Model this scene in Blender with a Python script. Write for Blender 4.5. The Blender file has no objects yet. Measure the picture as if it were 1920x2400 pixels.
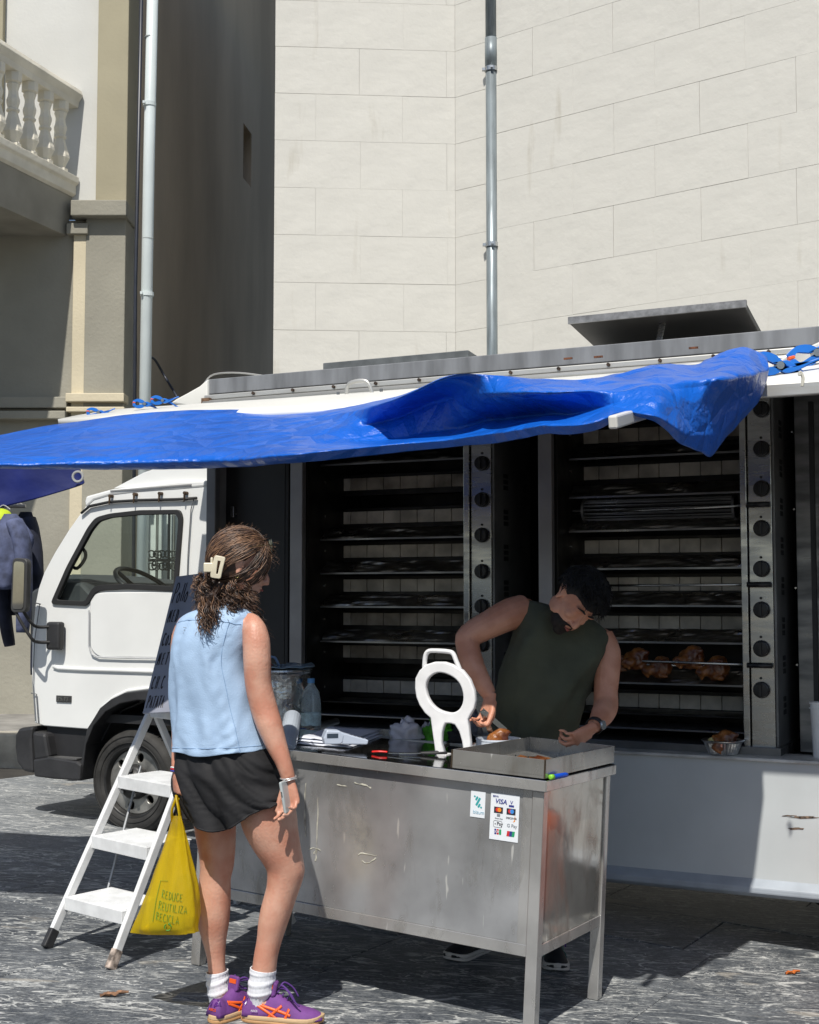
import bpy, bmesh, math, random
import numpy as np
from mathutils import Vector, Matrix, noise
random.seed(7); rng=np.random.default_rng(7)
scene=bpy.context.scene; col=scene.collection
# ---------------------------------------------------------------- camera, sky, sun, exposure
F=3100.0; CAMH=1.45; PITCH=math.atan(200/3100)
cam=bpy.data.objects.new('camera',bpy.data.cameras.new('camera')); col.objects.link(cam)
cam.data.sensor_fit='VERTICAL'; cam.data.sensor_height=24; cam.data.lens=24*F/2400
cam.data.clip_start=.05; cam.data.clip_end=500
cam.location=(0,0,CAMH); cam.rotation_euler=(math.pi/2+PITCH,0,0)
scene.camera=cam
SUNV=Vector((-.22,-.975,1.43)).normalized()
w=bpy.data.worlds.new('World'); scene.world=w; w.use_nodes=True
nt=w.node_tree; bg=nt.nodes['Background']; sky=nt.nodes.new('ShaderNodeTexSky'); sky.sky_type='NISHITA'; sky.sun_disc=False
sky.sun_elevation=math.asin(SUNV.z); sky.sun_rotation=math.atan2(SUNV.x,SUNV.y); sky.air_density=1.0; sky.dust_density=1.0; sky.ozone_density=1.0
nt.links.new(sky.outputs[0],bg.inputs[0]); bg.inputs[1].default_value=.082
sl=bpy.data.lights.new('sun','SUN'); sl.energy=4.6; sl.angle=math.radians(.53); sl.color=(1,.955,.88)
so=bpy.data.objects.new('sun',sl); col.objects.link(so); so.rotation_euler=SUNV.to_track_quat('Z','Y').to_euler(); so.location=(-3,-12,18)
vs=scene.view_settings; vs.view_transform='Standard'; vs.look='None'; vs.exposure=0.13; vs.gamma=1; vs.use_curve_mapping=False
# ---------------------------------------------------------------- helpers
cp,sp=math.cos(PITCH),math.sin(PITCH)
def ray(px,py):
    u=(px-960)/F; v=(1200-py)/F
    return Vector((u,cp-v*sp,sp+v*cp))
CAM=Vector((0,0,CAMH))
def at(px,py,Y):
    d=ray(px,py); return CAM+d*(Y/d.y)
class Frame:
    def __init__(s,M): s.M=M; s.I=M.inverted()
    def hit(s,px,py,ax,val):
        o=s.I@CAM; d=s.I.to_3x3()@ray(px,py); t=(val-o[ax])/d[ax]; return o+d*t
    def w(s,p): return s.M@Vector(p)
SL=.05
def gz(x): return -SL*max(-6,min(6,x))
TILT=Matrix.Rotation(math.atan(SL),4,'Y')
def onground(px,py,h=0):
    d=ray(px,py); t=(h-CAMH)/(d.z+SL*d.x); return CAM+d*t
# materials ------------------------------------------------------
MATS={}
def mat(name,c,rough=.6,metal=0,var=.12,scale=6,bump=.0,bscale=40,c2=None,spec=.5,trans=0,coat=0,aniso=None,stretch=(1,1,1),detail=6,sss=0,cut=None,alpha=None,rvar=.0):
    if name in MATS: return MATS[name]
    m=bpy.data.materials.new(name); m.use_nodes=True; n=m.node_tree.nodes; l=m.node_tree.links; b=n['Principled BSDF']
    tc=n.new('ShaderNodeTexCoord'); mp=n.new('ShaderNodeMapping'); mp.inputs['Scale'].default_value=stretch; l.new(tc.outputs['Object'],mp.inputs[0])
    nz=n.new('ShaderNodeTexNoise'); nz.inputs['Scale'].default_value=scale; nz.inputs['Detail'].default_value=detail; l.new(mp.outputs[0],nz.inputs['Vector'])
    mx=n.new('ShaderNodeMix'); mx.data_type='RGBA'
    if c2 is None: c2=tuple(x*(1-var*2) for x in c); 
    mr=n.new('ShaderNodeMapRange'); lo,hi=cut or (.35,.65); mr.inputs[1].default_value=lo; mr.inputs[2].default_value=hi
    l.new(nz.outputs[0],mr.inputs[0]); l.new(mr.outputs[0],mx.inputs[0])
    mx.inputs[6].default_value=(*c,1); mx.inputs[7].default_value=(*c2,1)
    l.new(mx.outputs[2],b.inputs['Base Color'])
    b.inputs['Roughness'].default_value=rough; b.inputs['Metallic'].default_value=metal
    b.inputs['Specular IOR Level'].default_value=spec; b.inputs['Transmission Weight'].default_value=trans; b.inputs['Coat Weight'].default_value=coat
    if sss: b.inputs['Subsurface Weight'].default_value=sss; b.inputs['Subsurface Radius'].default_value=(.012,.005,.003)
    if rvar:
        m2=n.new('ShaderNodeMapRange'); m2.inputs[3].default_value=rough-rvar; m2.inputs[4].default_value=rough+rvar; m2.inputs[1].default_value=.3; m2.inputs[2].default_value=.7
        l.new(nz.outputs[0],m2.inputs[0]); l.new(m2.outputs[0],b.inputs['Roughness'])
    if bump:
        n2=n.new('ShaderNodeTexNoise'); n2.inputs['Scale'].default_value=bscale; n2.inputs['Detail'].default_value=5; l.new(mp.outputs[0],n2.inputs['Vector'])
        bp=n.new('ShaderNodeBump'); bp.inputs['Strength'].default_value=1; bp.inputs['Distance'].default_value=bump; l.new(n2.outputs[0],bp.inputs['Height']); l.new(bp.outputs[0],b.inputs['Normal'])
    MATS[name]=m; return m
def nodes(m): return m.node_tree.nodes,m.node_tree.links,m.node_tree.nodes['Principled BSDF']
class MB:
    def __init__(s): s.v=[]; s.f=[]
    def add(s,vs,fs):
        k=len(s.v); s.v+= [tuple(x) for x in vs]; s.f+=[tuple(i+k for i in f) for f in fs]; return s
    def box(s,x0,x1,y0,y1,z0,z1,M=None):
        v=[Vector((x,y,z)) for z in (z0,z1) for y in (y0,y1) for x in (x0,x1)]
        if M is not None: v=[M@p for p in v]
        return s.add(v,[(0,2,3,1),(4,5,7,6),(0,1,5,4),(2,6,7,3),(0,4,6,2),(1,3,7,5)])
    def cbox(s,c,d,M=None):
        h=[x/2 for x in d]
        T=Matrix.Translation(Vector(c))
        if M is not None: T=T@M.to_4x4()
        return s.box(-h[0],h[0],-h[1],h[1],-h[2],h[2],T)
    def bar(s,p,q,w,h,up=(0,0,1)):
        p=Vector(p);q=Vector(q);d=(q-p);L=d.length;d.normalize();u=Vector(up);sx=d.cross(u)
        if sx.length<1e-4: sx=d.cross(Vector((1,0,0)))
        sx.normalize();u=sx.cross(d)
        M=Matrix((( *(sx),),( *(d),),( *(u),))).transposed().to_4x4(); M.translation=p
        return s.box(-w/2,w/2,0,L,-h/2,h/2,M)
    def tube(s,pts,r,n=8,caps=True,closed=False,flat=1.0,up=None):
        pts=[Vector(p) for p in pts]; N=len(pts); rr=r if hasattr(r,'__len__') else [r]*N
        k=len(s.v); prev=None; rings=[]
        for i,p in enumerate(pts):
            a=pts[i-1] if (i>0 or closed) else p; b=pts[(i+1)%N] if (i<N-1 or closed) else p
            t=(b-a)
            if t.length<1e-9: t=Vector((0,0,1))
            t.normalize()
            if prev is None:
                u=Vector(up) if up else (Vector((0,0,1)) if abs(t.z)<.9 else Vector((1,0,0)))
            else: u=prev
            u=(u-t*u.dot(t)); 
            if u.length<1e-6: u=t.orthogonal()
            u.normalize(); prev=u; v=t.cross(u)
            for j in range(n):
                a=2*math.pi*j/n; s.v.append(tuple(p+(u*math.cos(a)*flat+v*math.sin(a))*rr[i]))
        for i in range(N if closed else N-1):
            for j in range(n):
                a=k+i*n+j;b=k+i*n+(j+1)%n;c=k+((i+1)%N)*n+(j+1)%n;d=k+((i+1)%N)*n+j; s.f.append((a,b,c,d))
        if caps and not closed:
            s.f.append(tuple(k+j for j in range(n))[::-1]); s.f.append(tuple(k+(N-1)*n+j for j in range(n)))
        return s
    def lathe(s,prof,n=20,M=None,c=(0,0,0),caps=True):
        k=len(s.v); c=Vector(c)
        for (r,z) in prof:
            for j in range(n):
                a=2*math.pi*j/n; p=Vector((r*math.cos(a),r*math.sin(a),z))
                if M is not None: p=M.to_3x3()@p
                s.v.append(tuple(p+c))
        for i in range(len(prof)-1):
            for j in range(n):
                s.f.append((k+i*n+j,k+i*n+(j+1)%n,k+(i+1)*n+(j+1)%n,k+(i+1)*n+j))
        if caps and prof[0][0]>1e-5: s.f.append(tuple(k+j for j in range(n))[::-1])
        if caps and prof[-1][0]>1e-5: s.f.append(tuple(k+(len(prof)-1)*n+j for j in range(n)))
        return s
    def grid(s,P,closed=False):
        R=len(P);C=len(P[0]);k=len(s.v)
        for r in P: s.v+=[tuple(x) for x in r]
        for i in range(R-1):
            for j in range(C if closed else C-1):
                s.f.append((k+i*C+j,k+i*C+(j+1)%C,k+(i+1)*C+(j+1)%C,k+(i+1)*C+j))
        return s
    def loft(s,rings,caps=True):
        n=len(rings[0]); k=len(s.v); s.grid(rings,closed=True)
        if caps:
            s.f.append(tuple(k+j for j in range(n))[::-1]); s.f.append(tuple(k+(len(rings)-1)*n+j for j in range(n)))
        return s
    def prism(s,poly,fn,d0,d1):
        n=len(poly);k=len(s.v)
        s.v+=[tuple(fn(a,b,d0)) for a,b in poly]+[tuple(fn(a,b,d1)) for a,b in poly]
        s.f.append(tuple(range(k,k+n))); s.f.append(tuple(range(k+2*n-1,k+n-1,-1)))
        for i in range(n):
            j=(i+1)%n; s.f.append((k+i,k+n+i,k+n+j,k+j))
        return s
    def mesh(s,name='m'):
        me=bpy.data.meshes.new(name); me.from_pydata(s.v,[],s.f)
        bm=bmesh.new(); bm.from_mesh(me); bmesh.ops.recalc_face_normals(bm,faces=bm.faces); bm.to_mesh(me); bm.free(); return me
    def build(s,name,m,parent=None,smooth=False,bevel=0,solid=0,sub=0,auto=False):
        return obj(name,s.mesh(name),m,parent,smooth,bevel,solid,sub)
def obj(name,me,m,parent=None,smooth=False,bevel=0,solid=0,sub=0):
    o=bpy.data.objects.new(name,me); col.objects.link(o)
    if m is not None and not me.materials: me.materials.append(m)
    if smooth:
        for p in me.polygons: p.use_smooth=True
    if solid:
        md=o.modifiers.new('s','SOLIDIFY'); md.thickness=solid; md.offset=0
    if sub:
        md=o.modifiers.new('u','SUBSURF'); md.levels=sub; md.render_levels=sub
    if bevel:
        md=o.modifiers.new('b','BEVEL'); md.width=bevel; md.segments=2; md.limit_method='ANGLE'; md.angle_limit=math.radians(35)
    if parent is not None: o.parent=parent
    return o
def empty(name,M=None):
    o=bpy.data.objects.new(name,None); col.objects.link(o); o.empty_display_size=.1
    if M is not None: o.matrix_world=M
    return o
def tag(o,label=None,cat=None,group=None,kind=None):
    if label:o['label']=label
    if cat:o['category']=cat
    if group:o['group']=group
    if kind:o['kind']=kind
    return o
def thing(name,label,cat,M=None,group=None): return tag(empty(name,M),label,cat,group)
def Tr(x,y,z): return Matrix.Translation((x,y,z))
def copyobj(o,parent,loc=None):
    c=o.copy(); col.objects.link(c); c.parent=parent
    if loc is not None: c.location=loc
    return c
def plate(name,outline,holes,m,parent,M,thick=.02,bevel=0.0,res=1):
    """flat plate with holes: outline in 2D, extruded, placed by matrix M (local xy -> M)"""
    cu=bpy.data.curves.new(name,'CURVE'); cu.dimensions='2D'; cu.fill_mode='BOTH'; cu.extrude=thick/2; cu.bevel_depth=bevel; cu.bevel_resolution=1
    for pl in [outline]+list(holes):
        sp_=cu.splines.new('POLY'); sp_.points.add(len(pl)-1); sp_.use_cyclic_u=True
        for i,p in enumerate(pl): sp_.points[i].co=(p[0],p[1],0,1)
    t=bpy.data.objects.new('t',cu); col.objects.link(t)
    bpy.context.view_layer.update()
    me=bpy.data.meshes.new_from_object(t.evaluated_get(bpy.context.evaluated_depsgraph_get()))
    bpy.data.objects.remove(t); bpy.data.curves.remove(cu)
    me.transform(M); me.materials.clear()
    return obj(name,me,m,parent)
def text(name,body,size,m,parent,M,shear=0,ext=.0006,align='LEFT',xs=1,bold=0):
    cu=bpy.data.curves.new(name,'FONT'); cu.body=body; cu.size=size; cu.shear=shear; cu.extrude=ext; cu.align_x=align; cu.resolution_u=3; cu.offset=bold
    t=bpy.data.objects.new('t',cu); col.objects.link(t); bpy.context.view_layer.update()
    me=bpy.data.meshes.new_from_object(t.evaluated_get(bpy.context.evaluated_depsgraph_get()))
    bpy.data.objects.remove(t); bpy.data.curves.remove(cu)
    me.transform(M@Matrix.Diagonal((xs,1,1,1))); me.materials.clear()
    return obj(name,me,m,parent)
def remeshed(mb,voxel,smooth=4):
    me=mb.mesh(); t=bpy.data.objects.new('t',me); col.objects.link(t)
    md=t.modifiers.new('r','REMESH'); md.mode='VOXEL'; md.voxel_size=voxel; md.use_smooth_shade=True
    if smooth:
        m2=t.modifiers.new('s','SMOOTH'); m2.factor=.5; m2.iterations=smooth
    bpy.context.view_layer.update()
    out=bpy.data.meshes.new_from_object(t.evaluated_get(bpy.context.evaluated_depsgraph_get()))
    bpy.data.objects.remove(t); bpy.data.meshes.remove(me)
    for p in out.polygons: p.use_smooth=True
    return out
def rnd(poly,r=.03,n=4):
    """round the corners of a 2D polygon"""
    out=[]; N=len(poly)
    for i in range(N):
        a=Vector(poly[i-1]);b=Vector(poly[i]);c=Vector(poly[(i+1)%N])
        d1=(a-b);d2=(c-b); k=min(r,d1.length*.45,d2.length*.45); p=b+d1.normalized()*k;q=b+d2.normalized()*k
        for t in range(n+1):
            t/=n; out.append(tuple(p*(1-t)**2+b*2*t*(1-t)+q*t*t))
    return out
def cr(p0,p1,p2,p3,t):
    return .5*((2*p1)+(-p0+p2)*t+(2*p0-5*p1+4*p2-p3)*t*t+(-p0+3*p1-3*p2+p3)*t**3)
def spline(P,m):
    P=[np.array(p,float) for p in P]; out=[]
    for i in range(len(P)-1):
        a=P[max(0,i-1)];b=P[i];c=P[i+1];d=P[min(len(P)-1,i+2)]
        for k in range(m): out.append(cr(a,b,c,d,k/m))
    out.append(P[-1]); return out
def surf(C,mu,mv):
    """C[col][row] control points -> dense grid"""
    cols=[spline(c,mv) for c in C]
    R=len(cols[0]); rows=[spline([c[r] for c in cols],mu) for r in range(R)]
    return rows
def fbm(p,s=1.0,o=4): return noise.fractal(Vector(p)*s,1.0,2.0,o)
# ---------------------------------------------------------------- ground paving
def paving_mat():
    m=mat('veined_paving',(.10,.105,.11),rough=.55,var=.1,scale=1.5,spec=.4); n,l,b=nodes(m); n.clear()
    out=n.new('ShaderNodeOutputMaterial'); b=n.new('ShaderNodeBsdfPrincipled'); l.new(b.outputs[0],out.inputs[0])
    g=n.new('ShaderNodeNewGeometry'); oi=n.new('ShaderNodeObjectInfo')
    rv=n.new('ShaderNodeVectorMath'); rv.operation='SCALE'; cmb=n.new('ShaderNodeCombineXYZ'); l.new(oi.outputs['Random'],cmb.inputs[0]); l.new(oi.outputs['Random'],cmb.inputs[1]); l.new(cmb.outputs[0],rv.inputs[0]); rv.inputs['Scale'].default_value=37
    ad=n.new('ShaderNodeVectorMath'); ad.operation='ADD'; l.new(g.outputs['Position'],ad.inputs[0]); l.new(rv.outputs[0],ad.inputs[1])
    def noi(scale,st,det=8,dist=0,rot=0,rough=.5):
        mp=n.new('ShaderNodeMapping'); mp.inputs['Scale'].default_value=st; mp.inputs['Rotation'].default_value=(0,0,rot); l.new(ad.outputs[0],mp.inputs[0])
        z=n.new('ShaderNodeTexNoise'); z.inputs['Scale'].default_value=scale; z.inputs['Detail'].default_value=det; z.inputs['Distortion'].default_value=dist; z.inputs['Roughness'].default_value=rough; l.new(mp.outputs[0],z.inputs[0]); return z.outputs[0]
    def ma(op,a,bb=None,c=None):
        x=n.new('ShaderNodeMath'); x.operation=op
        for i,q in enumerate((a,bb,c)):
            if q is None: continue
            if isinstance(q,(int,float)): x.inputs[i].default_value=q
            else: l.new(q,x.inputs[i])
        return x.outputs[0]
    def vein(src,w,k=.5): # thin ridge where noise ~ k
        return ma('SUBTRACT',1,ma('MINIMUM',1,ma('DIVIDE',ma('ABSOLUTE',ma('SUBTRACT',src,k)),w)))
    def step(src,a,bb):
        r=n.new('ShaderNodeMapRange'); r.inputs[1].default_value=a; r.inputs[2].default_value=bb; r.clamp=True; l.new(src,r.inputs[0]); return r.outputs[0]
    big=noi(1.1,(1,1,1),5); med=noi(8,(1,1.25,1),8,1.2,.3,.7); fine=noi(70,(1,1,1),6,0,0,.7)
    v1=ma('MULTIPLY',vein(noi(2.2,(1,3.2,1),5,1.6,.25),.020),step(noi(3,(1,1,1),3),.42,.52))
    v2=ma('MULTIPLY',vein(noi(5,(1,4.5,1),4,1.2,-.3),.018,.55),step(noi(4,(1,1,1),3,0,1.0),.44,.54))
    v3=ma('MULTIPLY',vein(noi(9,(1,2.6,1),4,2.2,.9),.026,.45),step(noi(2.2,(1,1,1),3,0,2.0),.5,.64))
    sc=ma('MULTIPLY',step(noi(19,(1,9,1),3,.5,.12,.4),.63,.66),step(noi(2.5,(1,1,1),2,0,.7),.40,.50))
    v=ma('MINIMUM',1,ma('ADD',ma('ADD',v1,v2),ma('ADD',ma('MULTIPLY',v3,.8),ma('MULTIPLY',sc,.65))))
    base=n.new('ShaderNodeMix'); base.data_type='RGBA'; base.inputs[6].default_value=(.034,.041,.052,1); base.inputs[7].default_value=(.185,.198,.21,1)
    f0=ma('ADD',ma('MULTIPLY',step(big,.35,.7),.45),ma('ADD',ma('MULTIPLY',step(med,.40,.70),.5),ma('MULTIPLY',ma('SUBTRACT',fine,.5),1.5)))
    sepx=n.new('ShaderNodeSeparateXYZ'); l.new(g.outputs['Position'],sepx.inputs[0])
    # further back the stones turn paler
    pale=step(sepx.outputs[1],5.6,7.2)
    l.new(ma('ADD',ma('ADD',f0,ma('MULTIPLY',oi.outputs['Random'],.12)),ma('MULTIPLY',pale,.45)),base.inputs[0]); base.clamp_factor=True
    mixv=n.new('ShaderNodeMix'); mixv.data_type='RGBA'; l.new(base.outputs[2],mixv.inputs[6]); mixv.inputs[7].default_value=(.60,.61,.59,1); l.new(ma('MULTIPLY',v,.9),mixv.inputs[0])
    st=ma('MULTIPLY',step(noi(1.7,(1,2.5,1),4,.8,.4),.66,.70),.5)
    mixs=n.new('ShaderNodeMix'); mixs.data_type='RGBA'; l.new(mixv.outputs[2],mixs.inputs[6]); mixs.inputs[7].default_value=(.36,.33,.28,1); l.new(st,mixs.inputs[0])
    l.new(mixs.outputs[2],b.inputs['Base Color'])
    l.new(ma('ADD',.42,ma('MULTIPLY',med,.3)),b.inputs['Roughness']); b.inputs['Specular IOR Level'].default_value=.35
    bp=n.new('ShaderNodeBump'); bp.inputs['Distance'].default_value=.008; bp.inputs['Strength'].default_value=.9; l.new(ma('ADD',med,ma('MULTIPLY',fine,.35)),bp.inputs['Height']); l.new(bp.outputs[0],b.inputs['Normal'])
    return m
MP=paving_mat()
Mg=TILT@Matrix.Rotation(math.radians(-29.5),4,'Z')
# base sheet: follows the slope near the camera, level further out
b=MB(); xs=[-250,-6,6,250]; ys=[-200,-30,40,300]
b.grid([[(x,y,gz(x)-.012) for x in xs] for y in ys])
ground=b.build('ground',mat('joint_dirt',(.05,.046,.04),.95,var=.2,scale=3)); tag(ground,kind='structure')
def slab_mesh(L,W):
    b=MB(); g=.0018; h=.0025
    b.v=[( g,g,-.03),(L-g,g,-.03),(L-g,W-g,-.03),(g,W-g,-.03),(g,g,-h),(L-g,g,-h),(L-g,W-g,-h),(g,W-g,-h),(g+h,g+h,0),(L-g-h,g+h,0),(L-g-h,W-g-h,0),(g+h,W-g-h,0)]
    for k in (0,4):
        for i in range(4): b.f.append((k+i,k+(i+1)%4,k+4+(i+1)%4,k+4+i))
    b.f.append((8,9,10,11)); return b.mesh('paving_slab')
SLm={L:slab_mesh(L,.62) for L in (.9,1.2)}
for me in SLm.values(): me.materials.append(MP)
Ig=Mg.inverted(); k=0
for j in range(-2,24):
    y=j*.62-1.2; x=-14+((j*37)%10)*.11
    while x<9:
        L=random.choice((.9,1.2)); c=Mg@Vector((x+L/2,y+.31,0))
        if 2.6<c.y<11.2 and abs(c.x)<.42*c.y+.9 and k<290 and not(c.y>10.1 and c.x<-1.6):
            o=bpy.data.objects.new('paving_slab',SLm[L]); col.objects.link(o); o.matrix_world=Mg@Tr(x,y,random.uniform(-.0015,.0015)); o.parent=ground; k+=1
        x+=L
# raised pavement with kerb in front of the left building
b=MB(); b.box(-9,-1.7,10.55,12.6,-.4,.40); pv=b.build('pavement',mat('pavement_concrete',(.30,.29,.27),.85,var=.2,scale=4,bump=.002),bevel=.006); pv['kind']='structure'
km=mat('kerb_limestone',(.46,.43,.36),.8,var=.2,scale=6,bump=.003)
for i in range(8):
    kb=MB(); kb.box(0,.88,0,.3,0,.27); o=kb.build('kerb_stone',km,pv,bevel=.012); o.location=(-8.9+i*.9,10.25,.13+random.uniform(-.004,.004))
# ---------------------------------------------------------------- cream building
MC=mat('cream_masonry_paint',(.605,.592,.545),.85,var=.045,scale=.8,bump=.006,bscale=7)
def cream_mat():
    n,l,b=nodes(MC)
    g=n.new('ShaderNodeNewGeometry'); mp=n.new('ShaderNodeMapping'); l.new(g.outputs['Position'],mp.inputs[0]); mp.inputs['Scale'].default_value=(5,5,.8)
    z=n.new('ShaderNodeTexNoise'); z.inputs['Scale'].default_value=1.3; z.inputs['Detail'].default_value=7; l.new(mp.outputs[0],z.inputs[0])
    r=n.new('ShaderNodeMapRange'); r.inputs[1].default_value=.64; r.inputs[2].default_value=.78; l.new(z.outputs[0],r.inputs[0])
    mx=n.new('ShaderNodeMix'); mx.data_type='RGBA'; src=b.inputs['Base Color'].links[0].from_socket; l.new(src,mx.inputs[6]); mx.inputs[7].default_value=(.42,.39,.32,1)
    m2=n.new('ShaderNodeMath'); m2.operation='MULTIPLY'; m2.inputs[1].default_value=.55; l.new(r.outputs[0],m2.inputs[0]); l.new(m2.outputs[0],mx.inputs[0]); l.new(mx.outputs[2],b.inputs['Base Color'])
    # big uneven hand-plastered relief under the fine one
    tc=[x for x in n if x.type=='BUMP'][0]; z2=n.new('ShaderNodeTexNoise'); z2.inputs['Scale'].default_value=2.3; z2.inputs['Detail'].default_value=6; l.new(g.outputs['Position'],z2.inputs[0])
    b2=n.new('ShaderNodeBump'); b2.inputs['Distance'].default_value=.012; b2.inputs['Strength'].default_value=1; l.new(z2.outputs[0],b2.inputs['Height']); l.new(b2.outputs[0],tc.inputs['Normal'])
cream_mat()
CA=at(641,773,12.2); CB=at(1068,773,12.32)
courseH=(at(800,111,12.25).z-at(800,773,12.25).z)/6; z0=CA.z-7*courseH-.0
bld=thing('cream_building','cream painted church wall of big blocks behind the food truck','building',Tr(CA.x,CA.y,0))
JW=.0018
def face_blocks(P,Q,L,seed,lim):
    P=Vector((P.x,P.y,0)); Q=Vector((Q.x,Q.y,0)); d=(Q-P).normalized(); nrm=Vector((d.y,-d.x,0))
    if nrm.y>0: nrm=-nrm
    R=random.Random(seed); M=Matrix(((d.x,-nrm.x,0,0),(d.y,-nrm.y,0,0),(0,0,1,0),(0,0,0,1)))
    for r in range(17):
        z=z0+r*courseH; off=(.41 if r%2 else 0)+ (.05 if seed==2 else -.02); x=0; edges=[0]
        q=off if off>.08 else off+.82
        while q<L-.06: edges.append(q+R.uniform(-.012,.012)); q+=.82
        edges.append(L)
        for a,c in zip(edges,edges[1:]):
            w_=c-a; bb=MB(); g=JW*R.choice((.0,.15,.4,.9)); g2=JW*R.choice((.0,.3,.7,1.0)); dz=R.uniform(-.0006,.0006)
            e=.0010
            bb.v=[(g,.05,g2),(w_-g,.05,g2),(w_-g,.05,courseH-g2),(g,.05,courseH-g2),(g,e+dz,g2),(w_-g,e+dz,g2),(w_-g,e+dz,courseH-g2),(g,e+dz,courseH-g2),
                  (g+e,dz,g2+e),(w_-g-e,dz,g2+e),(w_-g-e,dz,courseH-g2-e),(g+e,dz,courseH-g2-e)]
            for k in (0,4):
                for i in range(4): bb.f.append((k+i,k+(i+1)%4,k+4+(i+1)%4,k+4+i))
            bb.f.append((8,9,10,11))
            o=bb.build('wall_block',MC,bld)
            o.matrix_parent_inverse=Matrix.Identity(4); o.matrix_local=Tr(-CA.x,-CA.y,0)@Tr(P.x+d.x*a,P.y+d.y*a,z)@M
face_blocks(CA,CB,(Vector((CB.x-CA.x,CB.y-CA.y))).length,1,0)
rd=Vector((.79,-.61,0)).normalized(); CE=CB+rd*5.6
face_blocks(CB,CE,5.6,2,0)
# core wall behind the blocks (shows in the joints)
nB=Vector((.61,.79,0)); 
def loc(p): return (p[0]-CA.x,p[1]-CA.y,p[2])
b=MB(); poly=[(CA.x+.008,CA.y+.006),(CB.x,CB.y+.008),(CE.x,CE.y+.02),(CE.x+1.2,CE.y+2.5),(CB.x+.9,CB.y+3.2),(CA.x+.6,CA.y+3.2)]
b.prism([(p[0]-CA.x,p[1]-CA.y) for p in poly],lambda x,y,z:(x,y,z),-.3,z0+17*courseH)
b.build('core_wall',mat('cream_joint',(.54,.53,.49),.95,var=.05,scale=.9),bld)
# grey downpipe
PX=at(1152,300,12.05); pm=mat('grey_zinc_paint',(.24,.28,.30),.45,.35,var=.18,scale=5,stretch=(6,6,.7),rvar=.1)
dp=thing('drainpipe','grey metal drainpipe running down the cream block wall','drainpipe',Tr(PX.x,PX.y,0))
zt=at(1152,90,12.05).z
b=MB(); b.tube([(0,0,0),(0,0,zt)],.052,24); b.build('lower_pipe',pm,dp,smooth=True)
b=MB(); b.tube([(0,0,zt-.28),(0,0,zt+.0)],.0585,24); b.build('pipe_socket',pm,dp,smooth=True)
b=MB(); b.tube([(0,0,zt-.01),(0,0,z0+17*courseH+.2)],.0525,24); b.build('upper_pipe',pm,dp,smooth=True)
for y in (163,574,1000,1300):
    z=at(1152,y,12.05).z; b=MB(); b.tube([(.0,0,z-.02),(0,0,z+.02)],.062,24); b.box(-.012,.012,-.085,-.05,z-.01,z+.01); b.box(-.085,-.055,-.02,.02,z-.012,z+.012); b.box(.055,.085,-.02,.02,z-.012,z+.012); b.tube([(0,0,z),(.07,.14,z)],.006,6); b.build('pipe_clamp',mat('clamp_zinc',(.55,.57,.58),.35,.9),dp,smooth=False)
# ---------------------------------------------------------------- left building
YL=12.0
def A(px,py,Y=YL): return at(px,py,Y)
lb=thing('rendered_house','white and tan rendered house, its lower shade painted taupe, with a balustrade balcony at the left','building',Tr(A(300,800).x,YL,0)); LX=A(300,800).x
MW=mat('white_render',(.60,.60,.57),.9,var=.06,scale=1.2,bump=.0015,bscale=30)
MT=mat('tan_render',(.37,.335,.235),.9,var=.07,scale=1.5,bump=.0015,bscale=30)
MT2=mat('shaded_taupe_render',(.33,.315,.26),.92,var=.1,scale=1.2,bump=.004,bscale=30)  # taupe tone stands in for the shade on the lower facade
MG=mat('grey_render',(.58,.47,.335),.93,var=.16,scale=.8,bump=.006,bscale=22,stretch=(1,1,.35))
ML=mat('sunlit_cream_render',(.62,.55,.40),.9,var=.05,scale=2,bump=.003)  # paler cream stands in for sunlight beside the taupe shade
zc=A(250,480).z; zc2=A(250,520).z; zs=A(100,925).z; H=z0+17*courseH
def W(name,x0,x1,y0,y1,za,zb,m,bev=.008): 
    b=MB(); b.box(x0-LX,x1-LX,y0-YL,y1-YL,za,zb); return b.build(name,m,lb,bevel=bev)
xA=-8; x228=A(228,480).x; x300=A(300,480).x; x12=A(12,100).x; x190=A(205,520).x; x168=A(190,700).x
W('upper_wall',xA,x228+.02,12.0,12.5,zc,H,MW); W('upper_pilaster',x228,x300,11.93,12.6,zc,H,MT)
W('upper_pilaster',xA,x12,11.93,12.4,zc,H,MT)
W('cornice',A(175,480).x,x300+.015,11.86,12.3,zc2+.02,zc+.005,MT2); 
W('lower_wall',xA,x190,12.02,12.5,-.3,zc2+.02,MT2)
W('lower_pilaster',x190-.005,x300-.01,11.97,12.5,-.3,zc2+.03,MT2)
W('sunlit_strip',A(172,700).x,x190,11.975,12.3,-.3,zc2-.12,ML)  # sunlit band of the wall, put in as a paler piece
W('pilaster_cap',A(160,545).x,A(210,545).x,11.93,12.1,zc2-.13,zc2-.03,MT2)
zs=A(220,925).z
W('string_course',A(160,930).x,x300+.01,11.90,12.1,A(200,945).z,zs,ML); W('string_course',A(160,950).x,x300+.01,11.92,12.1,A(200,968).z,A(200,956).z,ML)
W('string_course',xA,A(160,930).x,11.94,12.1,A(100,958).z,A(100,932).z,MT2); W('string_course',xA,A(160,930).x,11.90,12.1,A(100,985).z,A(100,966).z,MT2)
# alley side wall with a recessed slit window
P1=Vector((x300-.02,12.35,0)); d=Vector((.13,1,0)).normalized(); n_=Vector((d.y,-d.x,0))
Ma=Matrix(((d.x,-n_.x,0,P1.x-LX),(d.y,-n_.y,0,P1.y-YL),(0,0,1,0),(0,0,0,1)))
def alley(px,py):
    fr=Frame(Tr(LX,YL,0)@Ma); return fr.hit(px,py,1,0)
a1=alley(570,288); a2=alley(588,440)
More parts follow.
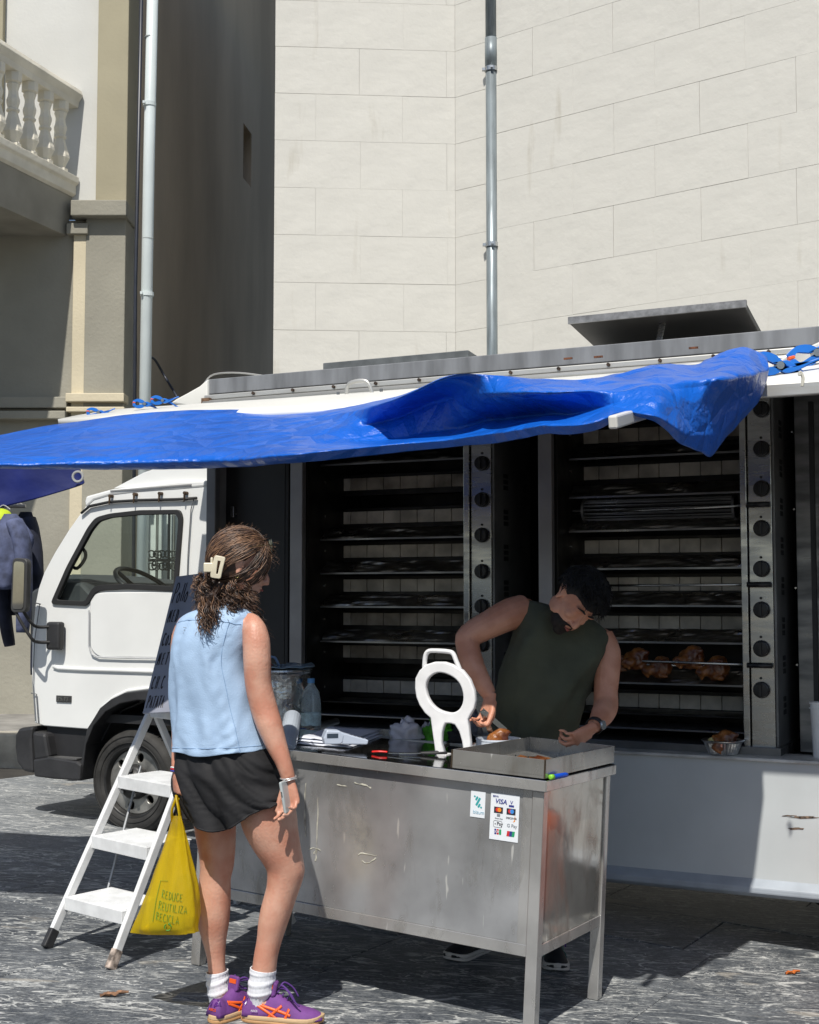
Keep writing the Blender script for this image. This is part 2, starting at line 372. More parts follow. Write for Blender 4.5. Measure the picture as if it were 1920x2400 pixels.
# local coords: x along wall, z up -> plate with hole
Mp=Ma@Matrix(((1,0,0,0),(0,0,1,0),(0,1,0,0),(0,0,0,1)))
plate('side_wall',[(0,-.3),(22,-.3),(22,H+2.2),(0,H+2.2)],[[(a1.x,a2.z),(a2.x,a2.z),(a2.x,a1.z),(a1.x,a1.z)]],MG,lb,Mp@Tr(0,0,.12),thick=.25)
b=MB(); b.box(a1.x-.2,a2.x+.2,.26,.3,a2.z-.2,a1.z+.2,Ma); b.build('window_pane',mat('dark_pane',(.02,.02,.02),.3),lb)
# corner return between pilaster and side wall
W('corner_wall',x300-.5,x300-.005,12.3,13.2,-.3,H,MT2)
# balcony --------------------------------------------------------
EB=A(172,455); dB=Vector((-.35,-1,0)).normalized()   # right end runs towards the camera, then curves to the left
Lb=1.5
def bpath(t): # distance along the edge of the balcony starting at the wall
    if t<Lb: return Vector((EB.x,YL,0))+dB*t
    u=t-Lb; R=1.3; a0=math.atan2(dB.y,dB.x); a=min(u/R,math.radians(62)); 
    c=Vector((EB.x,YL,0))+dB*Lb+Vector((-math.sin(a0),math.cos(a0),0))*-R
    p=c+Vector((-math.sin(a0-a),math.cos(a0-a),0))*R
    if u/R>math.radians(62): p+=Vector((math.cos(a0-a),math.sin(a0-a),0))*(u-R*math.radians(62))
    return p
zr=A(183,215).z; zf=A(175,425).z; zb=A(178,462).z; zb2=A(178,552).z
ts=[0,.4,.8,1.2,1.5,1.7,1.9,2.1,2.3,2.5,2.7,2.9,3.2,6.5]
def sweep(name,prof,m,bev=0.006,hi=6.5):
    pts=[bpath(t) for t in ts]; P=[]
    for i,p in enumerate(pts):
        a=pts[max(0,i-1)];c=pts[min(len(pts)-1,i+1)]; t=(c-a).normalized(); nn=Vector((-t.y,t.x,0))
        P.append([(p.x-LX+nn.x*o,p.y-YL+nn.y*o,z) for o,z in prof])
    b=MB(); b.loft(P); return b.build(name,m,lb,bevel=bev)
MBc=mat('balcony_stone_paint',(.76,.72,.61),.8,var=.12,scale=3,bump=.004,bscale=25)
sweep('handrail',[(.07,zr+.0),(.09,zr-.05),(.05,zr-.11),(.04,zr-.16),(-.10,zr-.16),(-.11,zr-.11),(-.15,zr-.05),(-.13,zr)],MBc)
sweep('balcony_fascia',[(.06,zf+.03),(.06,zf-.03),(.03,zf-.05),(.03,zb+.02),(.0,zb),(-.3,zb),(-.3,zf+.03)],MBc)
sweep('balcony_slab',[(-.005,zb+.002),(-.06,zb2),(-1.22,zb2),(-1.22,zb+.002)],mat('slab_concrete',(.32,.305,.26),.9,var=.15,scale=2))
# balusters: octagonal vases
hb=(zr-.16)-(zf+.03)
prof=[(.075,0),(.075,.05),(.045,.06),(.05,.08),(.088,.20),(.085,.24),(.05,.42),(.042,.47),(.058,.49),(.058,.51),(.045,.53),(.058,.60),(.06,.64),(.046,.70),(.043,.76),(.05,.80),(.06,.84),(.05,.86),(.072,.88),(.072,1)]
bm_=MB(); bm_.lathe([(r,z*hb) for r,z in prof],8); bmesh_b=bm_.mesh('baluster'); bmesh_b.materials.append(MBc)
t=.17
while t<3.0:
    p=bpath(t); o=bpy.data.objects.new('baluster',bmesh_b); col.objects.link(o); o.parent=lb; q=bpath(t+.05)-bpath(t); o.location=(p.x-LX-.0-.03,p.y-YL,zf+.03); o.rotation_euler=(0,0,math.atan2(q.y,q.x)+.39); t+=.235
# white downpipe at the corner
p0=A(349,400,11.85); wp=thing('drainpipe','white plastic drainpipe at the corner of the rendered house','drainpipe',Tr(p0.x,11.85,0))
pw=mat('white_pvc',(.62,.68,.68),.35,var=.04,scale=3)
tilt=(A(363,0,11.85).x+A(337,0,11.85).x)/2-p0.x
b=MB(); b.tube([(-.02,0,0),(0,0,A(349,400).z),(.03,0,H+.3)],.052,20); b.build('pipe',pw,wp,smooth=True)
for y in (245,690): 
    z=A(345,y,11.85).z; b=MB(); b.tube([(0,0,z-.018),(0,0,z+.018)],.06,20); b.box(-.05,-.03,-.075,-.05,z-.012,z+.012); b.build('pipe_clamp',pw,wp)
for y in (88,560):
    z=A(345,y,11.85).z; b=MB(); b.tube([(0,0,z-.004),(0,0,z+.004)],.054,20); b.build('pipe_joint',mat('pvc_joint',(.35,.38,.38),.5),wp)
cb=MB(); x1=A(333,100,11.9).x; cb.tube([(x1,11.9,0),(x1-.03,11.9,A(325,680).z),(x1,11.9,H)],.017,8); cb.build('power_cable',mat('black_cable',(.03,.035,.05),.4),None,smooth=True); tag(bpy.data.objects['power_cable'],'thick dark cable running beside the white drainpipe','cable')
b=MB(); pts=spline([A(345,838,12.3),A(362,842,12.4),A(385,880,12.5),A(400,905,12.4),A(415,930,12.3)],6); b.tube(pts,.012,6); o=b.build('loose_wire',mat('black_cable',(.03,.03,.03),.5),None,smooth=True); tag(o,'black wire hanging loose on the dark side wall above the cab','wire')
# doorway with white leaves and an iron scroll grille, seen through the cab windows
Yd=12.35
gd=thing('iron_gate','wrought iron scroll gate before a white door, seen through the cab window','gate',Tr(A(400,1300,Yd).x,Yd,0)); GX=A(400,1300,Yd).x
MI=mat('dark_iron',(.05,.055,.05),.5,.4,var=.2)
za_=A(400,1380,Yd).z
def g_(px,py,Y=Yd): p=A(px,py,Y); return (p.x-GX,p.y-Yd,p.z)
b=MB(); b.box(-.35,.75,.25,.3,.1,A(400,1180,Yd).z+.6); b.build('door_leaf',mat('white_door',(.62,.66,.64),.6,var=.08,scale=5),gd)
for x in (-.14,.16,.44):
    b=MB(); b.box(x-.02,x+.02,.21,.25,.1,2.4); b.build('door_stile',mat('white_door2',(.5,.54,.52),.6),gd)
for px in (368,396,407,424):
    x=g_(px,1300)[0]; b=MB(); b.tube([(x,0,.15),(x,0,2.5)],.013,6); b.build('bar',MI,gd,smooth=True)
for py in (1313,):
    b=MB(); z=g_(380,py)[2]; b.box(-.3,.7,-.012,.012,z-.014,z+.014); b.build('rail',MI,gd)
for k,px in enumerate((356,368,381,394,408,421,434)):
    for sgn,py in ((1,1300),(-1,1326)):
        c=g_(px,py); pts=[]
        for i in range(22):
            a=i/21*math.pi*2.6*(1 if k%2 else -1)-math.pi/2*sgn; r=.052-.036*i/21; pts.append((c[0]+r*math.cos(a),-.01,c[2]+r*math.sin(a)))
        b=MB(); b.tube(pts,.0075,5); b.build('scroll',MI,gd,smooth=True)
# ---------------------------------------------------------------- food truck
TO=Vector((1.477,5.9,0)); TR=math.atan2(-.442,.897); MTk=Tr(*TO)@Matrix.Rotation(TR,4,'Z'); T=Frame(MTk)
def tp(px,py,y): p=T.hit(px,py,1,y); return (p.x,p.z)
truck=thing('food_truck','white chicken roasting truck with its side lid raised and dark inside','truck',MTk)
WP=mat('white_truck_paint',(.77,.78,.765),.32,var=.04,scale=2.5,coat=.3,bump=.0006,bscale=3)
WP2=mat('white_worn_paint',(.74,.735,.69),.4,var=.05,scale=2.5)
BK=mat('black_plastic',(.028,.028,.03),.55,var=.2,scale=8,bump=.0008,bscale=90)
RB=mat('black_rubber',(.02,.02,.02),.6)
ALU=mat('weathered_aluminium',(.56,.555,.53),.42,.55,var=.12,scale=5,stretch=(1,8,8),rvar=.1)
GBAND=mat('grey_roof_band',(.21,.22,.235),.6,.2,var=.22,scale=6,stretch=(2,1,.3))
STL=mat('stainless_steel',(.50,.50,.49),.27,1,var=.1,scale=4,stretch=(1,1,6),rvar=.1)
STD=mat('dull_steel',(.30,.30,.30),.36,.9,var=.2,scale=5,rvar=.12)
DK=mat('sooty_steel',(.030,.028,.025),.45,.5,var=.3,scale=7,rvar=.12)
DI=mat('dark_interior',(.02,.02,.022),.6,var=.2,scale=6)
GL=bpy.data.materials.new('window_glass'); GL.use_nodes=True
def glass():
    n,l,b=nodes(GL); n.remove(b); out=n['Material Output']; t=n.new('ShaderNodeBsdfTransparent'); t.inputs[0].default_value=(.90,.955,.93,1); g=n.new('ShaderNodeBsdfGlossy'); g.inputs['Roughness'].default_value=.01
    fr=n.new('ShaderNodeLayerWeight'); fr.inputs[0].default_value=.12; pw_=n.new('ShaderNodeMath'); pw_.operation='POWER'; pw_.inputs[1].default_value=5; l.new(fr.outputs['Facing'],pw_.inputs[0]); ad=n.new('ShaderNodeMath'); ad.inputs[1].default_value=.05; l.new(pw_.outputs[0],ad.inputs[0]); mx=n.new('ShaderNodeMixShader'); l.new(ad.outputs[0],mx.inputs[0]); l.new(t.outputs[0],mx.inputs[1]); l.new(g.outputs[0],mx.inputs[2]); l.new(mx.outputs[0],out.inputs[0])
glass(); MATS['window_glass']=GL
YC=.4; CW=1.72
XZ=Matrix(((1,0,0,0),(0,0,1,0),(0,1,0,0),(0,0,0,1)))   # 2D (x,z) -> local XZ plane; normal +y
def side(name,outl,holes,m,y,th=.03,bev=0,parent=None): return plate(name,outl,holes,m,parent or truck,Tr(0,y,0)@XZ,thick=th,bevel=bev)
P=lambda L,y=YC:[tp(a,b_,y) for a,b_ in L]
zroof=tp(420,1165,YC)[1]
outl=P([(84,1692),(77,1598),(78,1493),(86,1415),(93,1380),(106,1343),(130,1298),(162,1246),(203,1188),(222,1172),(262,1160),(330,1152),(420,1146),(488,1141),(488,1700),(470,1690),(452,1655),(425,1632),(390,1619),(349,1616),(300,1622),(268,1637),(243,1657),(226,1685),(212,1707),(104,1699)])
win=rnd(P([(123,1415),(160,1330),(210,1237),(228,1214),(260,1205),(330,1197),(425,1196),(431,1215),(418,1385),(300,1380),(243,1383),(228,1387),(212,1412),(205,1419)]),.03,3)
side('near_side_panel',outl,[win],WP,YC+.02,.035,.006)
side('far_side_panel',outl,[win],WP,YC+CW,.035,.006)
# black window rubber seal: ring outside / inside
win2=rnd(P([(135,1407),(168,1333),(217,1243),(234,1222),(262,1213),(330,1206),(417,1204),(423,1218),(411,1375),(300,1369),(238,1372),(222,1378),(205,1407),(200,1410)]),.025,3)
side('window_seal',win,[win2],RB,YC-.004,.022,.003)
b=MB(); b.add([(x,YC+.004,z) for x,z in win2],[tuple(range(len(win2)))]); b.build('side_glass',GL,truck)
b=MB(); b.add([(x,YC+CW,z) for x,z in win2],[tuple(range(len(win2)))]); b.build('far_glass',GL,truck)
side('far_window_seal',win,[win2],RB,YC+CW-.02,.03)
# door seams, grooves as thin recessed dark lines
SE=mat('door_gap',(.16,.165,.17),.7)
def seam(pts,name='door_seam',r=.0035,m=None,y=None):
    yy=YC-.0185+.001 if y is None else y
    b=MB(); b.tube([(x,yy,z) for x,z in P(pts,YC)],r,6); return b.build(name,m or SE,truck)
seam([(452,1194),(445,1300),(440,1450),(436,1560)]); seam([(452,1194),(458,1172)]); seam([(88,1413),(100,1416)]);
seam([(200,1410),(205,1190+60),(211,1240)]) if False else None
seam([(213,1430),(213,1515),(220,1533),(235,1540),(300,1542),(380,1543),(436,1544)],'panel_groove',.005,mat('panel_shade',(.55,.56,.57),.4))
seam([(98,1415),(86,1500),(82,1600),(88,1690)],'door_seam',.003)
seam([(78,1624),(90,1626),(95,1695)],'door_seam',.004)
# raised swage line on the door
b=MB(); sw=P([(128,1562),(140,1566),(200,1569),(300,1572),(436,1576)]); b.tube([(x,YC-.006,z) for x,z in sw],.013,8,flat=1); b.build('swage_line',WP,truck,smooth=True)
b=MB(); sw=P([(213,1707),(228,1684),(245,1655),(270,1634),(302,1619),(349,1613),(392,1616),(428,1629)]); b.tube([(x,YC-.004,z) for x,z in sw],.012,8); b.build('arch_lip',WP,truck,smooth=True)
# door moulding swelling
dm=rnd(P([(216,1395),(245,1390),(300,1390),(432,1388),(432,1540),(235,1538),(216,1520)]),.05,4)
side('door_bulge',dm,[],WP,YC-.001,.008,.006)
# roof, nose, back skins
def strip(name,L,m,y0,y1,bev=.0):
    b=MB(); q=P(L); b.grid([[(x,y0,z),(x,(y0+y1)/2,z+.012),(x,y1,z)] for x,z in q]); return b.build(name,m,truck,smooth=True,solid=.02)
strip('cab_roof',[(203,1188),(222,1172),(262,1160),(330,1152),(420,1146),(488,1141)],WP,YC+.02,YC+CW)
strip('cab_nose',[(93,1380),(86,1415),(78,1493),(77,1598),(84,1692)],WP,YC+.02,YC+CW)
b=MB(); q=P([(96,1378),(106,1350),(130,1302),(162,1250),(200,1192)]); b.grid([[(x+.01,YC+.04,z),(x+.01,YC+CW-.02,z)] for x,z in q]); b.build('windscreen',GL,truck)
b=MB(); x0,_=tp(488,1300,YC); zt_=tp(488,1141,YC)[1]; zb_=tp(488,1700,YC)[1]
b.box(x0-.03,x0,YC+.03,YC+CW-.03,zb_,tp(488,1330,YC)[1]); b.build('cab_back',mat('grey_trim',(.18,.18,.19),.7),truck)
b=MB(); b.box(tp(110,1690,YC)[0],x0-.04,YC+.05,YC+CW-.05,zb_-.02,zb_+.03); b.build('cab_floor',DI,truck)
# dashboard, steering wheel, seats
b=MB(); dx=tp(130,1400,YC+.3)[0]; zd=tp(180,1385,YC+.3)[1]
b.loft([[(dx+.02,y,zd-.35),(dx+.02,y,zd+.0),(dx+.18,y,zd+.06+(.05 if 0<i<3 else 0)),(dx+.42,y,zd+.05),(dx+.5,y,zd-.02),(dx+.48,y,zd-.35)] for i,y in enumerate((YC+.05,YC+.25,YC+.75,YC+CW-.05))]); b.build('dashboard',mat('dash_grey',(.05,.055,.06),.6),truck,smooth=False,bevel=.02)
b=MB(); c=Vector((dx+.62,YC+.42,zd+.03)); nn=Vector((.55,0,.83)); u=Vector((0,1,0)); v=nn.cross(u); b.tube([c+(u*math.cos(a)+v*math.sin(a))*.205 for a in [i/28*2*math.pi for i in range(28)]],.015,8,closed=True)
for a in (0,2.1,4.2): b.tube([c-nn*.05,c+(u*math.cos(a)+v*math.sin(a))*.2],.014,6)
b.tube([c-nn*.4,c-nn*.04],.03,8); b.build('steering_wheel',mat('wheel_black',(.02,.022,.025),.35),truck,smooth=True)
sm=mat('seat_cloth',(.10,.11,.12),.9,var=.2,scale=20)
for yy in (YC+.18,YC+1.05):
    b=MB(); b.box(dx+.85,dx+1.25,yy,yy+.5,zd-.4,zd-.22); b.box(dx+1.18,dx+1.28,yy,yy+.5,zd-.3,zd+.12); b.build('seat',sm,truck,bevel=.04)
# grab handle in the windscreen pillar
b=MB(); hp=[T.hit(x,y,1,YC+.06) for x,y in [(172,1332-60),(184,1278),(199,1292),(199,1310),(181,1332),(164,1323)]]
b.tube([p for p in spline([hp[0],hp[1],hp[2],hp[3],hp[4],hp[5]],4)],.011,8); b.build('grab_handle',BK,truck,smooth=True)
# roof visor, drip moulding and bolts, deflector
b=MB(); vis=P([(203,1190),(201,1176),(204,1163),(262,1147),(330,1138),(420,1128),(487,1126),(487,1141),(420,1147),(330,1153),(262,1161),(222,1173)],YC); b.prism(vis,lambda x,z,y:(x,y,z),YC-.01,YC+CW); b.build('roof_visor',WP,truck,bevel=.012)
b=MB(); q=P([(196,1203),(215,1187),(262,1177),(330,1173),(420,1171),(466,1168)]); b.tube([(x,YC-.02,z) for x,z in q],.009,6); b.build('drip_moulding',RB,truck,smooth=True)
for px_,py_ in ((265,1168),(322,1164),(381,1162),(440,1161)):
    x,z=tp(px_,py_,YC); b=MB(); b.tube([(x,YC-.035,z+.012),(x,YC+.0,z+.012)],.010,8); b.tube([(x,YC-.03,z+.01),(x-.004,YC-.03,z-.04)],[.008,.004],6); b.build('roof_bolt',mat('rusty_bolt',(.12,.08,.05),.7,.4,var=.3,scale=40),truck)
b=MB(); q=P([(262,1157),(450,1150),(450,1172),(262,1178)]); 
fl=P([(262,1151),(452,1136)]); b.bar((fl[0][0],YC-.012,fl[0][1]),(fl[1][0],YC-.012,fl[1][1]),.006,.008); b.build('roof_rail_edge',mat('grey_edge',(.3,.3,.3),.5),truck)
# wind deflector: curved fairing climbing to the box
b=MB(); R_=[]
for i in range(9):
    t=i/8; x=tp(258+(487-258)*t,1140,YC)[0]; zz=tp(258,1144,YC)[1]*(1-t)+tp(487,1040,YC)[1]*t+ .09*math.sin(t*math.pi*.5)
    zb0=tp(258+(487-258)*t,1146-(1146-1128)*t,YC)[1]-.01; ring=[]
    for j in range(13):
        s=j/12; yy=YC+.10+(CW-.2)*s - (.08*(1-abs(2*s-1)) if False else 0); k_=(1-abs(2*s-1)**6)
        ring.append((x+.10*(1-k_),yy,zb0+(max(.01,zz-zb0))*k_+.002))
    R_.append(ring)
b.grid(R_); b.build('wind_deflector',WP,truck,smooth=True,solid=.012,sub=1)
b=MB(); R_=P([(258,1144),(330,1106),(487,1055),(487,1128),(420,1130),(330,1139)]); b.prism(R_,lambda x,z,y:(x,y,z),YC+.03,YC+.045); b.build('deflector_side',WP,truck,bevel=.004)
# badge
x,z=tp(152,1638,YC); b=MB(); b.box(x-.058,x+.058,YC-.012,YC+.0,z-.02,z+.02); bd=b.build('badge',mat('badge_dark',(.10,.10,.10),.4,.6),truck,bevel=.002)
text('badge_number','35.13',.036,mat('badge_chrome',(.65,.65,.63),.25,1),bd,Tr(x-.05,YC-.0135,z-.0125)@Matrix.Rotation(math.pi/2,4,'X'),ext=.001,xs=1.15,bold=.0008)
# wheel arch, step and bumper
arch=P([(200,1828),(203,1800),(210,1745),(228,1700),(256,1667),(290,1648),(330,1640),(370,1642),(410,1660),(440,1700),(450,1740),(462,1740),(455,1680),(430,1636),(392,1620),(349,1617),(300,1623),(268,1638),(243,1658),(226,1686),(212,1708),(203,1760),(190,1828)])
b=MB(); b.prism(arch,lambda x,z,y:(x,y,z),YC-.035,YC+.16); b.build('wheel_arch',BK,truck,bevel=.006)
b=MB(); inn=P([(212,1740),(235,1695),(262,1668),(330,1640),(400,1650),(440,1690),(455,1740)]); b.grid([[(x,YC+.1,z),(x,YC+.5,z)] for x,z in inn]); b.build('arch_liner',DI,truck,solid=.01)
st=P([(86,1700),(104,1702),(212,1710),(204,1760),(200,1826),(140,1822),(93,1818),(93,1785),(190,1790),(194,1778),(135,1772),(125,1745),(118,1716),(96,1722),(84,1760)])
b=MB(); b.prism(P([(104,1700),(212,1709),(203,1770),(196,1785),(118,1772),(100,1740)]),lambda x,z,y:(x,y,z),YC+.03,YC+.3); b.build('step_recess',DI,truck)
b=MB(); b.prism(P([(90,1778),(130,1772),(192,1782),(203,1790),(200,1828),(140,1824),(93,1818)]),lambda x,z,y:(x,y,z),YC-.05,YC+.18); b.build('cab_step',BK,truck,bevel=.012)
tr=mat('tread_grey',(.09,.09,.09),.9,bump=.003,bscale=120)
p1=tp(98,1776,YC); p2=tp(190,1782,YC); b=MB(); b.box(p1[0],p2[0],YC-.04,YC+.14,p2[1]+.006,p2[1]+.014); b.build('step_tread',tr,truck)
b=MB(); b.prism(P([(86,1712),(118,1718),(128,1776),(92,1782)]),lambda x,z,y:(x,y,z),YC-.045,YC+.12); b.build('bumper_return',BK,truck,bevel=.02)
b=MB(); bp=P([(40,1722),(48,1706),(84,1701),(80,1730),(84,1812),(60,1808),(44,1786),(39,1750)]); b.prism(bp,lambda x,z,y:(x,y,z),YC-.02,YC+CW+.04); b.build('bumper',BK,truck,bevel=.02)
# wheel ---------------------------------------------------------
wc=T.hit(318,1832,1,YC+.09); Rw=.315
wh=MB(); MX=Matrix(((1,0,0),(0,0,1),(0,-1,0))).to_4x4()  # lathe z -> -y?
def wl(prof,name,m,par,n=48,smooth=True):
    b=MB(); b.lathe([(r,z) for r,z in prof],n,M=Matrix(((1,0,0,0),(0,0,1,0),(0,-1,0,0),(0,0,0,1))),c=(wc.x,wc.y,wc.z),caps=False); return b.build(name,m,par,smooth=smooth)
# lathe z maps to -y?  (x,y,z)->(x,z,-y): z goes to +y ; build with z negative = towards camera
TY=mat('tyre_rubber',(.035,.034,.032),.75,var=.25,scale=14,bump=.001,bscale=120)
wheel=wl([(.20,-.02),(.215,-.035),(.25,-.045),(.29,-.035),(.308,-.01),(Rw,.02),(Rw,.16),(.30,.19),(.2,.19)],'wheel',TY,truck)
for r_ in (.235,.275): wl([(r_-.002,-.043),(r_,-.0475),(r_+.002,-.043)],'sidewall_ring',TY,wheel)
b=MB()
for i in range(60):
    a=i/60*2*math.pi; M=Tr(wc.x,wc.y,wc.z)@Matrix.Rotation(a,4,'Y'); b.box(-.003,.003,.0,.17,Rw-.002,Rw+.003,M)
b.build('tread_blocks',TY,wheel)
RM=mat('rim_silver',(.42,.41,.38),.4,.7,var=.3,scale=9,rvar=.1); RK=mat('rim_black',(.035,.035,.035),.45,.2,var=.3,scale=12)
wl([(.215,-.03),(.208,-.036),(.20,-.02),(.19,.01),(.185,.03)],'rim',RK,wheel)
# dished wheel disc with holes
holes=[]
for i in range(6):
    a=i/6*2*math.pi+.3; holes.append([(.145*math.cos(a)+.032*math.cos(q)*math.cos(a)-.026*math.sin(q)*math.sin(a),.145*math.sin(a)+.032*math.cos(q)*math.sin(a)+.026*math.sin(q)*math.cos(a)) for q in [k/12*2*math.pi for k in range(12)]])
plate('rim_disc',[(.187*math.cos(q),.187*math.sin(q)) for q in [k/40*2*math.pi for k in range(40)]],holes,RM,wheel,Tr(wc.x,wc.y+.012,wc.z)@XZ,thick=.012,bevel=.004)
wl([(.19,.06),(.0,.06)],'brake_dust_shield',DI,wheel)
wl([(.105,.01),(.10,-.03),(.085,-.045),(.055,-.05),(.05,-.075),(.03,-.082),(0,-.083)],'hub_cap',RK,wheel,32)
for i in range(5):
    a=i/5*2*math.pi+.2; b=MB(); b.tube([(wc.x+.077*math.cos(a),wc.y-.035,wc.z+.077*math.sin(a)),(wc.x+.077*math.cos(a),wc.y-.062,wc.z+.077*math.sin(a))],.012,6); b.build('wheel_nut',STD,wheel)
b=MB(); 
for dx_,dy_ in ((3.5,YC+.1),(3.5,YC+1.5),(0,YC+1.5)):
    b.lathe([(.18,0),(.30,0),(Rw,.02),(Rw,.17),(.3,.19),(.18,.19)],28,M=Matrix(((1,0,0,0),(0,0,1,0),(0,-1,0,0),(0,0,0,1))),c=(wc.x+dx_+.6*(dx_>0),dy_,wc.z-(.07 if dx_>0 else 0)))
b.build('hidden_wheels',TY,truck)
# mirror ------------------------------------------------------
b=MB(); mb_=T.hit(135,1490,1,YC-.03); x,z=mb_.x,mb_.z
b.box(x-.055,x+.05,YC-.075,YC-.018,z-.085,z+.085); b.build('mirror_bracket',BK,truck,bevel=.015)
ym=YC-.22
def tq(px,py,y): return T.hit(px,py,1,y)
for pts in ([(120,1469,YC-.06),(88,1469,YC-.12),(72,1458,YC-.18),(50,1425,ym),(40,1412,ym)],[(122,1505,YC-.06),(90,1505,YC-.12),(74,1496,YC-.18),(45,1450,ym),(36,1430,ym)]):
    b=MB(); b.tube(spline([tq(*p) for p in pts],5),.010,8); b.build('mirror_arm',RB,truck,smooth=True)
c=tq(50,1372,ym); mo=rnd([(-.058,-.158),(.052,-.158),(.056,.155),(-.05,.162)],.03,4)
mr=plate('mirror_housing',mo,[],mat('mirror_shell',(.05,.05,.05),.5),truck,Tr(c.x,c.y,c.z)@XZ,thick=.03,bevel=.005)
plate('mirror_glass',[(x*.78,z*.9) for x,z in mo],[],mat('mirror_silver',(.75,.75,.72),.03,1),mr,Tr(c.x,c.y-.0225,c.z)@XZ,thick=.004)
# ---------------- box body
xf=tp(487,1300,0)[0]; xr=2.6; zR=tp(490,890,0)[1]; zRb=tp(490,925,0)[1]; zF=tp(1500,1763,0)[1]; BW=2.15
b=MB(); b.box(xf,xf+.035,.0,BW,zF-.35,zR-.02); b.build('front_bulkhead',mat('box_grey',(.26,.26,.27),.6,var=.1),truck)
b=MB(); b.box(xf,xf+.06,-.02,.03,tp(500,1690,0)[1],zRb-.05); b.build('corner_post',mat('post_grey',(.20,.20,.21),.5,.3),truck,bevel=.006)
b=MB(); b.box(xf,xr,.0,BW,zR-.03,zR-.005); b.build('roof',WP2,truck)
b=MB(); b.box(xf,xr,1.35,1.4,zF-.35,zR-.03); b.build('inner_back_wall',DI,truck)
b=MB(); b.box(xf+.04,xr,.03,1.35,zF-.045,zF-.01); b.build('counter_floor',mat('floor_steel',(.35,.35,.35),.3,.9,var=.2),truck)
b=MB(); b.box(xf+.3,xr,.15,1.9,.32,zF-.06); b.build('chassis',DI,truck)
b=MB(); b.box(xr-.03,xr,0,BW,zF-.35,zR-.03); b.build('rear_wall',WP2,truck)
b=MB(); b.box(xf,xr,BW-.03,BW,zF-.35,zR-.03); b.build('far_wall',WP2,truck)
# grey roof band and aluminium rails with bolts
b=MB(); b.box(xf-.02,xr,-.012,.03,zRb,zR); b.build('roof_band',GBAND,truck,bevel=.004)
zr1=tp(500,938,-.03)[1]; zr0=tp(500,926,-.03)[1]
b=MB(); b.box(xf+.0,xr,-.05,-.013,zr0-.028,zr0); b.build('upper_rail',ALU,truck,bevel=.005)
b=MB(); b.tube([(xf+.01,-.062,zr0-.05),(xr,-.062,zr0-.05)],.018,10); b.build('lower_rail',ALU,truck,smooth=True)
b=MB(); b.box(xf-.0,xf+.05,-.075,-.02,zr0-.05,zr0-.02); b.build('rail_end',mat('rust_brown',(.2,.12,.07),.8,.2,var=.4,scale=30),truck)
k=0; x=xf+.32
RU=mat('rusty_screw',(.09,.06,.045),.7,.5,var=.4,scale=50)
while x<xr:
    b=MB(); b.tube([(x,-.062,zr0-.012),(x,-.048,zr0-.012)],.0085,8); b.build('rail_bolt',RU,truck); x+=.245
for px_,py_ in ((1331,840),(1402,836),(1625,815)):
    q=tp(px_,py_,-.055); b=MB(); b.box(q[0]-.02,q[0]+.022,-.058,-.05,q[1]-.005,q[1]+.004); b.build('rust_patch',mat('rust_red',(.16,.06,.03),.9,var=.4,scale=60),truck)
b=MB(); b.box(xf+.02,xr,-.066,.034,zr0-.092,zr0-.069); b.build('hinge_gap_strip',ALU,truck,bevel=.003)  # added to keep sun from leaking through the gap at the lid hinge
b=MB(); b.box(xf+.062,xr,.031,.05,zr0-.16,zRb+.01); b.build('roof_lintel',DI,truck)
# front cap fairing in white at the left end of the box
cap=P([(489,888),(470,905),(440,922),(415,935),(400,946),(489,960)],-.02)
b=MB(); b.prism(cap,lambda x,z,y:(x,y,z),-.03,1.9); b.build('front_cap',WP2,truck,bevel=.01)
# opened side lid sloping down from the hinge
hx0=tp(402,948,-.06)[0]; hz=zr0-.072; Ld=1.02; oz=T.hit(817,978,1,-Ld).z; ox=T.hit(137,988,1,-Ld).x
NX=14; G=[]
for i in range(NX+1):
    t=i/NX; row=[]
    for j in range(7):
        s=j/6; y=-.06-s*(Ld-.06); z=hz+(oz-hz)*s+.02*math.sin(s*math.pi)-.003*math.sin(t*9)*s
        x=(hx0*(1-s)+ox*s)*(1-t)+xr*t; row.append((x,y,z+.07*s*max(0,1-t*2.2)))
    G.append(row)
b=MB(); b.grid(G); lid=b.build('side_lid',WP2,truck,smooth=True,solid=.035)
b=MB(); b.bar((ox+1.6,-Ld,oz-.01),(xr,-Ld,oz-.01),.03,.05); b.build('lid_edge_profile',ALU,truck,bevel=.005)
# lid handle
for (pa,pb) in [((806,938),(896,938))]:
    yh=-.42; sh=(yh+.06)/(-Ld+.06); zz=hz+(oz-hz)*sh+.055
    x1=T.hit(812,940,1,yh).x; x2=T.hit(874,937,1,yh).x; z_=zz-.02
    b=MB(); b.tube(spline([(x1,yh,z_),(x1+.02,yh-.01,z_+.06),(x2-.03,yh-.01,z_+.065),(x2,yh,z_)],5),.0095,8); b.build('lid_handle',ALU,truck,smooth=True)
    for xx in (x1-.045,x2+.045):
        b=MB(); b.lathe([(.014,0),(.014,.012),(.008,.014),(.008,.035),(0,.036)],8,c=(xx,yh,z_-.01)); b.build('lid_nut',STD,truck)
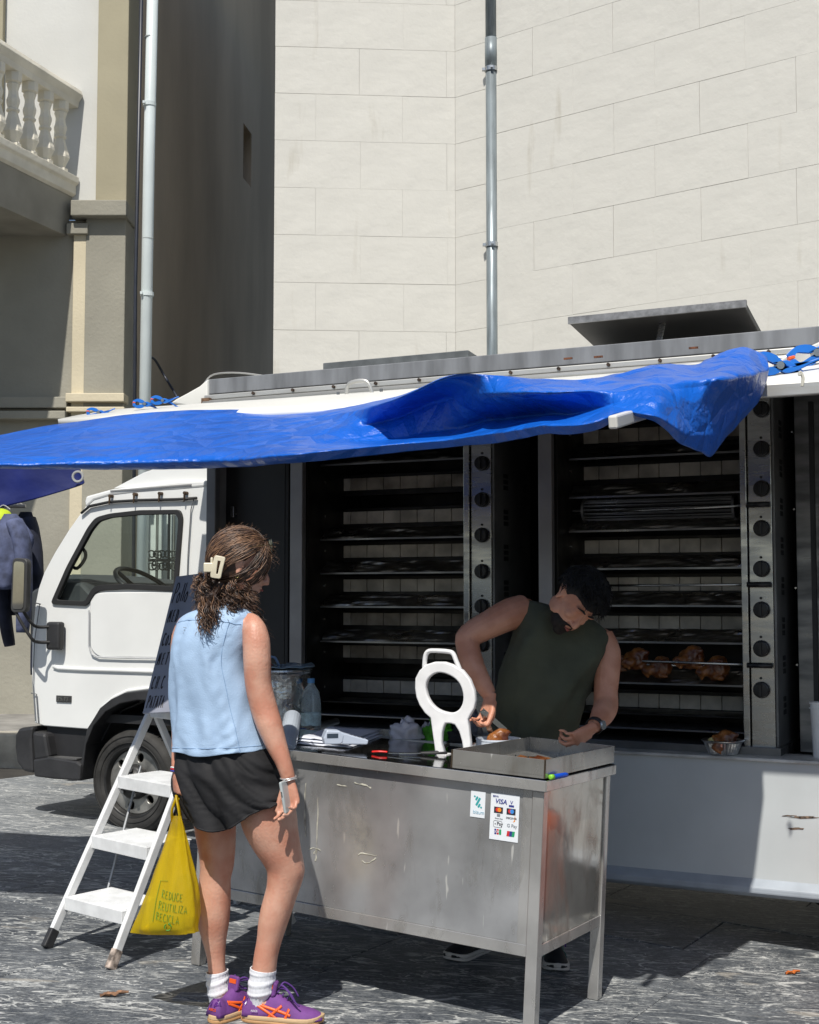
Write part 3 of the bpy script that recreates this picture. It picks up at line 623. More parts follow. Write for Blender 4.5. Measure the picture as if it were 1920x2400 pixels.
# roof hatches
b=MB(); h0=T.hit(1336,762,1,.15); h1=T.hit(1748,720,1,.15); g0=T.hit(1350,812,1,.75); g1=T.hit(1763,774,1,.75)
zf_=(h0.z+h1.z)/2; zg=zR+.04
b.loft([[(h0.x,.15,zf_),(h1.x,.15,zf_),(h1.x,.15,zf_+.03),(h0.x,.15,zf_+.03)],[(h0.x+.02,.85,zg),(h1.x-.02,.85,zg),(h1.x-.02,.85,zg+.03),(h0.x+.02,.85,zg+.03)]]); ht=b.build('roof_hatch',mat('hatch_dark',(.022,.02,.018),.5,.3,var=.2),truck,bevel=.003)
b=MB(); b.bar((h0.x-.005,.145,zf_+.018),(h1.x+.005,.145,zf_+.018),.02,.034); b.build('hatch_rim',mat('hatch_rim',(.30,.30,.30),.5,.6,var=.2,scale=30),ht)
x=T.hit(1540,780,1,.2).x; b=MB(); b.bar((x,.2,zR-.01),(x+.02,.25,zf_+.01),.03,.008); b.build('hatch_strut',STL,ht)
h0=T.hit(757,857,1,.2); h1=T.hit(1098,826,1,.2); zz=(h0.z+h1.z)/2
b=MB(); b.loft([[(h0.x,.2,zz-.03),(h1.x,.2,zz-.03),(h1.x,.2,zz+.014),(h0.x,.2,zz+.014)],[(h0.x,.8,zR),(h1.x,.8,zR),(h1.x,.8,zR+.02),(h0.x,.8,zR+.02)]]); b.build('roof_hatch',mat('hatch_grey',(.13,.14,.145),.5,.3,var=.15,scale=16),truck,bevel=.004)
# cable loop on the front top corner
b=MB(); b.tube(spline([T.hit(*q,1,.1) for q in [(478,900),(500,878),(560,874),(640,884)]],5),.005,5); b.build('roof_cable',ALU,truck)
# lower white panel, counter lip and bent bottom lip
zT=tp(1690,1777,0)[1]; zB=tp(1700,2062,0)[1]; zB2=tp(1700,2095,-.03)[1]
PW=mat('white_panel_paint',(.53,.56,.57),.45,var=.05,scale=3,bump=.0012,bscale=5)
b=MB(); b.box(xf+.0,xr,-.012,.02,zB,zT); b.build('lower_panel',PW,truck,bevel=.003)
b=MB(); b.prism([(-.03,zT+.012),(-.03,zT-.002),(.2,zT-.002),(.2,zT+.012)],lambda y,z,x:(x,y,z),xf,xr); b.build('counter_edge',mat('counter_lip',(.66,.66,.64),.45,.2,var=.2,scale=10),truck,bevel=.003)
b=MB(); b.prism([(-.012,zB+.02),(-.055,zB-.01),(-.055,zB2+.02),(-.03,zB2),(0,zB2),(0,zB+.02)],lambda y,z,x:(x,y,z),xf,xr); b.build('bottom_lip',mat('lip_paint',(.36,.40,.45),.45,var=.1,scale=8),truck,bevel=.006)
for (cx,cy,w_,h_) in ((1885,1916,34,3),(1850,1912,16,2),(1868,1942,22,3)):
    q=[]; 
    for i in range(14):
        a=i/14*2*math.pi; r=random.uniform(.6,1.25); s_=tp(cx+w_*r*math.cos(a),cy+h_*r*math.sin(a),-.013); q.append(s_)
    b=MB(); b.add([(x,-.0135,z) for x,z in q],[tuple(range(14))]); b.build('paint_chip',mat('chip_rust',(.25,.17,.12),.8,var=.5,scale=60),truck)
# interior posts
def post(pa,pb,y,m,name='inner_post',d=.04,zlo=None):
    x0=tp(pa,1300,y)[0]; x1=tp(pb,1300,y)[0]; b=MB(); b.box(x0,x1,y,y+d,zF-.01 if zlo is None else zlo,zR-.05); return b.build(name,m,truck,bevel=.004)
PG=mat('post_steel',(.33,.32,.33),.42,.6,var=.12,scale=4)
post(679,708,.10,PG); post(1262,1294,.10,PG)
post(517,668,.12,mat('black_door',(.018,.018,.02),.5),'black_locker_door',.03); post(668,676,.10,DI,'locker_frame',.05)
x,z=tp(546,1200,.10); b=MB(); b.box(x-.012,x+.012,.09,.12,z-.03,z+.03); b.build('locker_latch',STL,truck,bevel=.003)
# steel side wall on the right
x0=tp(1868,1300,.35)[0]; b=MB(); b.box(x0,xr-.04,.35,.38,zF,zR-.1); b.build('steel_splashback',mat('scratched_steel',(.27,.27,.27),.38,.5,var=.25,scale=5,stretch=(1,1,4),rvar=.12),truck)
b=MB(); b.box(tp(1895,1000,.2)[0],tp(1905,1000,.2)[0],.2,.24,zF,zR-.3); b.build('inner_post',DI,truck)
for q in ((1857,1013),(1862,1194),(1866,1378),(1869,1558)):
    x,z=tp(q[0],q[1],.349); b=MB(); b.tube([(x,.338,z),(x,.35,z)],.005,6); b.build('rivet',STL,truck)
# ---------------------------------------------------------------- rotisserie ovens
CT=mat('ceramic_burner',(.76,.70,.61),.9,var=.22,scale=8); CT2=mat('ceramic_burner_dark',(.48,.42,.35),.9,var=.35,scale=6)  # the second one is simply a darker tile tone
FO=mat('crumpled_foil',(.56,.54,.51),.34,1,var=.3,scale=6,bump=.003,bscale=7,rvar=.1)
KN=mat('knob_black',(.012,.012,.014),.35)
def oven(label,pxL,pxI,pxR,pxD,pxK,pxE,pxS,pytop,pybot,tiles,foils,knobs,kpx,ntile,tl,tr_,handles=()):
    yf=.14; xl=tp(pxL,1300,yf)[0]; xi=tp(pxI,1300,yf)[0]; xd=tp(pxR,1300,yf)[0]; xk=tp(pxD,1300,yf)[0]; xe=tp(pxE,1300,yf)[0]
    zlo=zF-.005; zhi=zR-.14; dep=.62
    ov=thing('rotisserie_oven',label,'oven',MTk@Tr(xl,yf,0),'rotisserie ovens in the truck')
    L=lambda x,y,z:(x-xl,y-yf,z)
    def B(name,x0,x1,y0,y1,z0_,z1,m,bev=.003,par=None):
        b=MB(); b.box(x0-xl,x1-xl,y0-yf,y1-yf,z0_,z1); return b.build(name,m,par or ov,bevel=bev)
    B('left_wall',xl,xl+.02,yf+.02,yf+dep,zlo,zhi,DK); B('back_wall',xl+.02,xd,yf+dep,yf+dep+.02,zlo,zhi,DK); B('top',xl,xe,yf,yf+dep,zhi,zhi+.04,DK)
    B('right_inner_wall',xd-.0,xd+.02,yf+.05,yf+dep,zlo,zhi,DK)
    B('door_rail',xd,xk-.004,yf-.03,yf+.05,zlo+.03,zhi,STL); B('control_panel',xk,xe,yf-.012,yf+.03,zlo+.02,zhi,STL)
    B('side_panel',xe,xe+.012,yf,yf+.5,zlo+.01,zhi,mat('side_panel_steel',(.22,.22,.22),.4,.35,var=.2,scale=5))
    B('base_trough',xl,xe+.03,yf-.06,yf+.5,zlo-.0,zlo+.045,STD); 
    zt_=tp(pxI,pybot,yf)[1]; B('lower_tray',xl+.02,xd-.01,yf+.02,yf+.4,zlo+.09,zlo+.10,STD); B('lower_tray',xl+.02,xd-.01,yf+.12,yf+.4,zlo+.15,zlo+.16,DK)
    # slots in the side panel
    for ky in knobs:
        z=tp(kpx,ky+40,yf)[1]
        for dz in (-.03,.0,.03):
            b=MB(); b.box(xe+.0125-xl,xe+.0145-xl,.12,.18,z+dz-.011,z+dz+.011); b.build('vent_slot',DI,ov)
        q=tp(kpx,ky,yf-.02); b=MB(); Mk=Matrix(((1,0,0,0),(0,0,-1,0),(0,1,0,0),(0,0,0,1)))
        b.lathe([(.036,-.0),(.038,.012),(.034,.02),(.032,.034),(0,.036)],20,M=Mk,c=(q[0]-xl,-.012,q[1])); b.box(q[0]-.007-xl,q[0]+.007-xl,-.058,-.03,q[1]-.028,q[1]+.028); b.build('knob',KN,ov,bevel=.002)
        b=MB(); b.tube([L(q[0]-.003,yf-.016,q[1]+.052),L(q[0]-.003,yf-.011,q[1]+.052)],.006,8); b.build('index_mark',DI,ov)
    # interior screws on the left
    for ky in tiles:
        z=tp(pxL+30,ky,yf+.2)[1]; b=MB(); b.tube([(.02,.2,z),(.028,.2,z)],.007,6); b.build('screw',STL,ov)
    yb=yf+.42
    for ky,br in tiles.items():
        x0=tp(tl,ky,yb)[0]; x1=tp(tr_,ky,yb)[0]; z=tp(tl+100,ky,yb)[1]; h=.068
        bu=B('burner',x0-.02,x1+.01,yb+.012,yb+.1,z-h/2-.03,z+h/2+.02,DK)
        w_=(x1-x0)/ntile
        for i in range(ntile):
            b=MB(); b.box(x0+i*w_+.002-xl,x0+(i+1)*w_-.002-xl,yb-yf+random.uniform(-.002,.002),yb-yf+.014,z-h/2,z+h/2)
            b.build('ceramic_tile',CT if (br>.6 or i==0) else CT2,bu,bevel=.002)
    for ky in foils:
        x0=tp(tl-2,ky,yf+.3)[0]; x1=tp(tr_+4,ky,yf+.2)[0]; z=tp(tl+100,ky,yf+.2)[1]
        G=[]
        for i in range(60):
            row=[]
            for j in range(9):
                u=i/59; v=j/8; q=Vector((u*4.5+ky,v*2.0+u*1.5,ky*.1)); cr_=abs(noise.noise(q*1.1)); row.append((x0+(x1-x0)*u-xl,.16+v*.075-.018*(cr_-.25)*(v>0)-.004*abs(noise.noise(q*3)),z+.060*v+.007*(cr_-.2)*(v>0)))
            G.append(row)
        b=MB(); b.grid(G); f_=b.build('foil_tray',FO,ov,smooth=False,solid=.002)
        b=MB(); b.box(x0-xl,x1-xl,.152,.158,z-.008,z+.001); b.build('tray_edge',STD,f_)
    for hy in handles:
        q=tp(pxD+6,hy,yf-.03); b=MB(); b.tube([(q[0]-xl-.02,-.04,q[1]),(xe-xl-.004,-.045,q[1])],.012,10); b.build('spit_handle',KN,ov,smooth=True)
        b=MB(); b.tube([(q[0]-xl,-.0,q[1]),(.03,.22,q[1]-.0)],.006,8); b.build('spit_rod',STL,ov,smooth=True)
    return ov
ov1=oven('left rotisserie oven with empty burners in the truck',708,782,1092,1107,1130,1154,1210,1045,1680,{1133:.3,1212:.7,1292:.9,1372:.9,1451:.5,1528:.3,1609:.95},[1085,1262,1342,1421,1503],[1086,1171,1254,1339,1421,1510,1595],1130,8,784,1100)
ov2=oven('right rotisserie oven with chickens on its lowest spit','x' and 1296,1358,1740,1757,1785,1812,1867,900,1770,{1020:.3,1106:.8,1281:.8,1369:.9,1459:.9,1640:.9},[1072,1163,1243,1332,1418,1502,1597],[959,1052,1145,1238,1333,1429,1520,1617],1785,8,1358,1742,handles=(1183,1370,1559))
# spit of wire skewers at row 1193
x0=tp(1370,1190,.36)[0]; x1=tp(1720,1190,.36)[0]; z=tp(1500,1193,.36)[1]; xl2=tp(1296,1300,.14)[0]
b=MB()
for i in range(16):
    a=i/16*2*math.pi; b.tube([(x0-xl2-.0,.22+.05*math.cos(a),z+.05*math.sin(a)),(x1-xl2,.22+.05*math.cos(a),z+.05*math.sin(a))],.003,5)
for xx in (x0-xl2,x1-xl2): b.tube([(xx,.22,z),(xx+.012,.22,z)],.06,20)
b.tube([(x0-xl2-.06,.22,z),(x1-xl2+.1,.22,z)],.007,8)
b.build('skewer_basket',STD,ov2)
# chickens --------------------------------------------------------
CK=mat('roast_chicken_skin',(.33,.125,.032),.35,var=.3,scale=14,c2=(.10,.025,.008),bump=.006,bscale=40,coat=.4,cut=(.38,.6),sss=.05)
CKy=mat('roast_chicken_fat',(.45,.27,.09),.4,var=.2,scale=20)
def chicken(P_,s,rz,label,group=None):
    c=thing('roast_chicken',label,'chicken',Tr(*P_)@Matrix.Rotation(rz,4,'Z'),group)
    b=MB()
    def ell(cc,r,n=16):
        k=[]; 
        for i in range(n//2+1):
            a=-math.pi/2+math.pi*i/(n//2); k.append([(cc[0]+r[0]*math.sin(a),cc[1]+r[1]*math.cos(a)*math.cos(q),cc[2]+r[2]*math.cos(a)*math.sin(q)) for q in [j/n*2*math.pi for j in range(n)]])
        b.loft(k)
    ell((0,0,0),(.075*s,.06*s,.062*s)); ell((.02*s,-.01*s,.03*s),(.055*s,.045*s,.045*s))
    for sg in (-1,1):
        ell((-.05*s,-.03*s+sg*.03*s,-.015*s),(.045*s,.026*s,.03*s)); ell((.045*s,-.035*s,sg*.045*s),(.035*s,.017*s,.016*s)); b.tube([(-.07*s,sg*.04*s-.02*s,-.01*s),(-.04*s,sg*.045*s-.02*s,-.06*s)],[.017*s,.010*s],8)
    me=remeshed(b,.006,2)
    for v in me.vertices: v.co+= v.normal*.005*fbm(v.co,40,3)
    obj('body',me,CK,c); 
    return c
# Chicken positions along the lowest right spit
for i,(px,py,s) in enumerate(((1447,1556,.75),(1491,1546,1.0),(1548,1566,1.0),(1620,1543,1.05),(1680,1568,1.1))):
    p=T.hit(px,py,1,.30); p=MTk@p
    chicken(p,s*.80,TR+random.uniform(-.5,.5),['half hidden roast chicken on the spit nearest the man','second roast chicken on the oven spit, hung a little high','third roast chicken on the oven spit, hung low','plump fourth roast chicken on the spit, highest of the row','last roast chicken at the right end of the spit'][i],'chickens on the oven spit')
b=MB(); p=T.hit(1440,1556,1,.3); q=T.hit(1740,1558,1,.3); b.tube([(p.x-.3,.3,p.z),(q.x,.3,p.z)],.007,8); o=b.build('spit',STL,None,smooth=True); o.matrix_world=MTk; tag(o,'steel spit carrying the roasting chickens','spit')
# ---------------------------------------------------------------- serving table
N0=onground(1250,2444); MT_=Tr(N0.x,N0.y,gz(N0.x))@TILT@Matrix.Rotation(math.radians(-29.5),4,'Z'); TB=Frame(MT_)
TLn,TD,TH=1.44,.62,.862
def worn_steel(name,c,r,st=(1,1,1)):
    m=mat(name,c,rough=r,metal=.62,var=.2,scale=3.2,rvar=.07,stretch=st,bump=.0012,bscale=3.5)
    n,l,b=nodes(m); tc=n.new('ShaderNodeTexCoord')
    z=n.new('ShaderNodeTexNoise'); z.inputs['Scale'].default_value=4.5; z.inputs['Detail'].default_value=9; z.inputs['Roughness'].default_value=.7; z.inputs['Distortion'].default_value=.7
    mp=n.new('ShaderNodeMapping'); mp.inputs['Scale'].default_value=(1.5,1.5,.55); l.new(tc.outputs['Object'],mp.inputs[0]); l.new(mp.outputs[0],z.inputs[0])
    r1=n.new('ShaderNodeMapRange'); r1.inputs[1].default_value=.52; r1.inputs[2].default_value=.75; l.new(z.outputs[0],r1.inputs[0])
    mx=n.new('ShaderNodeMix'); mx.data_type='RGBA'; src=b.inputs['Base Color'].links[0].from_socket; l.new(src,mx.inputs[6]); mx.inputs[7].default_value=(.17,.15,.12,1)
    k=n.new('ShaderNodeMath'); k.operation='MULTIPLY'; k.inputs[1].default_value=.75; l.new(r1.outputs[0],k.inputs[0]); l.new(k.outputs[0],mx.inputs[0]); l.new(mx.outputs[2],b.inputs['Base Color'])
    m2=n.new('ShaderNodeMath'); m2.operation='MULTIPLY_ADD'; m2.inputs[1].default_value=.25; m2.inputs[2].default_value=r-.03; l.new(r1.outputs[0],m2.inputs[0]); l.new(m2.outputs[0],b.inputs['Roughness'])
    # thin pale scratches
    mp2=n.new('ShaderNodeMapping'); mp2.inputs['Scale'].default_value=(9,9,1.1); mp2.inputs['Rotation'].default_value=(0,.12,0); l.new(tc.outputs['Object'],mp2.inputs[0])
    z2=n.new('ShaderNodeTexNoise'); z2.inputs['Scale'].default_value=4; z2.inputs['Detail'].default_value=3; l.new(mp2.outputs[0],z2.inputs[0]); r2=n.new('ShaderNodeMapRange'); r2.inputs[1].default_value=.70; r2.inputs[2].default_value=.73; l.new(z2.outputs[0],r2.inputs[0])
    mx2=n.new('ShaderNodeMix'); mx2.data_type='RGBA'; l.new(mx.outputs[2],mx2.inputs[6]); mx2.inputs[7].default_value=(.75,.74,.70,1); l.new(r2.outputs[0],mx2.inputs[0]); l.new(mx2.outputs[2],b.inputs['Base Color'])
    return m
SP=worn_steel('worn_panel_steel',(.56,.565,.57),.24); SF=worn_steel('worn_frame_steel',(.58,.57,.55),.26); ST=mat('table_top_steel',(.34,.34,.35),.09,1,var=.15,scale=6,bump=.0006,bscale=9,rvar=.04)
table=thing('steel_table','stainless steel serving table with closed panels and grease stains before the truck','table',MT_)
def tb(name,x0,x1,y0,y1,z0_,z1,m,bev=.002):
    b=MB(); b.box(x0,x1,y0,y1,z0_,z1); return b.build(name,m,table,bevel=bev)
tb('table_top',-TLn-.02,.012,-.014,TD+.014,TH-.04,TH,ST,.004)
tb('front_rim',-TLn-.021,.013,-.018,-.0145,TH-.038,TH-.002,SF); tb('end_rim',.0125,.016,-.016,TD+.014,TH-.038,TH-.002,SF)
LW=.042
for x in (-LW,-TLn):
    for y in (0,TD-LW):
        tb('leg',x,x+LW,y,y+LW,0,TH-.041,SF,.003)
ZB=.29
tb('front_panel',-TLn+LW,-LW,.006,.010,ZB+.02,TH-.041,SP); tb('end_panel',-.011,-.007,LW,TD-LW,ZB+.02,TH-.041,worn_steel('polished_end_steel',(.58,.55,.50),.11)); tb('back_panel',-TLn+LW,-LW,TD-.01,TD-.006,ZB+.02,TH-.041,SP); tb('far_end_panel',-TLn+.007,-TLn+.011,LW,TD-LW,ZB+.02,TH-.041,SP)
tb('bottom_rail',-TLn+LW,-LW,.002,.022,ZB-.02,ZB+.02,SF); tb('bottom_rail',-.024,-.003,LW,TD-LW,ZB-.02,ZB+.02,SF); tb('bottom_rail',-TLn+LW,-LW,TD-.022,TD-.002,ZB-.02,ZB+.02,SF)
tb('bottom_shelf',-TLn+.01,-.01,.023,TD-.023,ZB-.01,ZB+.0,SF); tb('corner_strip',-LW-.035,-LW-.001,.0035,.0055,ZB+.02,TH-.041,SF,.001)
def tz(px,py,y=-.0): p=TB.hit(px,py,1,y); return p
# glue and tape remains on the front panel
GLU=mat('dried_glue',(.62,.60,.50),.5,var=.3,scale=30)
for (pts,wd) in (([(716,1835),(714,1900),(717,1960)],.004),([(745,1870),(744,1930),(742,1985)],.0035),([(735,2000),(742,1990),(740,2018)],.004),([(830,1835),(855,1840),(870,1848)],.004),([(848,2018),(862,2022),(880,2012)],.0035),([(722,1990),(735,1988),(752,1994)],.003),([(838,2005),(850,2000),(884,2006)],.0025),([(790,1840),(812,1842)],.003)):
    b=MB(); pp=spline([tz(x,y,.004) for x,y in pts],4); pp=[(p[0]+random.uniform(-.002,.002),.0045,p[2]+random.uniform(-.002,.002)) for p in pp]; b.tube(pp,[wd*random.uniform(.25,1) for _ in pp],5,flat=.3,up=(0,1,0)); b.build('glue_residue',GLU,table)
# payment stickers --------------------------------------------------
SW=mat('sticker_white',(.74,.77,.80),.4,var=.02)
def flat(name,col_): return mat(name,col_,.45,var=.0)
def sticker(label,q):
    c=[tz(x,y,.0035) for x,y in q]; x0=(c[0].x+c[3].x)/2;x1=(c[1].x+c[2].x)/2;z1=(c[0].z+c[1].z)/2;z0_=(c[2].z+c[3].z)/2
    o=thing('payment_sticker',label,'sticker',MT_@Tr(x0,.0045,z0_)); b=MB(); b.box(0,x1-x0,-.0008,.0005,0,z1-z0_); b.build('paper',SW,o); return o,x1-x0,z1-z0_
def R90(x,z,y=-.0014): return Tr(x,y,z)@Matrix.Rotation(math.pi/2,4,'X')
def quad(par,pts,m,name='print',y=-.0012): b=MB(); b.prism(pts,lambda x,z,d:(x,y-d,z),0,.0002); return b.build(name,m,par)
def disc(cx,cz,r,n=16): return [(cx+r*math.cos(i/n*2*math.pi),cz+r*math.sin(i/n*2*math.pi)) for i in range(n)]
s1,w1,h1=sticker('small white sticker with a turquoise slanted logo on the table front',[(1103,1853),(1137,1857),(1137,1918),(1103,1914)])
TQ=flat('print_turquoise',(.03,.33,.34)); 
def slant(cx,cz,L,wd,par,m): 
    a=math.radians(62); d=Vector((math.cos(a),math.sin(a))); n_=Vector((-d.y,d.x)); c=Vector((cx,cz)); quad(par,rnd([tuple(c+d*L/2+n_*wd/2),tuple(c-d*L/2+n_*wd/2),tuple(c-d*L/2-n_*wd/2),tuple(c+d*L/2-n_*wd/2)],wd*.3,2),m,'logo_bar')
for (cx,cz,L,wd) in ((.28,.80,.02,.12),(.42,.73,.12,.13),(.52,.61,.30,.14),(.60,.46,.12,.13),(.74,.40,.02,.12)): slant(cx*w1,cz*h1,L*h1+.004,wd*w1,s1,TQ)
text('sticker_text','bizum',.016*w1/.05,flat('print_paleblue',(.25,.42,.52)),s1,R90(w1*.2,h1*.14))
s2,w2,h2=sticker('larger white sticker with card payment logos on the table front',[(1149,1857),(1216,1866),(1216,1976),(1149,1966)])
NV=flat('print_navy',(.03,.04,.22)); BKp=flat('print_black',(.02,.02,.03)); RDp=flat('print_red',(.55,.03,.03)); ORp=flat('print_orange',(.75,.25,.02)); BLp=flat('print_blue',(.05,.25,.65)); GRp=flat('print_green',(.02,.30,.12)); GYp=flat('print_grey',(.2,.22,.24))
def rc(x0,x1,z0_,z1): return [(x0*w2,z0_*h2),(x1*w2,z0_*h2),(x1*w2,z1*h2),(x0*w2,z1*h2)]
text('sticker_text','BBVA',.009,NV,s2,R90(w2*.07,h2*.915))
text('sticker_text','VISA',.0225,NV,s2,R90(w2*.15,h2*.785),shear=.2,bold=.0003)
text('sticker_text','V',.018,NV,s2,R90(w2*.68,h2*.80)); quad(s2,rc(.64,.82,.74,.785),NV)
for (x0,ca,cb_) in ((.13,RDp,ORp),(.57,RDp,BLp)):
    quad(s2,rc(x0,x0+.31,.575,.71),BKp); quad(s2,disc((x0+.12)*w2,.65*h2,.047*h2),ca,y=-.0015); quad(s2,disc((x0+.19)*w2,.65*h2,.047*h2),cb_,y=-.0018)
quad(s2,rc(.24,.35,.50,.56),GYp); text('sticker_text','Diners Club',.006,GYp,s2,R90(w2*.17,h2*.45)); text('sticker_text','DISCOVER',.0085,BKp,s2,R90(w2*.56,h2*.485)); quad(s2,[(.80*w2,.42*h2),(.875*w2,.44*h2),(.88*w2,.55*h2),(.86*w2,.56*h2),(.85*w2,.47*h2)],ORp)
b=MB(); rr=rnd(rc(.13,.43,.27,.41),.006,3); b.tube([(x,-.0013,z) for x,z in rr],.0006,4,closed=True); b.build('print_frame',BKp,s2)
quad(s2,disc(.19*w2,.34*h2,.014*h2),BKp); text('sticker_text','Pay',.017,BKp,s2,R90(w2*.245,h2*.315)); text('sticker_text','G Pay',.016,GYp,s2,R90(w2*.60,h2*.31))
for i,c_ in enumerate((NV,RDp,GRp)): quad(s2,rnd(rc(.17+i*.085,.245+i*.085,.115,.235),.003,2),c_)
text('sticker_text','JCB',.011,SW,s2,R90(w2*.18,h2*.155,-.0018))
for i,c_ in enumerate((RDp,NV,GRp)): quad(s2,[((.60+i*.09)*w2,.11*h2),((.69+i*.09)*w2,.11*h2),((.71+i*.09)*w2,.225*h2),((.62+i*.09)*w2,.225*h2)],c_)
# tray on the near corner -------------------------------------------
A1=TB.hit(1061,1767,1,-.016); xl_=A1.x; TRY=worn_steel('tray_steel',(.42,.41,.385),.28)
tray=thing('steel_tray','deep open steel tray with stained sides on the table corner','tray',MT_@Tr(xl_,-.02,TH+.002)); tw=.008-xl_; td=TD+.03; th=.066
for nm,a in (('bottom',(.0,tw,0,td,.012,.015)),('side',(0,tw,0,.003,.003,th)),('side',(0,tw,td-.003,td,.003,th)),('side',(0,.003,.004,td-.004,.003,th)),('side',(tw-.003,tw,.004,td-.004,.003,th))):
    b=MB(); b.box(*a); b.build(nm,TRY,tray,bevel=.001)
for cx in (0,tw):
    b=MB(); b.tube([(cx,0,.004),(cx,0,th)],.0035,6); b.build('corner_weld',mat('weld_brown',(.12,.09,.06),.5,.7,var=.3,scale=30),tray)
for px_,py_ in ((1206,1782),(1236,1775)):
    p=TB.hit(px_,py_,1,.06); p-=Vector((xl_,-.02,TH+.002)); b=MB(); b.tube([(p.x,p.y,.014),(p.x+.004,p.y,.062)],.0025,6); b.build('tray_pin',STL,tray)
b=MB(); G=[[(tw*.25+tw*.5*i/10,.2+.2*j/8,.016+.02*max(0,fbm((i*.5,j*.5,2),1,3)+.3)) for j in range(9)] for i in range(11)]; b.grid(G); o=b.build('meat_scraps',CK,None,smooth=True,solid=.002); o.matrix_world=tray.matrix_basis.copy(); tag(o,'dark scraps of roast meat lying in the steel tray','food')
# blue marker on the rim
p=TB.hit(1265,1829,0,.02) if False else None
mk=thing('marker','blue marker pen with a green cap on the table corner rim','pen',MT_@Tr(.018,.02,TH+.009)@Matrix.Rotation(math.radians(83),4,'Z'))
b=MB(); b.lathe([(.004,0),(.0085,.008),(.009,.085),(.007,.10),(.003,.103)],10,M=Matrix.Rotation(math.pi/2,4,'Y')); b.build('pen_body',mat('pen_blue',(.01,.08,.55),.35),mk,smooth=True)
b=MB(); b.lathe([(.006,-.012),(.009,-.01),(.009,.008)],10,M=Matrix.Rotation(math.pi/2,4,'Y')); b.build('pen_cap',mat('pen_green',(.25,.65,.05),.4),mk,smooth=True)
# white round stand (cast ring with two legs) -------------------------
WC=mat('white_cast_enamel',(.80,.80,.80),.38,var=.06,scale=12,bump=.0012,bscale=22)
c0=TB.hit(1046,1596,1,.20); 
stf=Frame(Tr(*(TB.w((0,.20,0))))@Matrix.Identity(4))
SY=TB.w(TB.hit(1040,1770,2,TH)).y   # world depth of the stand foot
stand=thing('cutting_stand','white cast metal stand with a round opening, handle and two legs on the table','kitchen tool',Tr(*at(1046,1770,SY)))
so_=at(1046,1770,SY); ang=math.radians(-22); RS=Matrix.Rotation(ang,4,'Z'); SFm=Frame(Tr(*so_)@RS)
stand.matrix_world=SFm.M
def sq(px,py,y=0): p=SFm.hit(px,py,1,y); return (p.x,p.z)
def ell_pts(outer,n=40): return outer
O=[(978,1612),(979,1590),(988,1573),(1003,1560),(1022,1554),(1044,1554),(1065,1561),(1085,1573),(1101,1593),(1111,1618),(1114,1640),(1111,1658),(1103,1672),(1096,1684),(1098,1700),(1102,1740),(1104,1757),(1091,1759),(1088,1735),(1081,1712),(1070,1695),(1060,1692),(1045,1691),(1040,1700),(1036,1715),(1034,1740),(1044,1772),(1041,1778),(1026,1779),(1024,1750),(1019,1715),(1014,1680),(1000,1668),(988,1650),(981,1632)]
I_=[(998,1614),(999,1600),(1006,1586),(1019,1576),(1034,1573),(1052,1577),(1070,1587),(1083,1602),(1090,1622),(1091,1640),(1087,1655),(1078,1667),(1063,1673),(1046,1671),(1028,1664),(1012,1650),(1002,1632)]
def smooth2(L,m): 
    q=spline(L+[L[0]],m)[:-1]; return [tuple(x) for x in q]
def sq2(L,y=0): return [sq(a,b_,y) for a,b_ in L]
ring=plate('ring_and_legs',sq2(O),[smooth2(sq2(I_),3)],WC,stand,XZ,thick=.018,bevel=.005)
hd=[(995,1572),(997,1540),(1004,1527),(1020,1525),(1050,1527),(1062,1532),(1070,1550),(1079,1572)]
b=MB(); b.tube(spline([(x,0,z) for x,z in sq2(hd)],4),.0088,10,flat=1.4,up=(0,1,0)); b.build('handle',WC,stand,smooth=True)
sdp=.10  # second plate behind, joined by bolts
b=MB()
for px_ in (1036,1098):
    x,z=sq(px_,1755); b.tube([(x,.0,z),(x,.07,z+.01)],.007,8)
b.build('cross_bolt',STL,stand)
b=MB(); x,z=sq(1034,1776); b.box(x-.016,x+.024,-.012,.05,z,z+.014); x,z=sq(1098,1757); b.box(x-.012,x+.03,-.01,.05,z-.005,z+.008); b.build('feet',WC,stand,bevel=.004)
# white tin of chicken pieces with tongs -------------------------------
pc=TB.w(TB.hit(1168,1768,2,TH)); pot=thing('white_tin','low white enamel tin filled with cut roast chicken behind the tray','pan',Tr(pc.x,pc.y+.0,pc.z))
b=MB(); b.lathe([(.075,0),(.083,.01),(.085,.055),(.087,.056),(.087,.062),(.083,.062),(.081,.012),(0,.010)],32); b.build('tin_body',mat('white_tin_paint',(.62,.68,.76),.35,var=.03),pot,smooth=False)
ck=chicken((pc.x,pc.y+.0,pc.z+.055),.62,.5,'cut roast chicken heaped in the white tin')
tg=thing('tongs','steel tongs pushed into the chicken by the standing man','tongs',Tr(pc.x,pc.y+.0,pc.z+.06))
q0=at(1130,1665,pc.y+.0)-Vector((pc.x,pc.y+.0,pc.z+.06)); 
for e in ((1150,1716),(1185,1712)):
    q1=at(e[0],e[1],pc.y+.03)-Vector((pc.x,pc.y+.0,pc.z+.06)); b=MB(); b.bar(q0,q1,.02,.003,up=(0,-1,.3)); b.build('tong_arm',STL,tg)
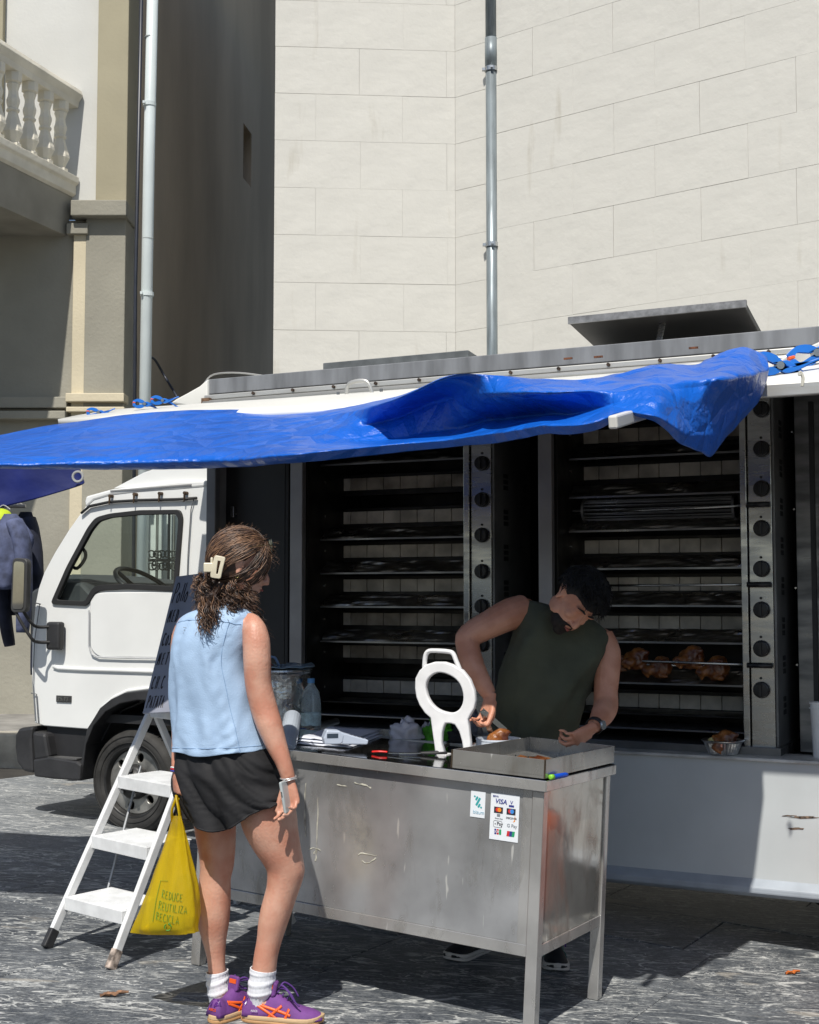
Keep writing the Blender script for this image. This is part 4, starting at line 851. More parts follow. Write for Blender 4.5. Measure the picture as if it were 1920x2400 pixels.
# card terminal, papers, wipes -----------------------------------------
def ontable(px,py,h=0): return TB.w(TB.hit(px,py,2,TH+h))
pp=ontable(795,1742); paper=thing('paper_stack','stack of crumpled blue white papers under the card terminal','paper',Tr(pp.x,pp.y,pp.z+.001))
PPm=mat('paper_bluewhite',(.66,.69,.76),.7,var=.05,bump=.002,bscale=12)
for k in range(3):
    cs=[ontable(*q) for q in ((693+4*k,1745-k*3),(820-6*k,1755-k*3),(903-4*k,1722-k),(770+5*k,1716-k*2))]; G=[]
    for i in range(13):
        r=[]
        for j in range(9):
            u,v=i/12,j/8; q=cs[0]*(1-u)*(1-v)+cs[1]*u*(1-v)+cs[2]*u*v+cs[3]*(1-u)*v; r.append(q-Vector((pp.x,pp.y,pp.z+.001))+Vector((0,0,.003+k*.007+.006*max(0,fbm((u*4+k,v*4,k),1,3)))))
        G.append(r)
    b=MB(); b.grid(G); b.build('sheet',PPm,paper,smooth=True,solid=.002)
pt=ontable(790,1745,.02)
term=thing('card_terminal','pale blue card payment terminal lying on papers on the table','card terminal',Tr(pt.x-.02,pt.y+.03,pt.z)@Matrix.Rotation(math.radians(12),4,'Z')@Matrix.Scale(.82,4))
TMc=mat('terminal_grey',(.46,.52,.62),.35,var=.03)
b=MB(); b.prism([(-.04,0),(.035,0),(.045,.012),(.05,.04),(.03,.062),(-.03,.066),(-.045,.03)],lambda x,z,y:(x,y,z),-.04,.04); b.build('printer_hump',TMc,term,bevel=.006)
b=MB(); b.prism([(.04,.0),(.16,-.004),(.165,.016),(.05,.05),(.035,.058)],lambda x,z,y:(x,y,z),-.037,.037); b.build('keypad_body',TMc,term,bevel=.005)
b=MB(); 
for i in range(4):
    for j in range(3):
        x=.085+.018*i; z=.047-.0225*((x-.05)/.115*1.5); b.box(x-.006,x+.006,-.024+j*.018,-.012+j*.018,z-.004,z+.004)
b.build('keys',mat('key_dark',(.06,.07,.09),.5),term)
b=MB(); b.box(-.03,.022,-.0415,-.0402,.03,.05); b.build('screen',mat('screen_dark',(.05,.07,.10),.15),term)
# roll of cling film
pr=ontable(678,1722,.035); rl=thing('film_roll','clear plastic film roll standing at the left end of the table','roll',Tr(pr.x,pr.y,pr.z))
b=MB(); Mr=Matrix.Rotation(math.radians(75),4,'Y')@Matrix.Rotation(math.radians(60),4,'X'); b.lathe([(.018,-.15),(.036,-.15),(.036,.15),(.018,.15),(.018,-.15)],20,M=Matrix.Rotation(math.radians(-70),4,'X'),caps=False); b.build('film',mat('film_clear',(.45,.50,.56),.2,var=.1,coat=.5),rl,smooth=False,bevel=.003)
# steel tube / foil box leaning
pf=at(690,1718,5.7); pg=at(790,1690,6.0); b=MB(); b.tube([(0,0,0),tuple(pg-pf)],.015,14); o=b.build('foil_roll',STL,None,smooth=True); o.location=pf; tag(o,'shiny foil roll lying behind the papers','foil roll')
# red handled knife, black pliers
pk=ontable(880,1762,.008); kn=thing('knife','knife with red handle lying flat on the table','knife',Tr(*pk)@Matrix.Rotation(math.radians(-8),4,'Z'))
b=MB(); b.tube(spline([(-.012,0,.0),(.015,-.003,.002),(.045,0,.0)],4),.0065,8,flat=.6); b.build('grip',mat('red_plastic',(.75,.02,.015),.3),kn,smooth=True)
b=MB(); b.prism([(.05,-.012),(.17,-.004),(.175,0),(.05,.012)],lambda x,y,z:(x,y,z),-.004,-.0025); b.build('blade',STL,kn)
pk=ontable(985,1765,.008); sc_=thing('scissors','black handled poultry shears lying beside the white stand','shears',Tr(*pk)@Matrix.Rotation(math.radians(15),4,'Z'))
b=MB(); 
for sg in (-1,1):
    b.tube([(x,y*sg,0) for x,y in spline([(0,0),(.03,.012),(.07,.02),(.1,.014)],4)],.005,6)
b.build('grips',BK,sc_,smooth=True); b=MB(); b.bar((-.0,0,0),(-.08,.006,0),.014,.004); b.bar((-.0,0,0),(-.08,-.006,0.004),.014,.004); b.build('blades',STL,sc_)
# crumpled plastic bags, green cloth, black cloth
def crumple(name,label,cat,px,py,wd,hg,m,seed,sharp=1.0,dy=0.06,par=None,solid=0):
    c=ontable(px,py); c.y+=dy; b=MB(); n=26; G=[]
    for i in range(n//2+1):
        a=math.pi*.5*i/(n//2)*1.0; r=[]
        for j in range(n):
            q=j/n*2*math.pi; d=Vector((math.cos(q)*math.cos(a),math.sin(q)*math.cos(a),math.sin(a))); k=1+.55*fbm(d*2.2+Vector((seed,0,0)),1.0,4)*sharp
            r.append((d.x*wd/2*k,d.y*wd/3*k,max(0,d.z*hg*k+(.002))))
        G.append(r)
    b.grid(G,closed=True); o=b.build(name,m,None,smooth=True); o.location=c; tag(o,label,cat); return o
PB=mat('thin_white_plastic',(.55,.54,.58),.3,var=.1,coat=.3)
crumple('plastic_bag','crumpled translucent white plastic bag at the back of the table','bag',952,1735,.13,.075,PB,1.3,.8)
crumple('plastic_bag','smaller crumpled white plastic bag beside the green cloth','bag',1008,1735,.09,.06,PB,4.1,.8)
crumple('green_cloth','bright green cloth bundled behind the white stand','cloth',1036,1742,.13,.085,mat('green_cloth',(.09,.42,.02),.9,var=.3,scale=30,bump=.004,bscale=30),7.7,.9,.10)
crumple('black_cloth','black cloth lying behind the legs of the white stand','cloth',1082,1748,.11,.06,mat('black_cloth',(.015,.015,.017),.9),9.2,.8,.1)
crumple('plastic_bag','shiny clear plastic wrap beside the white tin','bag',1118,1735,.07,.10,mat('clear_wrap',(.25,.26,.30),.15,coat=.6,var=.3,scale=30),12.2,.9,.2)
# ---- things on the truck counter
def onctr(px,y): x,_=tp(px,1700,y); return MTk@Vector((x,y,zF+.0))
pq=at(676,1690,5.9)
steelpot=thing('stock_pot','dented aluminium stock pot under blue plastic film beside the woman','pot',Tr(pq.x-.065,5.95,at(640,1745,5.95).z)); hpot=at(640,1566,5.95).z-at(640,1745,5.95).z
PM=mat('dented_aluminium',(.62,.62,.62),.28,1,var=.15,scale=10,bump=.02,bscale=9,rvar=.1)
b=MB(); b.lathe([(.155,0),(.16,.01),(.16,hpot-.02),(.168,hpot-.012),(.165,hpot)],44,caps=True); b.build('pot_body',PM,steelpot,smooth=False,bevel=.003)
b=MB(); G=[[((.165*u)*math.cos(a),(.165*u)*math.sin(a),hpot+.01+.02*fbm((u*3*math.cos(a),u*3*math.sin(a),1),1,3)) for a in [k/24*2*math.pi for k in range(24)]] for u in (.05,.35,.7,1.08)]; b.grid(G,closed=True); b.build('film_cover',mat('blue_film',(.35,.50,.62),.25,coat=.4,var=.2,scale=20),steelpot,smooth=True,solid=.002)
b=MB(); b.tube(spline([(-.06,-.03,hpot+.01),(-.045,-.04,hpot+.045),(-.0,-.04,hpot+.05),(.02,-.03,hpot+.012)],4),.006,8); b.build('lid_handle',mat('blue_plastic_light',(.3,.45,.7),.4),steelpot,smooth=True)
pe=crumple('red_rag','red rag on top of the stock pot','cloth',630,1600,.05,.02,mat('red_rag',(.5,.02,.02),.9),3.3,.8); pe.location=(pq.x-.10,5.93,at(640,1566,5.95).z+.004)
bl=at(729,1690,5.85); bz=at(729,1740,5.85).z; bt=thing('water_bottle','clear ribbed plastic water bottle beside the stock pot','bottle',Tr(bl.x,5.85,bz)); hb_=at(729,1590,5.85).z-bz
GLm=bpy.data.materials.new('clear_plastic'); GLm.use_nodes=True; MATS['clear_plastic']=GLm; _b=GLm.node_tree.nodes['Principled BSDF']; _b.inputs['Base Color'].default_value=(.78,.90,.93,1); _b.inputs['Roughness'].default_value=.12; _b.inputs['Transmission Weight'].default_value=.75; _b.inputs['IOR'].default_value=1.2
pr_=[(.001,0),(.04,0)]+[(.042+(.002 if i%2 else 0),.01+i*.012) for i in range(12)]+[(.043,.17),(.036,hb_-.06),(.018,hb_-.03),(.014,hb_-.02)]
b=MB(); b.lathe(pr_,24); b.build('bottle_body',GLm,bt,smooth=True); b=MB(); b.lathe([(.016,hb_-.02),(.016,hb_),(0,hb_)],16); b.build('cap',mat('cap_blue',(.1,.3,.6),.4),bt)
b=MB(); b.lathe([(.0445,.075),(.0445,.13)],24,caps=False); b.build('bottle_label',mat('label_pale',(.5,.68,.72),.5,var=.2,scale=60),bt)
# foil container with chicken on the counter edge
fc=MTk@Vector((tp(1689,1776,.0)[0],.05,zT+.013)); fb=thing('foil_container','round foil container with a roast chicken on the truck counter edge','container',Tr(*fc))
G=[]; n=72
for r0,z in ((.0,.002),(.060,.001),(.063,.006),(.082,.052),(.094,.060),(.096,.063),(.092,.065),(.081,.058)):
    G.append([((r0+(.0022*math.cos(j/n*2*math.pi*36) if .06<r0<.085 else 0))*math.cos(j/n*2*math.pi),(r0+(.0022*math.cos(j/n*2*math.pi*36) if .06<r0<.085 else 0))*math.sin(j/n*2*math.pi),z) for j in range(n)])
b=MB(); b.grid(G,closed=True); b.build('foil_bowl',mat('bright_foil',(.80,.80,.78),.28,1,var=.1,scale=30,bump=.003,bscale=60),fb,smooth=False,solid=.001)
chicken((fc.x,fc.y,fc.z+.050),.80,.2,'roast chicken lying in the foil container on the counter edge')
pg=crumple('potato','boiled potato beside the chicken in the foil container','food',1660,1740,.035,.03,mat('potato',(.55,.48,.20),.6,var=.2),5.0,.3); pg.location=(fc.x-.058,fc.y-.02,fc.z+.042)
cpw=MTk@Vector((tp(1921,1790,.12)[0],.12,zF+.0)); cu_=thing('foam_cups','stack of white foam cups at the right edge of the counter','cups',Tr(*cpw))
b=MB(); zc0=at(1915,1645,cpw.y).z-cpw.z; b.lathe([(.026,0),(.036,zc0-.01),(.040,zc0-.008),(.040,zc0),(.034,zc0)],28); b.build('cup',mat('foam_white',(.80,.80,.80),.6),cu_,smooth=False)
for k in range(1):
    b=MB(); b.lathe([(.0402,zc0-.03),(.041,zc0-.027),(.0402,zc0-.024)],28,caps=False); b.build('cup_rim',MATS['foam_white'],cu_)
# ---------------------------------------------------------------- blue tarpaulin
TP=mat('blue_tarpaulin',(.002,.135,.66),.42,var=.12,scale=3,c2=(.0015,.105,.54),coat=.35,bump=.005,bscale=55)
def tarp_mat():
    n,l,b=nodes(TP); b.inputs['Coat Roughness'].default_value=.22
    tc=n.new('ShaderNodeTexCoord'); z=n.new('ShaderNodeTexVoronoi'); z.feature='DISTANCE_TO_EDGE'; z.inputs['Scale'].default_value=7; l.new(tc.outputs['Object'],z.inputs[0]); bp=[x for x in n if x.type=='BUMP'][0]
    b2=n.new('ShaderNodeBump'); b2.inputs['Distance'].default_value=.03; l.new(z.outputs[0],b2.inputs['Height']); l.new(b2.outputs[0],bp.inputs['Normal'])
    l.new(bp.outputs[0],b.inputs['Coat Normal'])
    # a little daylight passes the woven sheet
    tr=n.new('ShaderNodeBsdfTranslucent'); tr.inputs[0].default_value=(.005,.07,.42,1); mx=n.new('ShaderNodeMixShader'); mx.inputs[0].default_value=.10; out=n['Material Output']; l.new(b.outputs[0],mx.inputs[1]); l.new(tr.outputs[0],mx.inputs[2]); l.new(mx.outputs[0],out.inputs[0])
tarp_mat()
# columns of control points (px,py,depth): lid -> ridge -> belly -> hem -> tucked under
C=[
 [(-420,1010,6.2),(-420,1030,5.9),(-420,1060,5.5),(-420,1080,5.1),(-420,1092,4.95),(-420,1099,5.0),(-420,1096,5.12)],
 [(-150,1040,6.2),(-150,1046,5.95),(-150,1062,5.5),(-150,1078,5.1),(-150,1088,4.93),(-150,1098,4.98),(-150,1096,5.1)],
 [(0,1021,6.3),(0,1030,6.0),(0,1050,5.5),(0,1072,5.05),(0,1086,4.92),(0,1098,4.96),(0,1094,5.1)],
 [(130,996,6.25),(130,1010,5.95),(130,1035,5.5),(130,1065,5.05),(130,1086,4.93),(130,1100,4.98),(130,1094,5.1)],
 [(345,968,6.05),(345,985,5.85),(345,1020,5.4),(345,1058,5.05),(345,1082,4.92),(345,1101,4.98),(345,1092,5.1)],
 [(520,962,5.95),(520,978,5.75),(520,1010,5.35),(520,1052,4.95),(520,1078,4.82),(520,1096,4.9),(520,1086,5.0)],
 [(650,960,6.05),(655,980,5.65),(655,1012,5.2),(650,1048,4.80),(655,1068,4.50),(660,1087,4.58),(660,1078,4.95)],
 [(790,948,6.0),(790,972,5.3),(780,1006,5.02),(775,1040,4.88),(775,1058,4.50),(775,1077,4.56),(775,1068,4.88)],
 [(930,930,5.92),(925,938,4.74),(915,985,5.0),(905,1032,4.92),(905,1046,4.62),(905,1064,4.66),(905,1056,4.72)],
 [(1045,890,5.82),(1055,882,4.46),(1040,935,4.74),(1040,1010,4.76),(1040,1033,4.55),(1040,1051,4.58),(1040,1044,4.6)],
 [(1150,890,5.75),(1160,884,4.42),(1160,925,4.36),(1160,985,4.62),(1160,1018,4.38),(1160,1040,4.42),(1160,1034,4.5)],
 [(1260,896,5.66),(1265,893,4.40),(1270,925,4.18),(1275,974,4.42),(1275,1002,4.08),(1275,1022,4.12),(1275,1014,4.25)],
 [(1370,900,5.58),(1375,893,4.40),(1375,922,4.12),(1380,964,4.20),(1385,990,3.92),(1390,1010,3.96),(1390,1002,4.1)],
 [(1450,885,5.5),(1450,878,4.45),(1455,925,4.10),(1460,952,4.06),(1465,972,4.0),(1470,982,4.02),(1470,975,4.25)],
 [(1540,864,5.4),(1540,860,4.55),(1538,905,4.1),(1535,955,4.0),(1535,985,3.96),(1535,998,4.0),(1545,985,4.2)],
 [(1620,868,5.2),(1620,862,4.60),(1625,905,4.2),(1610,960,4.15),(1600,1020,4.1),(1590,1040,4.12),(1610,1000,4.3)],
 [(1655,852,5.18),(1655,848,4.65),(1660,900,4.2),(1650,955,4.22),(1645,1020,4.22),(1640,1056,4.25),(1650,1005,4.4)],
 [(1690,838,5.15),(1690,832,4.70),(1690,895,4.2),(1685,950,4.3),(1680,1020,4.32),(1667,1073,4.35),(1680,1010,4.5)],
 [(1712,830,5.13),(1712,826,4.72),(1722,886,4.3),(1715,940,4.38),(1705,1000,4.38),(1690,1044,4.4),(1700,990,4.55)],
 [(1748,824,5.1),(1750,820,4.75),(1765,880,4.45),(1760,925,4.5),(1745,965,4.5),(1725,1003,4.5),(1730,960,4.6)],
 [(1792,832,5.0),(1797,838,4.78),(1802,865,4.7),(1797,890,4.68),(1788,920,4.66),(1775,945,4.65),(1775,930,4.7)],
]
CP=[[tuple(at(*q)) for q in c] for c in C]
def lin(P,m):
    P=[np.array(p,float) for p in P]; o=[]
    for a_,b_ in zip(P,P[1:]):
        for k in range(m): o.append(a_*(1-k/m)+b_*k/m)
    return o+[P[-1]]
cols_=[(lambda A_,B_,wt:[a_*(1-wt)+b_*wt for a_,b_ in zip(A_,B_)])(spline(c,10),lin(c,10),min(1,max(0,(ci-5)/2))) for ci,c in enumerate(CP)]
rows_=[spline([c[r] for c in cols_],16) for r in range(len(cols_[0]))]
G=[list(x) for x in zip(*rows_)]; G=[list(x) for x in zip(*G)]; nr=len(G); nc=len(G[0])
out=[]
for i,r in enumerate(G):
    # amplitude of creases grows to the right
    rr=[]
    for j,p in enumerate(r):
        p=Vector([float(v_) for v_ in p]); t=j/(len(r)-1); a=.003+.009*max(0,min(1,(t-.42)/.2))*(1-.6*max(0,(t-.9)/.1)); q=Vector(p)
        # sharp creases: ridged noise
        n1=abs(noise.noise(q*4.0+Vector((3,9,1)))); n2=abs(noise.noise(q*9+Vector((7,1,2)))); n3=fbm(q,18,3)
        f1=noise.voronoi(q*4.2)[0][0]; f2=noise.voronoi(q*9.5+Vector((5,2,7)))[0][0]; d=a*(2.6*(f1-.4)+1.0*(f2-.4)+.5*(.3-n1))
        rr.append(q+Vector((-.15,-.75,.65))*d)
    out.append(rr)
b=MB(); b.grid(out); tarp=b.build('blue_tarpaulin',TP,None,smooth=True,solid=.0025)
tag(tarp,'big bright blue tarpaulin draped over the lid as an awning, bunched at the right','tarpaulin')
# second, deep blue sheet further left with jackets hanging below it
YJ=9.0
b=MB(); L_=[[at(x,y,YJ+dy) for x,y in c] for c,dy in (([(-260,1060),(-260,1190),(-260,1245)],0),([(-100,1070),(-100,1150),(-100,1215)],.0),([(0,1080),(0,1145),(0,1190)],.1),([(100,1085),(100,1130),(100,1165)],.12),([(170,1080),(178,1115),(188,1138)],.15),([(182,1075),(190,1105),(197,1128)],.2))]
G=surf(L_,6,6); b.grid([[Vector(p)+Vector((0,.02*fbm(p,3,3),0)) for p in r] for r in G]); o=b.build('dark_blue_tarpaulin',mat('dark_blue_tarp',(.006,.015,.14),.45,var=.15,scale=4,bump=.003,bscale=12),None,smooth=True,solid=.004); tag(o,'dark blue tarpaulin corner with a grommet above the hanging jackets','tarpaulin')
b=MB(); g0=at(185,1118,YJ+.12); b.tube([g0+Vector((.035*math.cos(a),-.03,.035*math.sin(a))) for a in [i/16*2*math.pi for i in range(16)]],.009,6,closed=True); o2=b.build('grommet',ALU,o); 
# rail for jackets
b=MB(); r0=at(-300,1190,YJ+.3); r1=at(60,1186,YJ+.3); b.tube([r0,r1],.014,8); o=b.build('clothes_rail',ALU,None,smooth=True); tag(o,'thin metal rail carrying the jackets under the dark blue tarpaulin','rail')
def jacket(px0,pxw,py0,py1,Y,m,label,seed,inner=None):
    p0=at(px0,py0,Y); o=thing('jacket',label,'jacket',Tr(*p0),'jackets hanging at the left edge'); Wd=pxw/F*Y; Hh=(py1-py0)/F*Y
    G=[]; n=26
    for k in range(15):
        t=k/14; wdt=Wd*(.25+.75*min(1,t*3.2))*(1-.12*t); r=[]
        for j in range(n):
            a=j/n*2*math.pi; rp=1+.10*math.sin(a*7+seed+t*2)+.06*math.sin(a*13+seed*3)
            r.append((math.cos(a)*wdt/2*rp+.05*math.sin(t*3+seed),math.sin(a)*wdt*.22*rp,-Hh*.62*t))
        G.append(r)
    b=MB(); b.grid(G,closed=True); b.build('jacket_body',m,o,smooth=True,solid=.006)
    for sg in (-1,1):
        b=MB(); b.tube(spline([(sg*Wd*.25,-.02,-.05),(sg*Wd*.46,-.05,-Hh*.25),(sg*Wd*.42+.04,-.07,-Hh*.62),(sg*Wd*.34+.06,-.08,-Hh*(.97 if sg>0 else .8))],5),[.07,.075,.078,.075,.075,.075,.072,.07,.068,.066,.064,.062,.06,.058,.055,.05],12,flat=.7); b.build('sleeve',m,o,smooth=True)
    b=MB(); b.tube(spline([(-.04,-.03,.03),(0,-.02,.06),(.05,-.03,.03)],4),.004,6); b.build('hanger_hook',ALU,o)
    return o
JB=mat('slate_blue_cloth',(.10,.12,.22),.8,var=.3,scale=14,bump=.004,bscale=12); JN=mat('navy_cloth',(.02,.025,.05),.85,var=.3,scale=10)
jacket(10,105,1205,1490,YJ+.05,JB,'slate blue jacket hanging nearest under the dark tarpaulin',1.0)
jacket(48,90,1200,1590,YJ+.35,JN,'dark navy jacket hanging behind the slate blue one',2.2)
jacket(-20,70,1195,1260,YJ+.5,mat('neon_yellow',(.55,.70,.02),.7),'neon yellow vest on a hanger at the left edge',3.0)
# clamps -------------------------------------------------------------
CBl=mat('clamp_blue',(.01,.16,.62),.35,coat=.3); CO=mat('clamp_orange',(.85,.12,.02),.45)
def clamp(label,M,s=1.0):
    o=thing('spring_clamp',label,'clamp',M,'blue spring clamps')
    for sg in (-1,1):
        # one arm: jaw on its own side in front of the pivot, handle crossing to the other side behind it
        up_e=[(-.090,.004),(-.088,.020),(-.055,.036),(-.015,.030),(.02,.004),(.06,-.010),(.115,-.040),(.135,-.046)]; lo_e=[(.133,-.036),(.112,-.028),(.06,.006),(.02,.022),(-.01,.008),(-.03,.012),(-.06,.020),(-.076,.004)]
        b=MB(); b.prism([(x*s,z*sg*s) for x,z in up_e[:1]+[tuple(p) for p in spline(up_e[1:],3)]+[tuple(p) for p in spline(lo_e,3)]],lambda x,z,y:(x,y,z),-.010*s+.004*sg*s,.010*s+.004*sg*s); b.build('jaw_arm',CBl,o,bevel=.003)
        b=MB(); b.box(-.093*s,-.072*s,-.012*s,.012*s,(.001 if sg>0 else -.011)*s,(.011 if sg>0 else -.001)*s); b.build('jaw_pad',CO,o,bevel=.002)
    b=MB(); b.tube([(0,-.018*s,0),(0,.018*s,0)],.013*s,10); b.build('pivot',STL,o); 
    return o
def cm(px,py,Y,ang,ry=0): return Tr(*at(px,py,Y))@Matrix.Rotation(ry,4,'Z')@Matrix.Rotation(ang,4,'Y')
clamp('big blue clamp pinning the tarpaulin end to the white bar',cm(1826,858,5.0,math.radians(8)),1.2)
clamp('blue clamp at the right picture edge with orange pads',cm(1912,828,5.15,math.radians(-15)),1.2)
for (px,py,lab) in ((230,964,'blue and orange clamp leftmost on the white lid edge'),(338,944,'small blue clamp beside the cab corner of the lid'),(380,936,'blue and orange clamp on the lid nearest the roof')):
    clamp(lab,cm(px,py+3,6.45,math.radians(2),.3),.6)
# white bars of the awning
b=MB(); b.bar(at(1795,872,5.15),at(1990,785,5.4),.02,.045); b.build('awning_bar',mat('bar_white',(.72,.71,.66),.35,var=.06),None,bevel=.004); tag(bpy.data.objects['awning_bar'],'white aluminium bar holding the tarpaulin end at the right','bar')
b=MB(); b.bar(at(1436,990,3.84),at(1560,952,4.4),.028,.04); o=b.build('awning_pole',MATS['bar_white'],None,bevel=.006); tag(o,'white awning arm end poking out of the blue tarpaulin','bar')
b=MB(); b.tube(spline([at(1874,880,4.6),at(1876,872,4.6),at(1882,885,4.6),at(1880,905,4.6)],4),.006,6); b.build('knotted_cord',mat('cord_white',(.6,.58,.5),.8),None); tag(bpy.data.objects['knotted_cord'],'short knotted cord end hanging below the clamp','cord')
# ---------------------------------------------------------------- step ladder and chalkboard
LA=mat('ladder_white',(.74,.75,.75),.4,var=.08,scale=14,bump=.0006,bscale=40); 
def V3(a): return Vector(a)
Lf=onground(108,2222); Rf=onground(258,2272)
Lt=at(348,1681,Lf.y+.47); Rt=at(473,1698,Rf.y+.40)
lad=thing('step_ladder','small white three step ladder carrying the menu board','ladder',Tr(*Lf)); O_=Lf
def lp(p): return tuple(Vector(p)-O_)
dL=(Lt-Lf); dR=(Rt-Rf); side_=(Rf-Lf).normalized(); upn=side_.cross(dL.normalized())
for nm,a,c in (('rail',Lf,Lt),('rail',Rf,Rt)):
    b=MB(); dd=(c-a); b.bar(lp(a+dd*.06),lp(a+dd*1.12),.021,.036,up=tuple(upn)); b.build(nm,LA,lad,bevel=.004)
    b=MB(); b.bar(lp(a),lp(a+dd*.075),.027,.042,up=tuple(upn)); b.build('foot_cap' ,BK if a is Lf else mat('worn_foot',(.55,.45,.38),.8,var=.4,scale=40),lad,bevel=.005)
back=Vector((side_.y*-1,side_.x,0)); 
if back.y<0: back=-back
for fL in (.22,.475,.735):
    a=Lf+dL*fL; c=Rf+dR*fL; a=a+(c-a)*.03; c2_=c-(c-Lf-dL*fL)*.03; z=min(a.z,c2_.z); a.z=c2_.z=(a.z+c2_.z)/2
    b=MB(); M=Matrix((( *((c2_-a).normalized()),0),( *back,0),(0,0,1,0),(0,0,0,1))).transposed(); M.translation=Vector(lp(a)); wdt=(c2_-a).length
    b.box(0,wdt,-.035,.20,-.006,0,M); b.box(0,wdt,-.037,-.031,-.05,0,M); b.box(0,.005,-.03,.19,-.045,-.006,M); b.box(wdt-.005,wdt,-.03,.19,-.045,-.006,M)
    st_=b.build('step',LA,lad,bevel=.002)
    b=MB()
    for k in range(16): b.box(.012,wdt-.012,-.025+k*.0135,-.020+k*.0135,0,.0022,M)
    b.build('anti_slip_rib',LA,st_)
    for q in (a,c2_):
        b=MB(); b.cbox(Vector(lp(q))+Vector((0,-.0,-.02)),(.018,.03,.02)); b.build('hinge_block',BK,lad,bevel=.003)
for a,s_ in ((Lt,0),(Rt,1)):
    top=a+(dL if s_==0 else dR)*.05; ft=a+back*.55; ft.z=gz(ft.x)+.0; b=MB(); b.bar(lp(top),lp(ft),.02,.03); b.build('rear_leg',LA,lad,bevel=.003)
b=MB(); b.tube([lp(at(330,1795,5.75)),lp(at(246,2110,5.55))],.006,6); b.build('stay_rod',mat('rod_grey',(.35,.36,.37),.4,.6),lad)
b=MB(); a=Lt+dL*.03; c=Rt+dR*.03; b.bar(lp(a),lp(c),.03,.05); b.build('top_bar',LA,lad,bevel=.004)
# chalkboard
BW_=.44; B0=at(334,1672,5.62); B1=at(413,1351,5.84); wdir=side_; 
up_=(B1-B0); BH=up_.length; up_.normalize(); xd_=(wdir-up_*wdir.dot(up_)).normalized(); nb=xd_.cross(up_)
MBd=Matrix((( *xd_,0),( *up_,0),( *nb,0),(0,0,0,1))).transposed(); MBd.translation=B0
board=thing('menu_board','dark slate menu board with handwritten Spanish words leaning on the ladder','sign',MBd)
b=MB(); b.box(0,BW_,0,BH,-.008,0); b.build('board',mat('slate_board',(.27,.285,.34),.6,var=.1,scale=6),board,bevel=.002)
INK=mat('black_ink',(.008,.008,.012),.5)
GLY={'P':[[(0,0),(.05,.5),(.1,1)],[(.02,.95),(.35,1.05),(.6,.85),(.45,.6),(.1,.5)]],'o':[[(.25,.5),(.02,.3),(.1,.03),(.35,.02),(.45,.3),(.3,.52),(.2,.42)]],'l':[[(.05,.05),(.12,1)]],
'M':[[(0,0),(.12,.95),(.32,.35),(.58,1),(.62,.02)]],'E':[[(.5,.95),(.1,.95),(.02,.03),(.5,.05)],[(.06,.5),(.4,.52)]],'D':[[(.08,.02),(.1,.98)],[(0,.98),(.45,.85),(.55,.4),(.35,.08),(0,.02)]],'C':[[(.55,.85),(.3,1),(.05,.6),(.08,.15),(.35,0),(.6,.15)]],
'S':[[(.45,.8),(.25,.95),(.05,.75),(.25,.5),(.42,.25),(.2,.02),(0,.12)]],'O':[[(.3,.8),(.03,.5),(.1,.08),(.4,.02),(.52,.45),(.28,.82)]],'T':[[(0,.95),(.6,.98)],[(.3,.97),(.25,0)]],'H':[[(.05,0),(.1,1)],[(.5,.02),(.58,1)],[(.07,.5),(.55,.52)]],'.':[[(.05,.0),(.1,.05)]],'A':[[(0,0),(.3,.95),(.6,0)],[(.1,.3),(.5,.32)]],'L':[[(.1,1),(.02,.02),(.5,.04)]],'I':[[(.1,0),(.14,.95)]],'R':[[(0,0),(.06,1)],[(0,.97),(.42,.95),(.45,.65),(.05,.5),(.5,0)]],'U':[[(0,1),(.04,.1),(.3,0),(.5,.15),(.55,1)]],'Z':[[(0,.95),(.5,.97),(.02,.03),(.55,.05)]]}
def strokes(s,h,x,y,fn,r,slant=.12,adv=.68,xw=.62):
    b=MB()
    for ch in s:
        if ch in GLY:
            for L in GLY[ch]:
                pts=spline([(x+(a+slant*c)*h*xw,y+c*h) for a,c in L],4) if ch not in 'ATMHIELZ' else [(x+(a+slant*c)*h*xw,y+c*h) for a,c in L]
                b.tube([fn(p[0],p[1]) for p in pts],r,5)
        x+=h*(adv if ch not in 'lI.' else adv*.5)*(1 if ch!='M' else 1.15)
    return b
for s,h,t,adv in (('Pollo',.090,.795,.26),('MED',.058,.65,.36),('COS',.058,.48,.36),('MET',.055,.34,.40),('CH.C',.055,.17,.42),('PATATA',.052,.035,.33)):
    strokes(s,h,.016,t*BH,lambda a,c:(a,c,.001),.0022,.12,adv,.34).build('handwriting',INK,board)
# orange leaf and dry scraps on the paving
for (px,py,sz,lab,c_) in ((1858,2284,.035,'small orange dry leaf on the paving at the right',(.55,.14,.02)),(268,2335,.05,'brown dry leaf scrap on the paving before the ladder',(.30,.16,.09))):
    p=onground(px,py); b=MB(); G=[[((i/6-.5)*sz*2,(j/3-.5)*sz*.7*math.sin(math.pi*(.1+.8*i/6)),.004+.012*abs(math.sin(i*1.1+j))) for j in range(4)] for i in range(7)]; b.grid(G); o=b.build('dry_leaf',mat('leaf_%d'%px,c_,.8,var=.3,scale=60),None,solid=.001); o.location=p; o.rotation_euler=(0,0,.4); tag(o,lab,'leaf')

